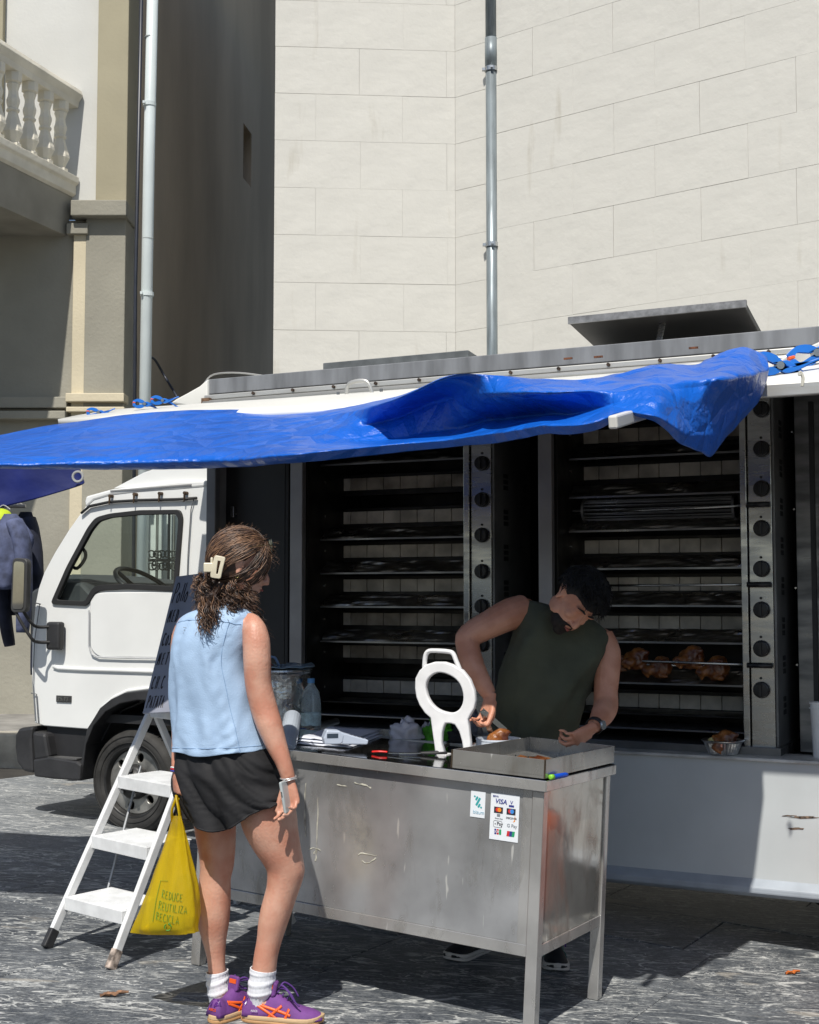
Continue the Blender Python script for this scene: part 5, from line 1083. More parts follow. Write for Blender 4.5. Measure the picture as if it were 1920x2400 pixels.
# orange bottle added out of view so that the steel end panel mirrors it
gb=Vector((1.87,5.50,gz(1.87))); bo=thing('added_gas_bottle','orange gas bottle added out of view for its reflection in the steel end panel','gas bottle',Tr(*gb))
b=MB(); b.lathe([(.13,0),(.13,.04),(.145,.05),(.15,.10),(.15,.42),(.13,.48),(.06,.52),(.04,.53)],28); b.build('tank',mat('added_bottle_orange',(.70,.13,.02),.45,var=.1,scale=6),bo,smooth=True)
b=MB(); b.lathe([(.09,.50),(.09,.60),(.085,.60),(.085,.50)],24,caps=False); b.build('valve_guard',MATS['added_bottle_orange'],bo,smooth=True)
# ---------------------------------------------------------------- people
def skin(name,c,c2): 
    m=mat(name,c,.46,var=.1,scale=11,c2=c2,sss=.10,bump=.0014,bscale=110,spec=.45,cut=(.40,.62),detail=9,rvar=.06); return m
SKW=skin('skin_tanned',(.58,.325,.235),(.50,.225,.15)); SKM=skin('skin_warm',(.66,.33,.22),(.54,.24,.15))
def ringLR(L,R,b,n=32,pw=1.0,bc=0,tilt=0):
    L=Vector(L);R=Vector(R);c=(L+R)/2;a=(R-L)/2; al=math.hypot(a.x,a.y); sn=abs(a.y)/al; hx=abs(a.x); a=a*(math.sqrt(max(.25*hx*hx,hx*hx-(b*sn)**2))/hx); bb=Vector((-a.y,a.x,0)); bb=bb.normalized()*b if bb.length>1e-6 else Vector((0,b,0)); c=c+bb.normalized()*bc
    out=[]
    for j in range(n):
        q=j/n*2*math.pi; x,y=math.cos(q),math.sin(q); x=math.copysign(abs(x)**pw,x); y=math.copysign(abs(y)**pw,y); out.append(c+a*x+bb*y+Vector((0,0,tilt*y)))
    return out
def dense(rings,m):
    """spline-interpolate a list of rings"""
    n=len(rings[0]); cols=[spline([r[j] for r in rings],m) for j in range(n)]
    return [[Vector(c[i]) for c in cols] for i in range(len(cols[0]))]
def ellipsoid(b,C,R,ax,n=18,M=None):
    fx,fy,fz=[Vector(a) for a in ax]; C=Vector(C); k=[]
    for i in range(1,n//2):
        a=-math.pi/2+math.pi*i/(n//2); k.append([C+fx*(R[0]*math.cos(a)*math.cos(q))+fy*(R[1]*math.cos(a)*math.sin(q))+fz*(R[2]*math.sin(a)) for q in [j/n*2*math.pi for j in range(n)]])
    b.loft(k)
def hand(b,wr,d,w,pn,s=1.0,curl=(35,40,45,50),thumb=(.75,.35,.35),spread=.08,wide=1.0,thick=1.0,tc=25):
    """palm and five separate fingers; d along the hand, w towards the thumb, pn out of the palm"""
    wr=Vector(wr);d=Vector(d).normalized();w=(Vector(w)-d*Vector(w).dot(d)).normalized();pn=Vector(pn);pn=(pn-d*pn.dot(d)-w*pn.dot(w)).normalized()
    rings=[]
    for t,hw,ht in ((-.02,.024,.020),(.0,.025,.018),(.03,.034,.018),(.06,.040,.016),(.082,.041,.013)):
        c=wr+d*t*s; rings.append([c+w*math.cos(q)*hw*s*wide+pn*math.sin(q)*ht*s*thick for q in [j/14*2*math.pi for j in range(14)]])
    b.loft(rings)
    Ls=((.040,.026,.021),(.044,.029,.022),(.041,.027,.022),(.032,.021,.019)); rs=(.0085,.0088,.0083,.0073)
    ends=[]
    for k in range(4):
        off=(.030-.0195*k)*s*wide; p=wr+d*(.074-.004*abs(k-1))*s+w*off; pts=[p-d*.02*s,p]; rr=[rs[k]*s*1.1,rs[k]*s*1.1]; dd=(d+w*spread*(1.5-k)).normalized(); a=0
        for q,(L,f) in enumerate(zip(Ls[k],(.75,1.1,.75))):
            a=math.radians(curl[k]*f); ax=dd.cross(pn).normalized(); dd=(Matrix.Rotation(a,3,ax)@dd); 
            p=p+dd*L*s*.5; pts.append(p.copy()); p=p+dd*L*s*.5; pts.append(p.copy()); rr+= [rs[k]*s*(1-.06*q),rs[k]*s*(.97-.09*q)]
        b.tube(pts,rr,10); ends.append(p.copy()); ellipsoid(b,p,(rr[-1],)*3,((1,0,0),(0,1,0),(0,0,1)),8)
    td=(w*thumb[0]+d*thumb[1]+pn*thumb[2]).normalized(); p=wr+d*.022*s+w*.022*s*wide; pts=[p-td*.01,p]; rr=[.013*s,.0135*s]
    for L in (.034,.030,.024):
        p=p+td*L*s; pts.append(p.copy()); rr.append(rr[-1]*.86); td=(Matrix.Rotation(math.radians(tc),3,td.cross(d+pn*.4).normalized())@td)
    b.tube(pts,rr,10); ellipsoid(b,pts[-1],(rr[-1],)*3,((1,0,0),(0,1,0),(0,0,1)),8)
    return ends,pts[-1]
def head(b,C,f,u,s=1.0,male=False):
    """face with brow, nose, lips, chin and ears; f forward, u crown"""
    f=Vector(f).normalized();u=Vector(u);u=(u-f*u.dot(f)).normalized();r=f.cross(u); C=Vector(C); ax=(f,r,u)
    P=lambda x,y,z:C+(f*x+r*y+u*z)*s
    E=lambda c,R,n=16:ellipsoid(b,P(*c),[q*s for q in R],ax,n)
    E((-.012,0,.022),(.098,.076,.088)); E((.030,0,-.015),(.062,.062,.078)); E((.045,0,-.062),(.045,.048,.052)); E((.072,0,-.098),(.020,.024,.017)) # skull, face, jaw, chin
    for sg in (-1,1):
        E((.005,sg*.052,-.060),(.040,.012,.034),12); E((.066,sg*.033,-.020),(.022,.022,.020),12) # jaw angle, cheek
        E((.078,sg*.030,.024),(.013,.026,.008),12)     # brow
        E((.072,sg*.031,.003),(.0135,.0135,.0125),12)  # eyelid
        E((.093,sg*.011,-.036),(.012,.008,.008),10)    # nostril wing
        E((-.006,sg*.074,-.006),(.018,.006,.031),12); E((-.015,sg*.080,.004),(.016,.005,.022),12); E((-.004,sg*.075,-.034),(.009,.006,.011),10) # ear
    b.tube([P(.080,0,.018),P(.091,0,-.004),P(.104,0,-.022),P(.109,0,-.032),P(.090,0,-.040)],[.008*s,.009*s,.011*s,.0125*s,.009*s],12)
    E((.088,0,-.058),(.012,.023,.006),12); E((.085,0,-.070),(.012,.021,.0075),12)
    return P
# ============================ WOMAN =====================================
YW=4.60
def w_(px,py,d=0): return at(px,py,YW+d)
WF=Vector((.93,.20,-.31)).normalized(); WU=Vector((.30,.05,.95)); HC=w_(564,1322,.0)
wom=thing('person','woman in a light blue sleeveless top and black shorts standing with a yellow bag','person',Tr(*onground(560,2392)))
WO=Vector(wom.matrix_basis.translation)
def loc_(me,par_=None): 
    me.transform(Matrix.Translation(-WO)); return me
b=MB()
HP=head(b,HC,WF,WU,1.0)
b.tube([HC+Vector((-.01,.0,-.05)),w_(540,1395,.01),w_(528,1430,.02),w_(520,1465,.02)],[.052,.052,.056,.075],16)
tor=[ringLR(w_(470,1435,.05),w_(575,1433,-.05),.055),ringLR(w_(428,1456,.10),w_(600,1456,-.09),.072),ringLR(w_(424,1500,.10),w_(588,1500,-.08),.092),ringLR(w_(428,1580,.08),w_(576,1580,-.07),.092),ringLR(w_(432,1660,.07),w_(585,1660,-.07),.085),ringLR(w_(425,1740,.08),w_(612,1740,-.08),.10),ringLR(w_(428,1830,.09),w_(640,1830,-.09),.115),ringLR(w_(445,1890,.08),w_(650,1885,-.08),.10)]
b.loft(dense(tor,4))
# legs
def leg(L,dy,k=1.05):
    r=[ringLR(w_(a,y,dy if not hasattr(dy,'__len__') else dy[i]),w_(c,y,dy if not hasattr(dy,'__len__') else dy[i]),(c-a)/2*.001484*k,40,bc=bc) for i,(y,a,c,bc) in enumerate(L)]; b.loft(dense(r,4))
leg([(1850,440,548,0),(1900,450,552,0),(1950,457,553,0),(2000,466,551,.0),(2035,469,547,.0),(2060,467,541,-.0),(2085,464,541,0),(2130,460,540,0),(2165,464,537,0),(2200,473,531,0),(2240,484,528,0),(2280,489,529,0),(2310,492,530,0),(2350,497,527,0)],.07)
leg([(1850,556,676,0),(1900,560,694,0),(1945,570,699,0),(1990,594,706,0),(2025,618,713,0),(2045,626,714,0),(2075,625,706,0),(2100,619,697,0),(2130,611,687,0),(2165,605,675,0),(2200,602,663,0),(2240,595,652,0),(2275,591,647,0),(2305,590,636,0),(2345,594,626,0)],-.03)
# feet inside the shoes
b.tube([w_(512,2345,.07),w_(530,2370,.14),w_(545,2380,.22)],[.03,.032,.025],10); b.tube([w_(612,2345,-.03),w_(650,2368,-.03),w_(715,2378,-.03)],[.03,.035,.025],10)
# right arm (near) and left arm
b.tube(spline([w_(580,1444,-.055),w_(588,1455,-.070),w_(596,1475,-.088),w_(601,1505,-.10),w_(603,1550,-.11),w_(606,1605,-.11),w_(619,1660,-.11),w_(632,1700,-.12),w_(648,1745,-.13),w_(664,1785,-.14),w_(676,1822,-.14)],3),list(np.interp(np.arange(31),[0,3,6,9,12,15,18,21,24,27,30],[.014,.030,.042,.0475,.0475,.045,.046,.044,.036,.0275,.0235])),20)
b.tube(spline([w_(445,1462,.10),w_(430,1495,.12),w_(426,1560,.12),w_(427,1620,.10),w_(427,1665,.08),w_(425,1710,.06),w_(421,1760,.02),w_(417,1800,-.01)],3),list(np.interp(np.arange(22),[0,3,6,9,12,15,18,21],[.042,.043,.041,.038,.036,.034,.028,.022])),16)
ellipsoid(b,w_(442,1476,.10),(.046,.048,.048),((1,0,0),(0,1,0),(0,0,1)))
# hands
e1,t1=hand(b,w_(677,1830,-.14),(.10,-.05,-1),(-.62,.35,-.1),(-.5,-.75,0),.93,curl=(30,34,38,44),thumb=(.35,.9,.25),tc=5)
e2,t2=hand(b,w_(416,1808,-.01),(.02,.02,-1),(.35,-.8,0),(.85,.30,0),.9,curl=(58,62,66,70),thumb=(.25,.9,.4),tc=12)
me=remeshed(b,.0038,7); loc_(me); body=obj('body',me,SKW,wom)
# nails, mouth and eye details
LIP=mat('lip_rose',(.40,.10,.08),.4); DKH=mat('brow_brown',(.05,.03,.02),.7)
b=MB(); 
for sg in (-1,1):
    b.tube([HP(.090,sg*.012,.034),HP(.088,sg*.030,.038),HP(.078,sg*.048,.032)],[.002,.0032,.0015],6)
o=b.build('eyebrow',DKH,wom,smooth=True); loc_(o.data)
b=MB()
for sg in (-1,1): b.tube([HP(.082,sg*.018,-.001),HP(.085,sg*.030,-.003),HP(.079,sg*.044,0)],.0018,6)
o=b.build('eyelashes',DKH,wom,smooth=True); loc_(o.data)
b=MB(); b.tube([HP(.093,-.018,-.064),HP(.1005,0,-.0635),HP(.093,.018,-.064)],[.001,.0045,.001],8); o=b.build('lips',LIP,wom,smooth=True); loc_(o.data)
# shirt -----------------------------------------------------------------
SH=mat('light_blue_jersey',(.37,.51,.70),.62,var=.05,scale=5,bump=.0012,bscale=220,spec=.3)
rs_=[ringLR(w_(498,1412,.045),w_(560,1414,-.045),.050,64),ringLR(w_(482,1424,.055),w_(570,1424,-.055),.064,64),ringLR(w_(446,1440,.09),w_(586,1438,-.08),.082,64,.9),ringLR(w_(428,1462,.11),w_(591,1460,-.09),.098,64,.85),ringLR(w_(418,1500,.11),w_(588,1500,-.09),.115,64,.85),ringLR(w_(415,1550,.10),w_(582,1550,-.08),.122,64,.85),ringLR(w_(413,1610,.09),w_(590,1610,-.08),.120,64,.85),ringLR(w_(413,1670,.09),w_(602,1672,-.08),.120,64,.85),ringLR(w_(414,1720,.09),w_(616,1722,-.09),.124,64,.85),ringLR(w_(417,1757,.09),w_(628,1757,-.09),.134,64,.85)]
G=dense(rs_,12); n=64; NG=len(G)
for i,r in enumerate(G):
    t=i/(NG-1); c=sum(r,Vector())/n
    for j,p in enumerate(r):
        q=j/n*2*math.pi; nrm=(p-c); nrm.z=0; nrm.normalize()
        # q = 0 right side (near camera), 270deg = back. diagonal drape folds on the back
        back_=max(0,-math.sin(q)); s_=math.cos(q)
        fold=.0085*(1-2*abs(math.sin((s_*3.4+t*3.4)*1.6+.7)))*back_*max(0,min(1,(t-.25)*2))
        fold+=.0045*math.sin(s_*14-t*9)*back_*t+ .010*abs(fbm((s_*3+t*3.2,t*2.2,1),1.3,3))*min(1,t*3)
        gx=math.exp(-((s_-.62)/.12)**2)*max(0,(t-.6)/.4)*back_; fold+=gx*.007*math.sin(t*95+s_*22)
        fold+=.006*math.exp(-((s_-.25+1.1*(t-.5))/.08)**2)*back_*max(0,min(1,(t-.3)*4))*(1-t)*2
        fold+=.004*math.sin(q*6+3)*t*(1-back_)
        r[j]=p+nrm*fold+Vector((0,0,(.008*math.sin(q*2+1)+.004*math.sin(q*5)) if i==NG-1 else 0))
b=MB(); b.grid(G,closed=True); me=b.mesh(); loc_(me); shirt=obj('sleeveless_top',me,SH,wom,smooth=True,solid=.0025,sub=1)
def onshirt(i,j,o=.003):
    r=G[i]; c=sum(r,Vector())/n; p=r[j%n]; d=(p-c); d.z=0; return p+d.normalized()*o
SEAM=mat('seam_blue',(.24,.38,.58),.8)
# collar, yoke seam, side seam, hem, armhole binding
b=MB(); b.tube([onshirt(1,j,.002) for j in range(n)],.0045,6,closed=True); o=b.build('collar',SH,shirt,smooth=True); loc_(o.data)
def isf(frac): return int(frac*(NG-1))
b=MB(); pts=[]
for j in range(34,62):
    s_=math.cos(j/n*2*math.pi); pts.append(onshirt(isf(.30+.055*s_*s_),j,.0022))
b.tube(pts,.0012,5); o=b.build('yoke_seam',SEAM,shirt); loc_(o.data)
b=MB(); pts=[onshirt(i,57,.0022) for i in range(isf(.34),NG,2)]; b.tube(pts,.0009,5); o=b.build('side_seam',SEAM,shirt); loc_(o.data)
b=MB(); pts=[onshirt(NG-6,j,.002) for j in range(n)]; b.tube(pts,.0009,4,closed=True); o=b.build('hem_stitch',SEAM,shirt); loc_(o.data)
p=onshirt(isf(.385),46,.003); b=MB()
for k in (-1,0,1): b.cbox(p+Vector((0,0,k*.009)),(.011 if k else .008,.001,.0018))
o=b.build('reflective_mark',mat('mark_grey',(.25,.28,.33),.4),shirt); loc_(o.data)
# shorts -----------------------------------------------------------------
BKS=mat('black_sport_cloth',(.016,.016,.018),.75,var=.2,scale=6,bump=.002,bscale=30,spec=.35)
N5=120; hipr=[ringLR(w_(424,1744,.09),w_(616,1744,-.09),.108,N5,.9),ringLR(w_(418,1765,.09),w_(630,1762,-.09),.118,N5,.9),ringLR(w_(414,1800,.10),w_(646,1796,-.10),.132,N5,.9),ringLR(w_(417,1840,.10),w_(662,1832,-.10),.140,N5,.9),ringLR(w_(423,1875,.10),w_(676,1858,-.10),.142,N5,.9),ringLR(w_(428,1905,.10),w_(686,1872,-.10),.142,N5,.9)]
G6=dense(hipr,14); n6=len(G6)
for i,r in enumerate(G6):
    t=i/(n6-1); c=sum(r,Vector())/N5
    for j,p in enumerate(r):
        q=j/N5*2*math.pi; s_=math.cos(q); bk=max(0,-math.sin(q)); d=(p-c); d.z=0; d.normalize()
        drop=-.078*t**2.2*math.exp(-((s_-.12)/.5)**2)*(.35+.65*bk)
        u_=s_*3.1-t*1.9
        f1=(1-abs(2*((u_*.62+.15*noise.noise(Vector((u_,t*2,3))))%1)-1)**.8)
        f2=noise.noise(Vector((s_*5-t*4.5,t*1.2,7))); f3=1-2*abs(noise.noise(Vector((s_*7-t*7,t*2.5,1))))
        amp=min(1,t*2.2)
        inn=-.035*math.exp(-((s_-.14)/.10)**2)*t**2     # the crease between the legs
        r[j]=p+d*(amp*(.020*(f1-.5)+.008*f2+.010*(f3-.6))+inn)+Vector((0,0,drop+.006*math.sin(q*4+1)*t))
b=MB(); b.grid(G6,closed=True); me=b.mesh(); loc_(me); sh_=obj('shorts',me,BKS,wom,smooth=True,solid=.004)
b=MB(); b.tube([Vector(p) for p in G6[-2]],.0035,6,closed=True); me=b.mesh(); loc_(me); obj('shorts_hem',me,BKS,sh_,smooth=True)
# socks and shoes ----------------------------------------------------------
SK=mat('white_ribbed_sock',(.74,.75,.79),.9,var=.04,bump=.002,bscale=60,stretch=(3,3,.4))
def sock(L,dy):
    G=dense([ringLR(w_(a,y1,dy),w_(c,y2,dy),(c-a)/2*.00149*1.0,40) for (y1,y2,a,c) in L],10); m_=len(G)
    for i,r in enumerate(G):
        t=i/(m_-1); c=sum(r,Vector())/40
        for j,p in enumerate(r):
            d=(p-c).normalized(); q=j/40*2*math.pi
            r[j]=p+d*(.0012*math.cos(j*math.pi)+.0035*max(0,math.sin(t*26+math.sin(q+1)*1.6))*(.12<t<.65)+(.0015 if t<.12 else 0))
    b=MB(); b.grid(G,closed=True); o=b.build('sock',SK,wom,smooth=True,solid=.003); loc_(o.data)
sock([(2279,2273,485,533),(2296,2290,486,534),(2320,2315,488,537),(2342,2342,492,534),(2365,2365,496,530)],.07)
sock([(2267,2274,589,646),(2290,2296,587,643),(2318,2322,583,640),(2340,2340,586,630),(2365,2365,592,626)],-.03)
PU=mat('purple_suede',(.155,.045,.225),.75,var=.15,scale=18,bump=.0012,bscale=90); PUd=mat('purple_patent',(.085,.02,.17),.25,coat=.4); GUM=mat('gum_sole',(.50,.28,.12),.6,var=.12,scale=14); MID=mat('sole_tan',(.58,.40,.22),.6,var=.1); OG=mat('orange_stripe',(.85,.12,.015),.4)
def shoe(M,par,s=1.0,up=PU,sole=GUM,stripe=OG,mirror=1,simple=False,backp=None):
    prof=[(0.0,.030,.058,.024),(.012,.034,.078,.022),(.035,.037,.074,.022),(.06,.038,.072,.022),(.085,.038,.088,.022),(.105,.039,.100,.022),(.125,.041,.094,.022),(.15,.044,.078,.022),(.18,.047,.064,.022),(.21,.049,.056,.022),(.24,.046,.050,.022),(.262,.037,.042,.022),(.277,.022,.033,.022)]
    def P(x,a):   # a: 0 outer side low .. pi inner side low ; pi/2 top
        xs=[p[0] for p in prof]; hw=np.interp(x,xs,[p[1] for p in prof]); h=np.interp(x,xs,[p[2] for p in prof]); z0_=.020
        c,s_=math.cos(a),math.sin(a); cc=math.copysign(abs(c)**.75,c); ss=abs(s_)**.8
        wtop=1-.42*(ss)*(1 if .03<x<.16 else .5)
        return Vector((x,-hw*cc*wtop*mirror,z0_+(h-z0_)*ss))
    R=[]
    for i in range(31):
        x=.0+.277*i/30; R.append([P(x,math.pi*j/18) for j in range(19)]+[Vector((x,.0,.018))])
    b=MB(); b.loft(R); o=b.build('shoe',up,par,smooth=True); o.data.transform(M@Matrix.Scale(s,4))
    def S(name,poly_,m,z0_,z1_,ex):
        b=MB(); pts=[]
        xs=[p[0] for p in prof]; N_=36
        for k in range(N_):
            a=k/N_*2*math.pi; x=.1385-.1445*math.cos(a); hw=np.interp(min(.277,max(0,x)),xs,[p[1] for p in prof])+ex
            e=math.sqrt(max(0,1-((x-.1385)/.1445)**8)); pts.append((x,math.copysign(hw*e*(1 if abs(math.sin(a))>.02 else .0),math.sin(a))))
        rings=[[Vector((x,y,z+.012*max(0,(x-.2)/.08)**2)) for x,y in pts] for z in (z0_,(z0_+z1_)/2,z1_)]
        rings[1]=[Vector((p.x,p.y*1.03,p.z)) for p in rings[1]]
        b.loft(rings); q=b.build(name,m,o,smooth=False,bevel=.002); q.data.transform(M@Matrix.Scale(s,4)); return q
    S('outsole',None,sole,0,.011,.004); S('midsole',None,MID if sole is GUM else sole,.0115,.026,.003)
    if simple: return o
    def band(pts,w__,m,name='stripe',off=.0022,flatm=True):
        for sd in (0,1):
            b=MB(); rows=[]
            sp_=spline(pts,6)
            for k,(x,z) in enumerate(sp_):
                t_=np.array(sp_[min(k+1,len(sp_)-1)])-np.array(sp_[max(0,k-1)]); t_=t_/max(1e-9,np.linalg.norm(t_)); nn=np.array((-t_[1],t_[0]))*w__/2; row=[]
                for e in (-1,1):
                    xx=x+nn[0]*e; zz=z+nn[1]*e; xs=[p[0] for p in prof]; h=np.interp(xx,xs,[p[2] for p in prof]); ss=max(0.0,min(.99,(zz-.02)/(h-.02))); a=math.asin(min(1,ss**(1/.8))); 
                    if sd: a=math.pi-a
                    p=P(xx,a); c=Vector((xx,0,.03)); d=(p-c); d.x=0; row.append(p+d.normalized()*off)
                rows.append(row)
            b.grid(rows); q=b.build(name,m,o,smooth=True,solid=.0012); q.data.transform(M@Matrix.Scale(s,4))
    U=lambda L:[((x-690)*.000336,(1072-y)*.000336) for x,y in L]
    band(U([(845,893),(960,915),(1090,940),(1195,968)]),.0085,stripe); band(U([(848,905),(950,950),(1050,1000),(1130,1028)]),.008,stripe); band(U([(1098,890),(1030,945),(965,1004)]),.0085,stripe); band(U([(1176,912),(1155,965),(1135,1022)]),.0085,stripe)
    band(U([(700,900),(706,860),(712,800)]),.02,PUd,'heel_patch',.0012)
    b=MB()
    for k in range(4): b.tube([(.118+.017*k,-.014*(1),.102-.009*k),(.122+.017*k,0,.106-.009*k),(.118+.017*k,.014,.102-.009*k)],.0028,6)
    for sg in (-1,1): b.tube(spline([(.122,.0,.112),(.135,sg*.02,.128),(.165,sg*.034,.108),(.185,sg*.036,.078)],5),.0032,6)
    b.tube(spline([(.122,.0,.112),(.15,-.03,.118),(.18,-.04,.085),(.2,-.046,.07)],5),.0028,6)
    q=b.build('laces',mat('purple_lace',(.09,.03,.20),.8),o,smooth=True); q.data.transform(M@Matrix.Scale(s,4))
    b=MB(); b.prism([(.095,.085),(.112,.09),(.118,.132),(.104,.138)],lambda x,z,y:(x,y,z),-.022,.022); q=b.build('tongue',up,o,bevel=.006); q.data.transform(M@Matrix.Scale(s,4))
    b=MB(); b.box(.098,.102,-.014,.014,.112,.126); q=b.build('tongue_logo',stripe,o); q.data.transform(M@Matrix.Scale(s,4))
    return o
gr=onground(563,2399); gr2=onground(497,2398)
rs=shoe(Tr(*(gr-WO))@TILT@Matrix.Rotation(math.radians(-3),4,'Z')@Tr(0,.045,0),wom,.98)
ls=shoe(Tr(*(gr2-WO))@TILT@Matrix.Rotation(math.radians(58),4,'Z')@Tr(0,.0,0),wom,.98)
text('shoe_lettering','ASICS',.012,OG,ls,Tr(*(gr2-WO))@TILT@Matrix.Rotation(math.radians(58),4,'Z')@Tr(-.0015,.016,.040)@Matrix.Rotation(math.radians(-90),4,'Z')@Matrix.Rotation(math.pi/2,4,'X'))
text('shoe_lettering','ASICS',.009,mat('letter_white',(.8,.8,.8),.5),rs,Tr(*(gr-WO))@TILT@Matrix.Rotation(math.radians(-3),4,'Z')@Tr(.032,.045-.0405,.040)@Matrix.Rotation(math.pi/2,4,'X'))
# hair --------------------------------------------------------------------
HM=mat('brown_hair',(.085,.044,.027),.45,var=.4,scale=30,spec=.6); HM2=mat('brown_hair_light',(.27,.15,.085),.42,var=.3,scale=40,spec=.6)
f_=WF; u_=(WU-WF*WU.dot(WF)).normalized(); r_=f_.cross(u_)   # r_ points to the camera side?
if r_.y>0: r_=-r_
CAP=HC+f_*-.012+u_*.016
def cap(d,k=1.0): # ellipsoid surface of the hair in head axes
    d=Vector(d).normalized(); return CAP+(f_*d.x*.112+r_*d.y*.092+u_*d.z*.112)*k
b=MB(); R_=[]
for i in range(1,22):
    a=-math.pi/2+math.pi*i/22; row=[]
    for j in range(36):
        q=j/36*2*math.pi; d=Vector((math.cos(a)*math.cos(q),math.cos(a)*math.sin(q),math.sin(a)))
        # pull the cap in over the face so that skin shows
        face=max(0,min(1,(d.x-.14-.72*max(0,d.z))/.2))*max(0,min(1,(.78-d.z)/.2)); ear=math.exp(-((d.x-.08)/.17)**2-((d.z+.27)/.2)**2)*(d.y>0)
        row.append(cap(d,.975-.30*face-.14*ear+.012*fbm(d*3.2,1,3)))
    R_.append(row)
b.loft(R_)
me=b.mesh(); loc_(me); hair=obj('hair',me,HM,wom,smooth=True,sub=1)
CLIP=w_(505,1332,.0); dc=CLIP-CAP; dcl=Vector((dc.dot(f_)/.112,dc.dot(r_)/.092,dc.dot(u_)/.112)).normalized()
def slerp(a,c,t):
    a=a.normalized();c=c.normalized();o_=math.acos(max(-1,min(1,a.dot(c)))); 
    return (a*math.sin((1-t)*o_)+c*math.sin(t*o_))/math.sin(o_) if o_>1e-3 else a
S1=MB();S2=MB()
R=random.Random(5)
for k in range(900):
    # start along the hairline: temple to temple, or on top
    q=R.uniform(-1.45,1.5); s_=Vector((.80*math.cos(q*.75)+R.uniform(-.15,.1),math.sin(q),.55*math.cos(q)+.12+R.uniform(-.1,.5)))
    if k%3==0: s_=Vector((R.uniform(-.5,.75),R.uniform(-.7,.95),R.uniform(.2,1)))
    s_=s_.normalized()
    if s_.x>.17+.72*max(0,s_.z) and s_.z<.75: s_.x=.17+.72*max(0,s_.z)-R.uniform(0,.12)
    pts=[]; ph=R.uniform(0,6); am=R.uniform(.0,.05); lift=R.uniform(.985,1.03)
    e_=dcl+Vector((R.uniform(-.05,.3),R.uniform(-.35,.45),R.uniform(-.45,.25)))
    for i in range(11):
        t=i/10; d=slerp(s_,e_,t); d=d+Vector((0,am*math.sin(ph+t*7),am*math.cos(ph+t*9))); pts.append(cap(d,lift+.012*math.sin(ph+t*11)))
    if any((slerp(s_,e_,i/10)-Vector((.08,.96,-.22)))  .length<.20 for i in range(11)): continue
    r0=R.uniform(.0009,.0022); (S2 if R.random()<.42 else S1).tube(pts,[r0*(.35+.65*math.sin(math.pi*(.1+.8*i/10))) for i in range(11)],4,caps=False)
# wavy locks hanging around the neck
def lock(p,L,amp,fr,r0,drift,n_=5,mb=None,dirn=Vector((0,0,-1))):
    for k in range(n_):
        ph=R.uniform(0,6.28)*.35+p.x*40; o_=Vector((R.gauss(0,.006),R.gauss(0,.006),R.gauss(0,.004))); pts=[]
        m_=16
        for i in range(m_):
            t=i/(m_-1); a=amp*(.5+t*.9); pts.append(Vector(p)+o_*(1+t)+dirn*L*t*R.uniform(.97,1.03)+drift*t+Vector((math.cos(ph+fr*t*6.28),math.sin(ph+fr*t*6.28),0))*a)
        (S2 if R.random()<.33 else S1).tube(pts,[r0*(1-.75*(i/(m_-1))**2) for i in range(m_)],4,caps=False)
for k in range(150):
    t=R.random(); px=464+132*t; top=1352+ (10*math.sin(t*3))-18*abs(t-.5); py=top+R.uniform(-8,50); dpt=R.uniform(-.10,.06)+ (.02 if t<.3 else 0)
    if t>.72: py=R.uniform(1350,1440); px=548+26*R.random()+max(0,py-1385)*.55; dpt=R.uniform(-.05,.05)
    lock(w_(px,py,dpt),R.uniform(.045,.10)*(1.0 if t<.8 else 1.15),R.uniform(.005,.012),R.uniform(1.0,2.4),R.uniform(.0010,.0019),Vector((R.uniform(-.02,.02)+(.03 if t>.75 else 0),R.uniform(-.02,.02),0)),9)
for k in range(26): lock(w_(R.uniform(474,503),R.uniform(1395,1425),R.uniform(-.13,-.08)),R.uniform(.06,.105),R.uniform(.004,.009),R.uniform(1.2,2.2),.002,Vector((-.0,-.01,0)),6)
for k in range(30): # fly-away wisps round the forehead and crown
    p=w_(R.uniform(628,642),R.uniform(1272,1310),R.uniform(-.03,.06)); lock(p,R.uniform(.01,.05),.006,1.5,.0006,Vector((R.uniform(.0,.02),0,R.uniform(-.02,.03))),1)
for k in range(60):
    d=Vector((R.uniform(-1,.8),R.uniform(-.3,.6),R.uniform(.3,1))); p=cap(d,1.01); t_=Vector((R.uniform(-1,1),R.uniform(-1,1),R.uniform(0,1))).normalized(); S2.tube([p,p+t_*.012,p+t_*.02+Vector((.006,0,.004))],[.0005,.0004,.0002],3)
for mb_2,m in ((S1,HM),(S2,HM2)):
    me=mb_2.mesh(); loc_(me); o=obj('hair_strands',me,m,hair,smooth=True); tag(o,kind='stuff')
# core volume under the locks
b=MB(); ellipsoid(b,w_(527,1385,-.01),(.085,.055,.055),((1,0,0),(0,1,0),(0,0,1))); ellipsoid(b,w_(490,1400,-.05),(.040,.035,.050),((1,0,0),(0,1,0),(0,0,1))); ellipsoid(b,w_(489,1436,-.105),(.018,.015,.045),((1,0,0),(0,1,0),(0,0,1))); ellipsoid(b,w_(566,1412,.02),(.030,.035,.050),((1,0,0),(0,1,0),(0,0,1)))
me=remeshed(b,.005,2)
for v in me.vertices: v.co+=v.normal*.006*fbm(v.co,60,3)
loc_(me); obj('hair_bulk',me,HM,hair)
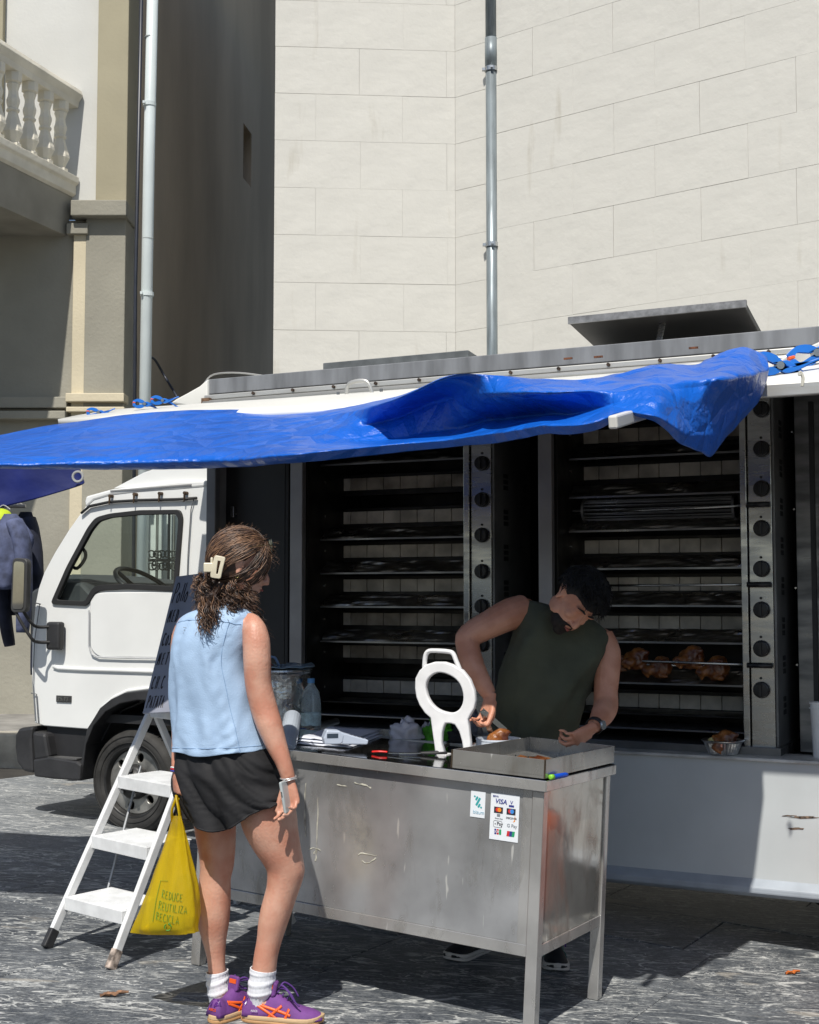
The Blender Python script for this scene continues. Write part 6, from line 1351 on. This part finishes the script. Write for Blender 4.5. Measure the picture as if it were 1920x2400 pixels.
# claw clip
clp=thing('hair_clip','cream rectangular claw clip in the woman\'s brown hair','hair clip',Tr(*w_(512,1330,-.115)))
IV=mat('ivory_plastic',(.72,.66,.50),.3)
oc=rnd([(-.020,-.036),(.012,-.036),(.014,0),(.018,.036),(-.016,.038),(-.020,0)],.006,3); ic=[(-.007,-.024),(.004,-.024),(.005,.0),(.007,.024),(-.006,.024)]
plate('clip_frame',oc,[ic],IV,clp,Matrix.Rotation(math.radians(8),4,'Y')@XZ,thick=.006,bevel=.002)
b=MB(); b.box(-.050,-.018,-.004,.012,-.016,.016); b.box(-.027,-.019,-.002,.03,-.034,.034); b.build('clip_spring_side',IV,clp,bevel=.003)
# sunglasses pushed up
sg_=thing('sunglasses','dark sunglasses pushed up on the woman\'s head','sunglasses',Tr(*cap((.72,.1,.62),1.06)))
b=MB(); 
for sd in (-1,1):
    c=r_*(.03*sd)+f_*.004; b.loft([[c+(r_*math.cos(q)*.030+(u_*.9-f_*.5).normalized()*math.sin(q)*.024)+(f_*.6+u_*.6)*e for q in [k/16*2*math.pi for k in range(16)]] for e in (-.0015,.0015)])
b.build('lenses',mat('lens_dark',(.01,.012,.012),.08),sg_)
b=MB(); b.tube([r_*.055,r_*.03+u_*.012,Vector((0,0,0))+u_*.01,r_*-.03+u_*.012,r_*-.055],.0015,6); b.tube([r_*.056,r_*.075-f_*.03-u_*.01,r_*.078-f_*.07-u_*.03],.0010,6); b.build('thin_frame',mat('dark_wire',(.10,.09,.04),.3,.8),sg_)
# bracelets, earring
b=MB(); b.tube([w_(676,1822,-.14)+Vector((.026*math.cos(a),.026*math.sin(a),.004*math.sin(a+1))) for a in [k/20*2*math.pi for k in range(20)]],.0028,6,closed=True); b.tube([w_(677,1830,-.14)+Vector((.027*math.cos(a),.027*math.sin(a),.009*math.sin(a+2))) for a in [k/20*2*math.pi for k in range(20)]],.0022,6,closed=True); o=b.build('bracelet',mat('silver_bead',(.75,.70,.68),.25,.6),wom,smooth=True); loc_(o.data)
for dz,c_ in ((0,'band_red'),(-.006,'band_blue'),(.006,'band_white')):
    b=MB(); b.tube([w_(417,1803,-.01)+Vector((.0235*math.cos(a),.0235*math.sin(a),dz+.003*math.sin(a*2))) for a in [k/20*2*math.pi for k in range(20)]],.0026,6,closed=True); o=b.build('wristband',mat(c_,{'band_red':(.6,.02,.04),'band_blue':(.05,.06,.4),'band_white':(.75,.75,.75)}[c_],.7),wom,smooth=True); loc_(o.data)
b=MB(); pe_=HP(-.004,(-.078 if (HP(0,-1,0)-HP(0,1,0)).y<0 else .078),-.045); b.tube([pe_+Vector((.005*math.cos(a),0,.007*math.sin(a))) for a in [k/14*2*math.pi for k in range(14)]],.0012,5,closed=True); o=b.build('earring',mat('gold_wire',(.6,.5,.2),.2,1),wom,smooth=True); loc_(o.data)
# phone
ph=thing('phone','phone in a pale case held low in the woman\'s right hand','phone',Tr(*w_(672,1864,-.165))@Matrix.Rotation(math.radians(-10),4,'Y')@Matrix.Rotation(math.radians(70),4,'Z'))
b=MB(); b.box(-.034,.034,-.005,.005,-.055,.05); b.build('phone_case',mat('phone_case',(.55,.60,.60),.25,.2),ph,bevel=.004)
b=MB(); b.box(-.030,.030,.0051,.0056,-.051,.046); b.build('phone_screen',mat('phone_glass',(.01,.01,.012),.08),ph)
b=MB(); b.box(-.0348,-.0338,-.002,.002,.0,.018); b.build('side_button',mat('btn',(.1,.1,.1),.4),ph)
# yellow bag ----------------------------------------------------------------
bag=thing('shopping_bag','bright yellow plastic carrier bag hanging from the woman\'s left hand','bag',Tr(*w_(415,1900,.0)))
BO=w_(415,1900,.0)
YB=bpy.data.materials.new('thin_yellow_plastic'); YB.use_nodes=True; MATS['thin_yellow_plastic']=YB
def bagm():
    n,l,b=nodes(YB); b.inputs['Base Color'].default_value=(.82,.60,.012,1); b.inputs['Roughness'].default_value=.33; b.inputs['Coat Weight'].default_value=.3
    tc=n.new('ShaderNodeTexCoord'); mp=n.new('ShaderNodeMapping'); mp.inputs['Scale'].default_value=(5,5,1.6); l.new(tc.outputs['Object'],mp.inputs[0]); z=n.new('ShaderNodeTexNoise'); z.inputs['Scale'].default_value=1; z.inputs['Detail'].default_value=6; l.new(mp.outputs[0],z.inputs[0]); bp=n.new('ShaderNodeBump'); bp.inputs['Distance'].default_value=.03; l.new(z.outputs[0],bp.inputs['Height']); l.new(bp.outputs[0],b.inputs['Normal'])
    tr=n.new('ShaderNodeBsdfTranslucent'); tr.inputs[0].default_value=(.80,.62,.02,1); l.new(bp.outputs[0],tr.inputs[0 if False else 'Normal']); tp_=n.new('ShaderNodeBsdfTransparent'); tp_.inputs[0].default_value=(.95,.80,.10,1)
    m1=n.new('ShaderNodeMixShader'); m1.inputs[0].default_value=.35; l.new(b.outputs[0],m1.inputs[1]); l.new(tr.outputs[0],m1.inputs[2]); m2=n.new('ShaderNodeMixShader'); m2.inputs[0].default_value=.33; l.new(m1.outputs[0],m2.inputs[1]); l.new(tp_.outputs[0],m2.inputs[2]); l.new(m2.outputs[0],n['Material Output'].inputs[0])
bagm()
bl_=[(1912,405,424,.006),(1945,398,432,.012),(1985,385,440,.022),(2030,369,450,.034),(2080,352,460,.050),(2130,332,466,.065),(2165,318,466,.066),(2182,312,464,.050)]
rg=[ringLR(w_(a,y+ (0 if y<2180 else 0),.0),w_(c,y+(3 if y>2170 else 0),-.10),d_,48,.9) for y,a,c,d_ in bl_]; G2=dense(rg,7)
for i,r in enumerate(G2):
    t=i/(len(G2)-1); c=sum(r,Vector())/48
    for j,p in enumerate(r):
        q=j/48*2*math.pi; d=(p-c); d.z=0; k=(1-2*abs(math.sin(q*3.5+1.2*math.sin(t*3))))*.10*(1-t*.4)+.12*fbm((math.cos(q)*2.0,math.sin(q)*2.0,t*1.6),1.3,4)*t; r[j]=p+d*k
b=MB(); b.grid(G2,closed=True); b.f.append(tuple(range(len(b.v)-48,len(b.v)))); me=b.mesh(); me.transform(Matrix.Translation(-BO)); obj('bag_body',me,YB,bag,smooth=True)
for (pts,wd) in (([(404,1925,0),(403,1900,-.02),(409,1880,-.03),(414,1866,-.03)],.013),([(424,1928,-.05),(420,1900,-.05),(416,1880,-.04),(414,1866,-.03)],.014),([(413,1925,.03),(418,1890,.0),(420,1868,-.02)],.012)):
    b=MB(); b.tube([w_(*q)-BO for q in [tuple(x) for x in spline(pts,4)]],wd,8,flat=.35,up=(1,0,0)); b.build('bag_handle',YB,bag,smooth=True)
# contents: jars and a packet, showing dimly
b=MB(); cc=w_(400,2120,-.05)-BO; b.box(cc.x-.07,cc.x+.05,cc.y-.02,cc.y+.025,cc.z-.09,cc.z+.02); b.build('packet',mat('packet_green',(.05,.12,.04),.5,var=.6,scale=24),bag,bevel=.01)
b=MB(); cc=w_(430,2075,-.06)-BO; b.lathe([(.03,-.08),(.032,.0),(.02,.03)],14,c=cc); b.build('carton',mat('carton_brown',(.2,.10,.03),.6,var=.5,scale=20),bag)
# print on the bag: projected on its near side
def onbag(px,py):
    p_=w_(px,py,-.05); zz=p_.z
    i=min(range(len(G2)),key=lambda k:abs(sum((q.z for q in G2[k]))/48-zz)); r=G2[i]; cy=sum(k.y for k in r)/48; best=None
    for j in range(48):
        A_=r[j];B_=r[(j+1)%48]
        if (A_.x-p_.x)*(B_.x-p_.x)<=0 and abs(A_.x-B_.x)>1e-9:
            t=(p_.x-A_.x)/(B_.x-A_.x); y=A_.y+(B_.y-A_.y)*t
            if best is None or y<best: best=y
    if best is None: best=min(q.y for q in r)
    return Vector((p_.x,best,zz))-BO
BG=mat('bag_print_green',(.08,.28,.02),.6)
TX=w_(385,2040,-.05)
for s,px,py,h in (('REDUCE',386,2096,.026),('REUTILIZA',379,2121,.026),('RECICLA',374,2145,.026)):
    def fn(x,y,px=px,py=py): q=onbag(px+(x/.001484),py-(y/.001484)+x/.001484*.12); return (q.x,q.y-.004,q.z)
    strokes(s,h,0,0,fn,.0008,.08,.50).build('bag_lettering',BG,bag)
b=MB(); pf_=lambda px,py:(lambda q:(q.x,q.y-.004,q.z))(onbag(px,py)); b.tube([pf_(366,2150),pf_(372,2100),pf_(380,2060),pf_(400,2058)],.0008,4); b.build('bag_print_frame',BG,bag)
b=MB(); 
for k in range(3):
    a=k*2.09; c=pf_(404,2159); b.tube([(c[0]+.011*math.cos(a+q),c[1],c[2]+.011*math.sin(a+q)) for q in (0,.5,1.0,1.5)],.0022,4)
b.build('recycling_mark',BG,bag)
strokes('MOLI',.012,0,0,lambda x,y:(pf_(410+x/.001484,2010)[0],pf_(410+x/.001484,2010)[1],w_(410,2014,-.05).z-BO.z+y),.0012,.08,.5).build('bag_lettering',BG,bag) if False else None
# ============================ MAN =====================================
YM=5.38
def m_(px,py,d=0): return at(px,py,YM+d)
g1=onground(1075,2262); man=thing('person','bearded man in a dark green sleeveless shirt bending over the steel table','person',Tr(.4,YM,gz(.4))); MO=Vector((.4,YM,gz(.4)))
def locm(me): me.transform(Matrix.Translation(-MO)); return me
MU=Vector((.72,-.50,.48)).normalized(); MF=Vector((.05,-.60,-.80)); MF=(MF-MU*MF.dot(MU)).normalized(); MC=m_(1351,1407,-.20)
b=MB(); MP_=head(b,MC,MF,MU,1.02,True)
b.tube([MC-MU*.05-MF*.01,m_(1335,1440,-.10),m_(1318,1462,-.02),m_(1312,1500,.02)],[.06,.062,.068,.08],16)
tor=[ringLR(m_(1262,1425,0),m_(1372,1455,0),.075,32),ringLR(m_(1222,1425,.02),m_(1425,1492,.0),.10,32),ringLR(m_(1210,1480,.0),m_(1405,1550,.0),.12,32),ringLR(m_(1190,1550,.0),m_(1385,1600,.0),.12,32),ringLR(m_(1170,1640,.03),m_(1360,1660,.03),.12,32),ringLR(m_(1160,1740,.08),m_(1345,1745,.08),.12,32),ringLR(m_(1160,1840,.10),m_(1340,1840,.10),.12,32)]
b.loft(dense(tor,4))
mm=.00171
ellipsoid(b,m_(1228,1440,.0),(.066,.068,.068),((1,0,0),(0,1,0),(0,0,1))); ellipsoid(b,m_(1406,1506,.0),(.060,.062,.062),((1,0,0),(0,1,0),(0,0,1)))
b.tube(spline([m_(1228,1432,.0),m_(1195,1440,-.03),m_(1150,1462,-.06),m_(1100,1490,-.08),m_(1096,1512,-.09),m_(1107,1555,-.12),m_(1128,1595,-.15),m_(1147,1628,-.17)],3),list(np.interp(np.arange(22),[0,3,6,9,12,15,18,21],[.068,.066,.058,.050,.048,.047,.038,.029])),16)
b.tube(spline([m_(1405,1495,.0),m_(1422,1530,-.02),m_(1423,1575,-.05),m_(1420,1620,-.07),m_(1420,1655,-.10),m_(1412,1675,-.16),m_(1402,1690,-.21),m_(1392,1703,-.25)],3),list(np.interp(np.arange(22),[0,3,6,9,12,15,18,21],[.060,.057,.052,.048,.050,.046,.036,.028])),16)
hand(b,m_(1149,1635,-.18),(-.18,-.15,-1),(.55,-.6,-.1),(-.75,-.45,0),1.02,curl=(40,45,48,50),thumb=(.3,.9,.3),tc=10)
hand(b,m_(1386,1708,-.27),(-.85,-.25,-.55),(-.2,.3,-.9),(-.2,.75,-.5),1.02,curl=(42,45,48,52),thumb=(.35,.85,.5),tc=15)
me=remeshed(b,.0042,5); locm(me); obj('body',me,SKM,man)
# sleeveless shirt
DG=mat('dark_green_cotton',(.075,.083,.055),.9,var=.12,scale=8,bump=.002,bscale=60)
rs2=[ringLR(m_(1282,1420,.0),m_(1352,1446,.0),.078,56),ringLR(m_(1250,1409,.0),m_(1392,1456,.0),.10,56,.9),ringLR(m_(1218,1412,.01),m_(1428,1492,.0),.118,56,.85),ringLR(m_(1205,1465,.0),m_(1424,1530,-.0),.135,56,.85),ringLR(m_(1190,1515,.0),m_(1404,1575,.0),.142,56,.85),ringLR(m_(1172,1570,.0),m_(1388,1615,.0),.145,56,.85),ringLR(m_(1158,1630,.02),m_(1368,1655,.02),.15,56,.85),ringLR(m_(1150,1690,.05),m_(1356,1705,.05),.15,56,.85),ringLR(m_(1148,1745,.08),m_(1345,1755,.08),.15,56,.85)]
G3=dense(rs2,9); NG3=len(G3)
for i,r in enumerate(G3):
    t=i/(NG3-1); c=sum(r,Vector())/56
    for j,p in enumerate(r):
        q=j/56*2*math.pi; d=(p-c); d.z=0; d.normalize(); s_=math.cos(q); fr=max(0,-math.sin(q))
        k=.020*(1-2*abs(math.sin(s_*2.6+t*3.6)))*fr*min(1,t*2)+.014*fbm((s_*3,t*4,5),1.4,4)*min(1,t*3)+.012*math.exp(-((t-.62-.15*s_)/.03)**2)*max(0,s_)*fr
        r[j]=p+d*k
b=MB(); b.grid(G3,closed=True); me=b.mesh(); locm(me); ms=obj('sleeveless_shirt',me,DG,man,smooth=True,solid=.004,sub=1)
b=MB(); b.tube([Vector(p) for p in G3[1]],.006,6,closed=True); me=b.mesh(); locm(me); obj('collar',me,DG,ms,smooth=True)
# trousers and shoes
TRm=mat('black_trousers',(.012,.012,.014),.85,var=.2,scale=10,bump=.003,bscale=20)
hL=onground(1128,2228); hR=onground(1296,2245)
b=MB(); b.loft(dense([ringLR(m_(1152,1735,.08),m_(1345,1742,.08),.13,24),ringLR(m_(1150,1800,.10),m_(1345,1800,.10),.135,24),ringLR(m_(1155,1860,.10),m_(1342,1860,.10),.125,24)],3))
for hp,x0,x1 in ((hL,1155,1250),(hR,1248,1342)):
    c=m_((x0+x1)/2,1850,.10); k=m_((x0+x1)/2-(6 if hp is hL else -2),2030,.0); b.tube(spline([c,(c+k)/2+Vector((0,-.03,0)),k,(k+hp)/2+Vector((0,.02,.04)),hp+Vector((0,.0,.09))],4),list(np.interp(np.arange(17),[0,4,8,12,16],[.088,.08,.066,.06,.052])),14)
me=remeshed(b,.008,3); locm(me); obj('trousers',me,TRm,man)
SBm=mat('black_mesh_shoe',(.012,.014,.016),.7,var=.3,scale=40); WS=mat('sole_offwhite',(.62,.58,.54),.6); TE=mat('teal_mark',(.02,.25,.25),.5)
def yaw(a,c): d=c-a; return math.atan2(d.y,d.x)
t1=onground(1012,2268); s_1=shoe(Tr(*(hL-MO))@TILT@Matrix.Rotation(yaw(hL,t1),4,'Z')@Tr(-.04,0,0),man,1.03,SBm,WS,TE,simple=True)
t2=onground(1312,2302); s_2=shoe(Tr(*(hR-MO))@TILT@Matrix.Rotation(yaw(hR,t2),4,'Z')@Tr(-.06,0,0),man,1.03,SBm,WS,TE)
# short black hair and beard
BH_=mat('black_hair',(.012,.010,.009),.75,var=.2,scale=30); mr_=MF.cross(MU)
MCAP=MC-MF*.012+MU*.024
def mcap(d,k=1.0): d=Vector(d).normalized(); return MCAP+(MF*d.x*.120+mr_*d.y*.090+MU*d.z*.118)*k
b=MB(); R_=[]
for i in range(1,22):
    a=-math.pi/2+math.pi*i/22; row=[]
    for j in range(36):
        q=j/36*2*math.pi; d=Vector((math.cos(a)*math.cos(q),math.cos(a)*math.sin(q),math.sin(a)))
        face=max(0,min(1,(d.x-.25-.45*max(0,d.z))/.2))*max(0,min(1,(.30-d.z)/.15)); low=max(0,min(1,(-.2-d.z)/.2)); ear=math.exp(-((d.x+.02)/.25)**2-((d.z+.28)/.25)**2)
        row.append(mcap(d,1.0-.30*face-.22*low-.20*ear+.05*fbm(d*3.5,1,4)))
    R_.append(row)
b.loft(R_); me=b.mesh(); locm(me); mh=obj('hair',me,BH_,man,smooth=True,sub=1)
b=MB()
for k in range(1400):
    d=Vector((R.uniform(-1,.95),R.uniform(-1,1),R.uniform(-.1,1)))
    d.normalize()
    if d.x>.12+.45*max(0,d.z) and d.z<.34: continue
    p=mcap(d,1.0+.05*fbm(d*3.5,1,4)); o_=(Vector(MF)*.6-MU*.3+Vector((R.uniform(-.5,.5),R.uniform(-.5,.5),R.uniform(-.5,.5)))).normalized(); nn=(p-MCAP).normalized(); b.tube([p,p+nn*.007+o_*.012,p+nn*.008+o_*.032],[.0022,.0017,.0004],3,caps=False)
me=b.mesh(); locm(me); tag(obj('hair_strands',me,BH_,mh),kind='stuff')
b=MB(); 
ellipsoid(b,MP_(.048,0,-.078),(.052,.053,.044),(MF,mr_,MU)); ellipsoid(b,MP_(.078,0,-.104),(.022,.027,.020),(MF,mr_,MU)); 
b.tube([MP_(.086,-.026,-.064),MP_(.094,-.016,-.050),MP_(.100,0,-.048),MP_(.094,.016,-.050),MP_(.086,.026,-.064)],.0045,6)
me=remeshed(b,.004,2)
for v in me.vertices: v.co+=v.normal*.0015*fbm(v.co,200,3)
locm(me); obj('beard',me,mat('beard_black',(.02,.014,.011),.8,var=.3,scale=80),man)
b=MB(); b.tube([MP_(.097,-.017,-.0645),MP_(.104,0,-.066),MP_(.097,.017,-.0645)],[.001,.006,.001],8); me=b.mesh(); locm(me); obj('lips',me,LIP,man,smooth=True)
b=MB()
for sg in (-1,1): b.tube([MP_(.092,sg*.010,.030),MP_(.092,sg*.030,.036),MP_(.080,sg*.050,.029)],[.003,.0045,.002],6)
me=b.mesh(); locm(me); obj('eyebrow',me,BH_,man,smooth=True)
# watch
wa=thing('wristwatch','wristwatch with a pale metal face on the man\'s left wrist','watch',Tr(*m_(1394,1701,-.245)))
ax_=(m_(1386,1708,-.27)-m_(1402,1690,-.21)).normalized(); e1_=ax_.orthogonal().normalized(); e2_=ax_.cross(e1_)
b=MB(); rr=[]
for e in (-.011,.011): rr.append([ax_*e+(e1_*math.cos(q)+e2_*math.sin(q))*.033 for q in [k/24*2*math.pi for k in range(24)]])
b.grid(rr,closed=True); b.build('strap',BK,wa,smooth=True,solid=.003)
dd=Vector((.75,-.6,.1)); dd=(dd-ax_*dd.dot(ax_)).normalized(); Mw=Matrix((ax_,dd.cross(ax_),dd)).transposed()
b=MB(); b.lathe([(.0,.031),(.018,.031),(.019,.036),(.017,.041),(0,.041)],20,M=Mw); b.build('dial',mat('watch_metal',(.55,.58,.58),.25,.7),wa)
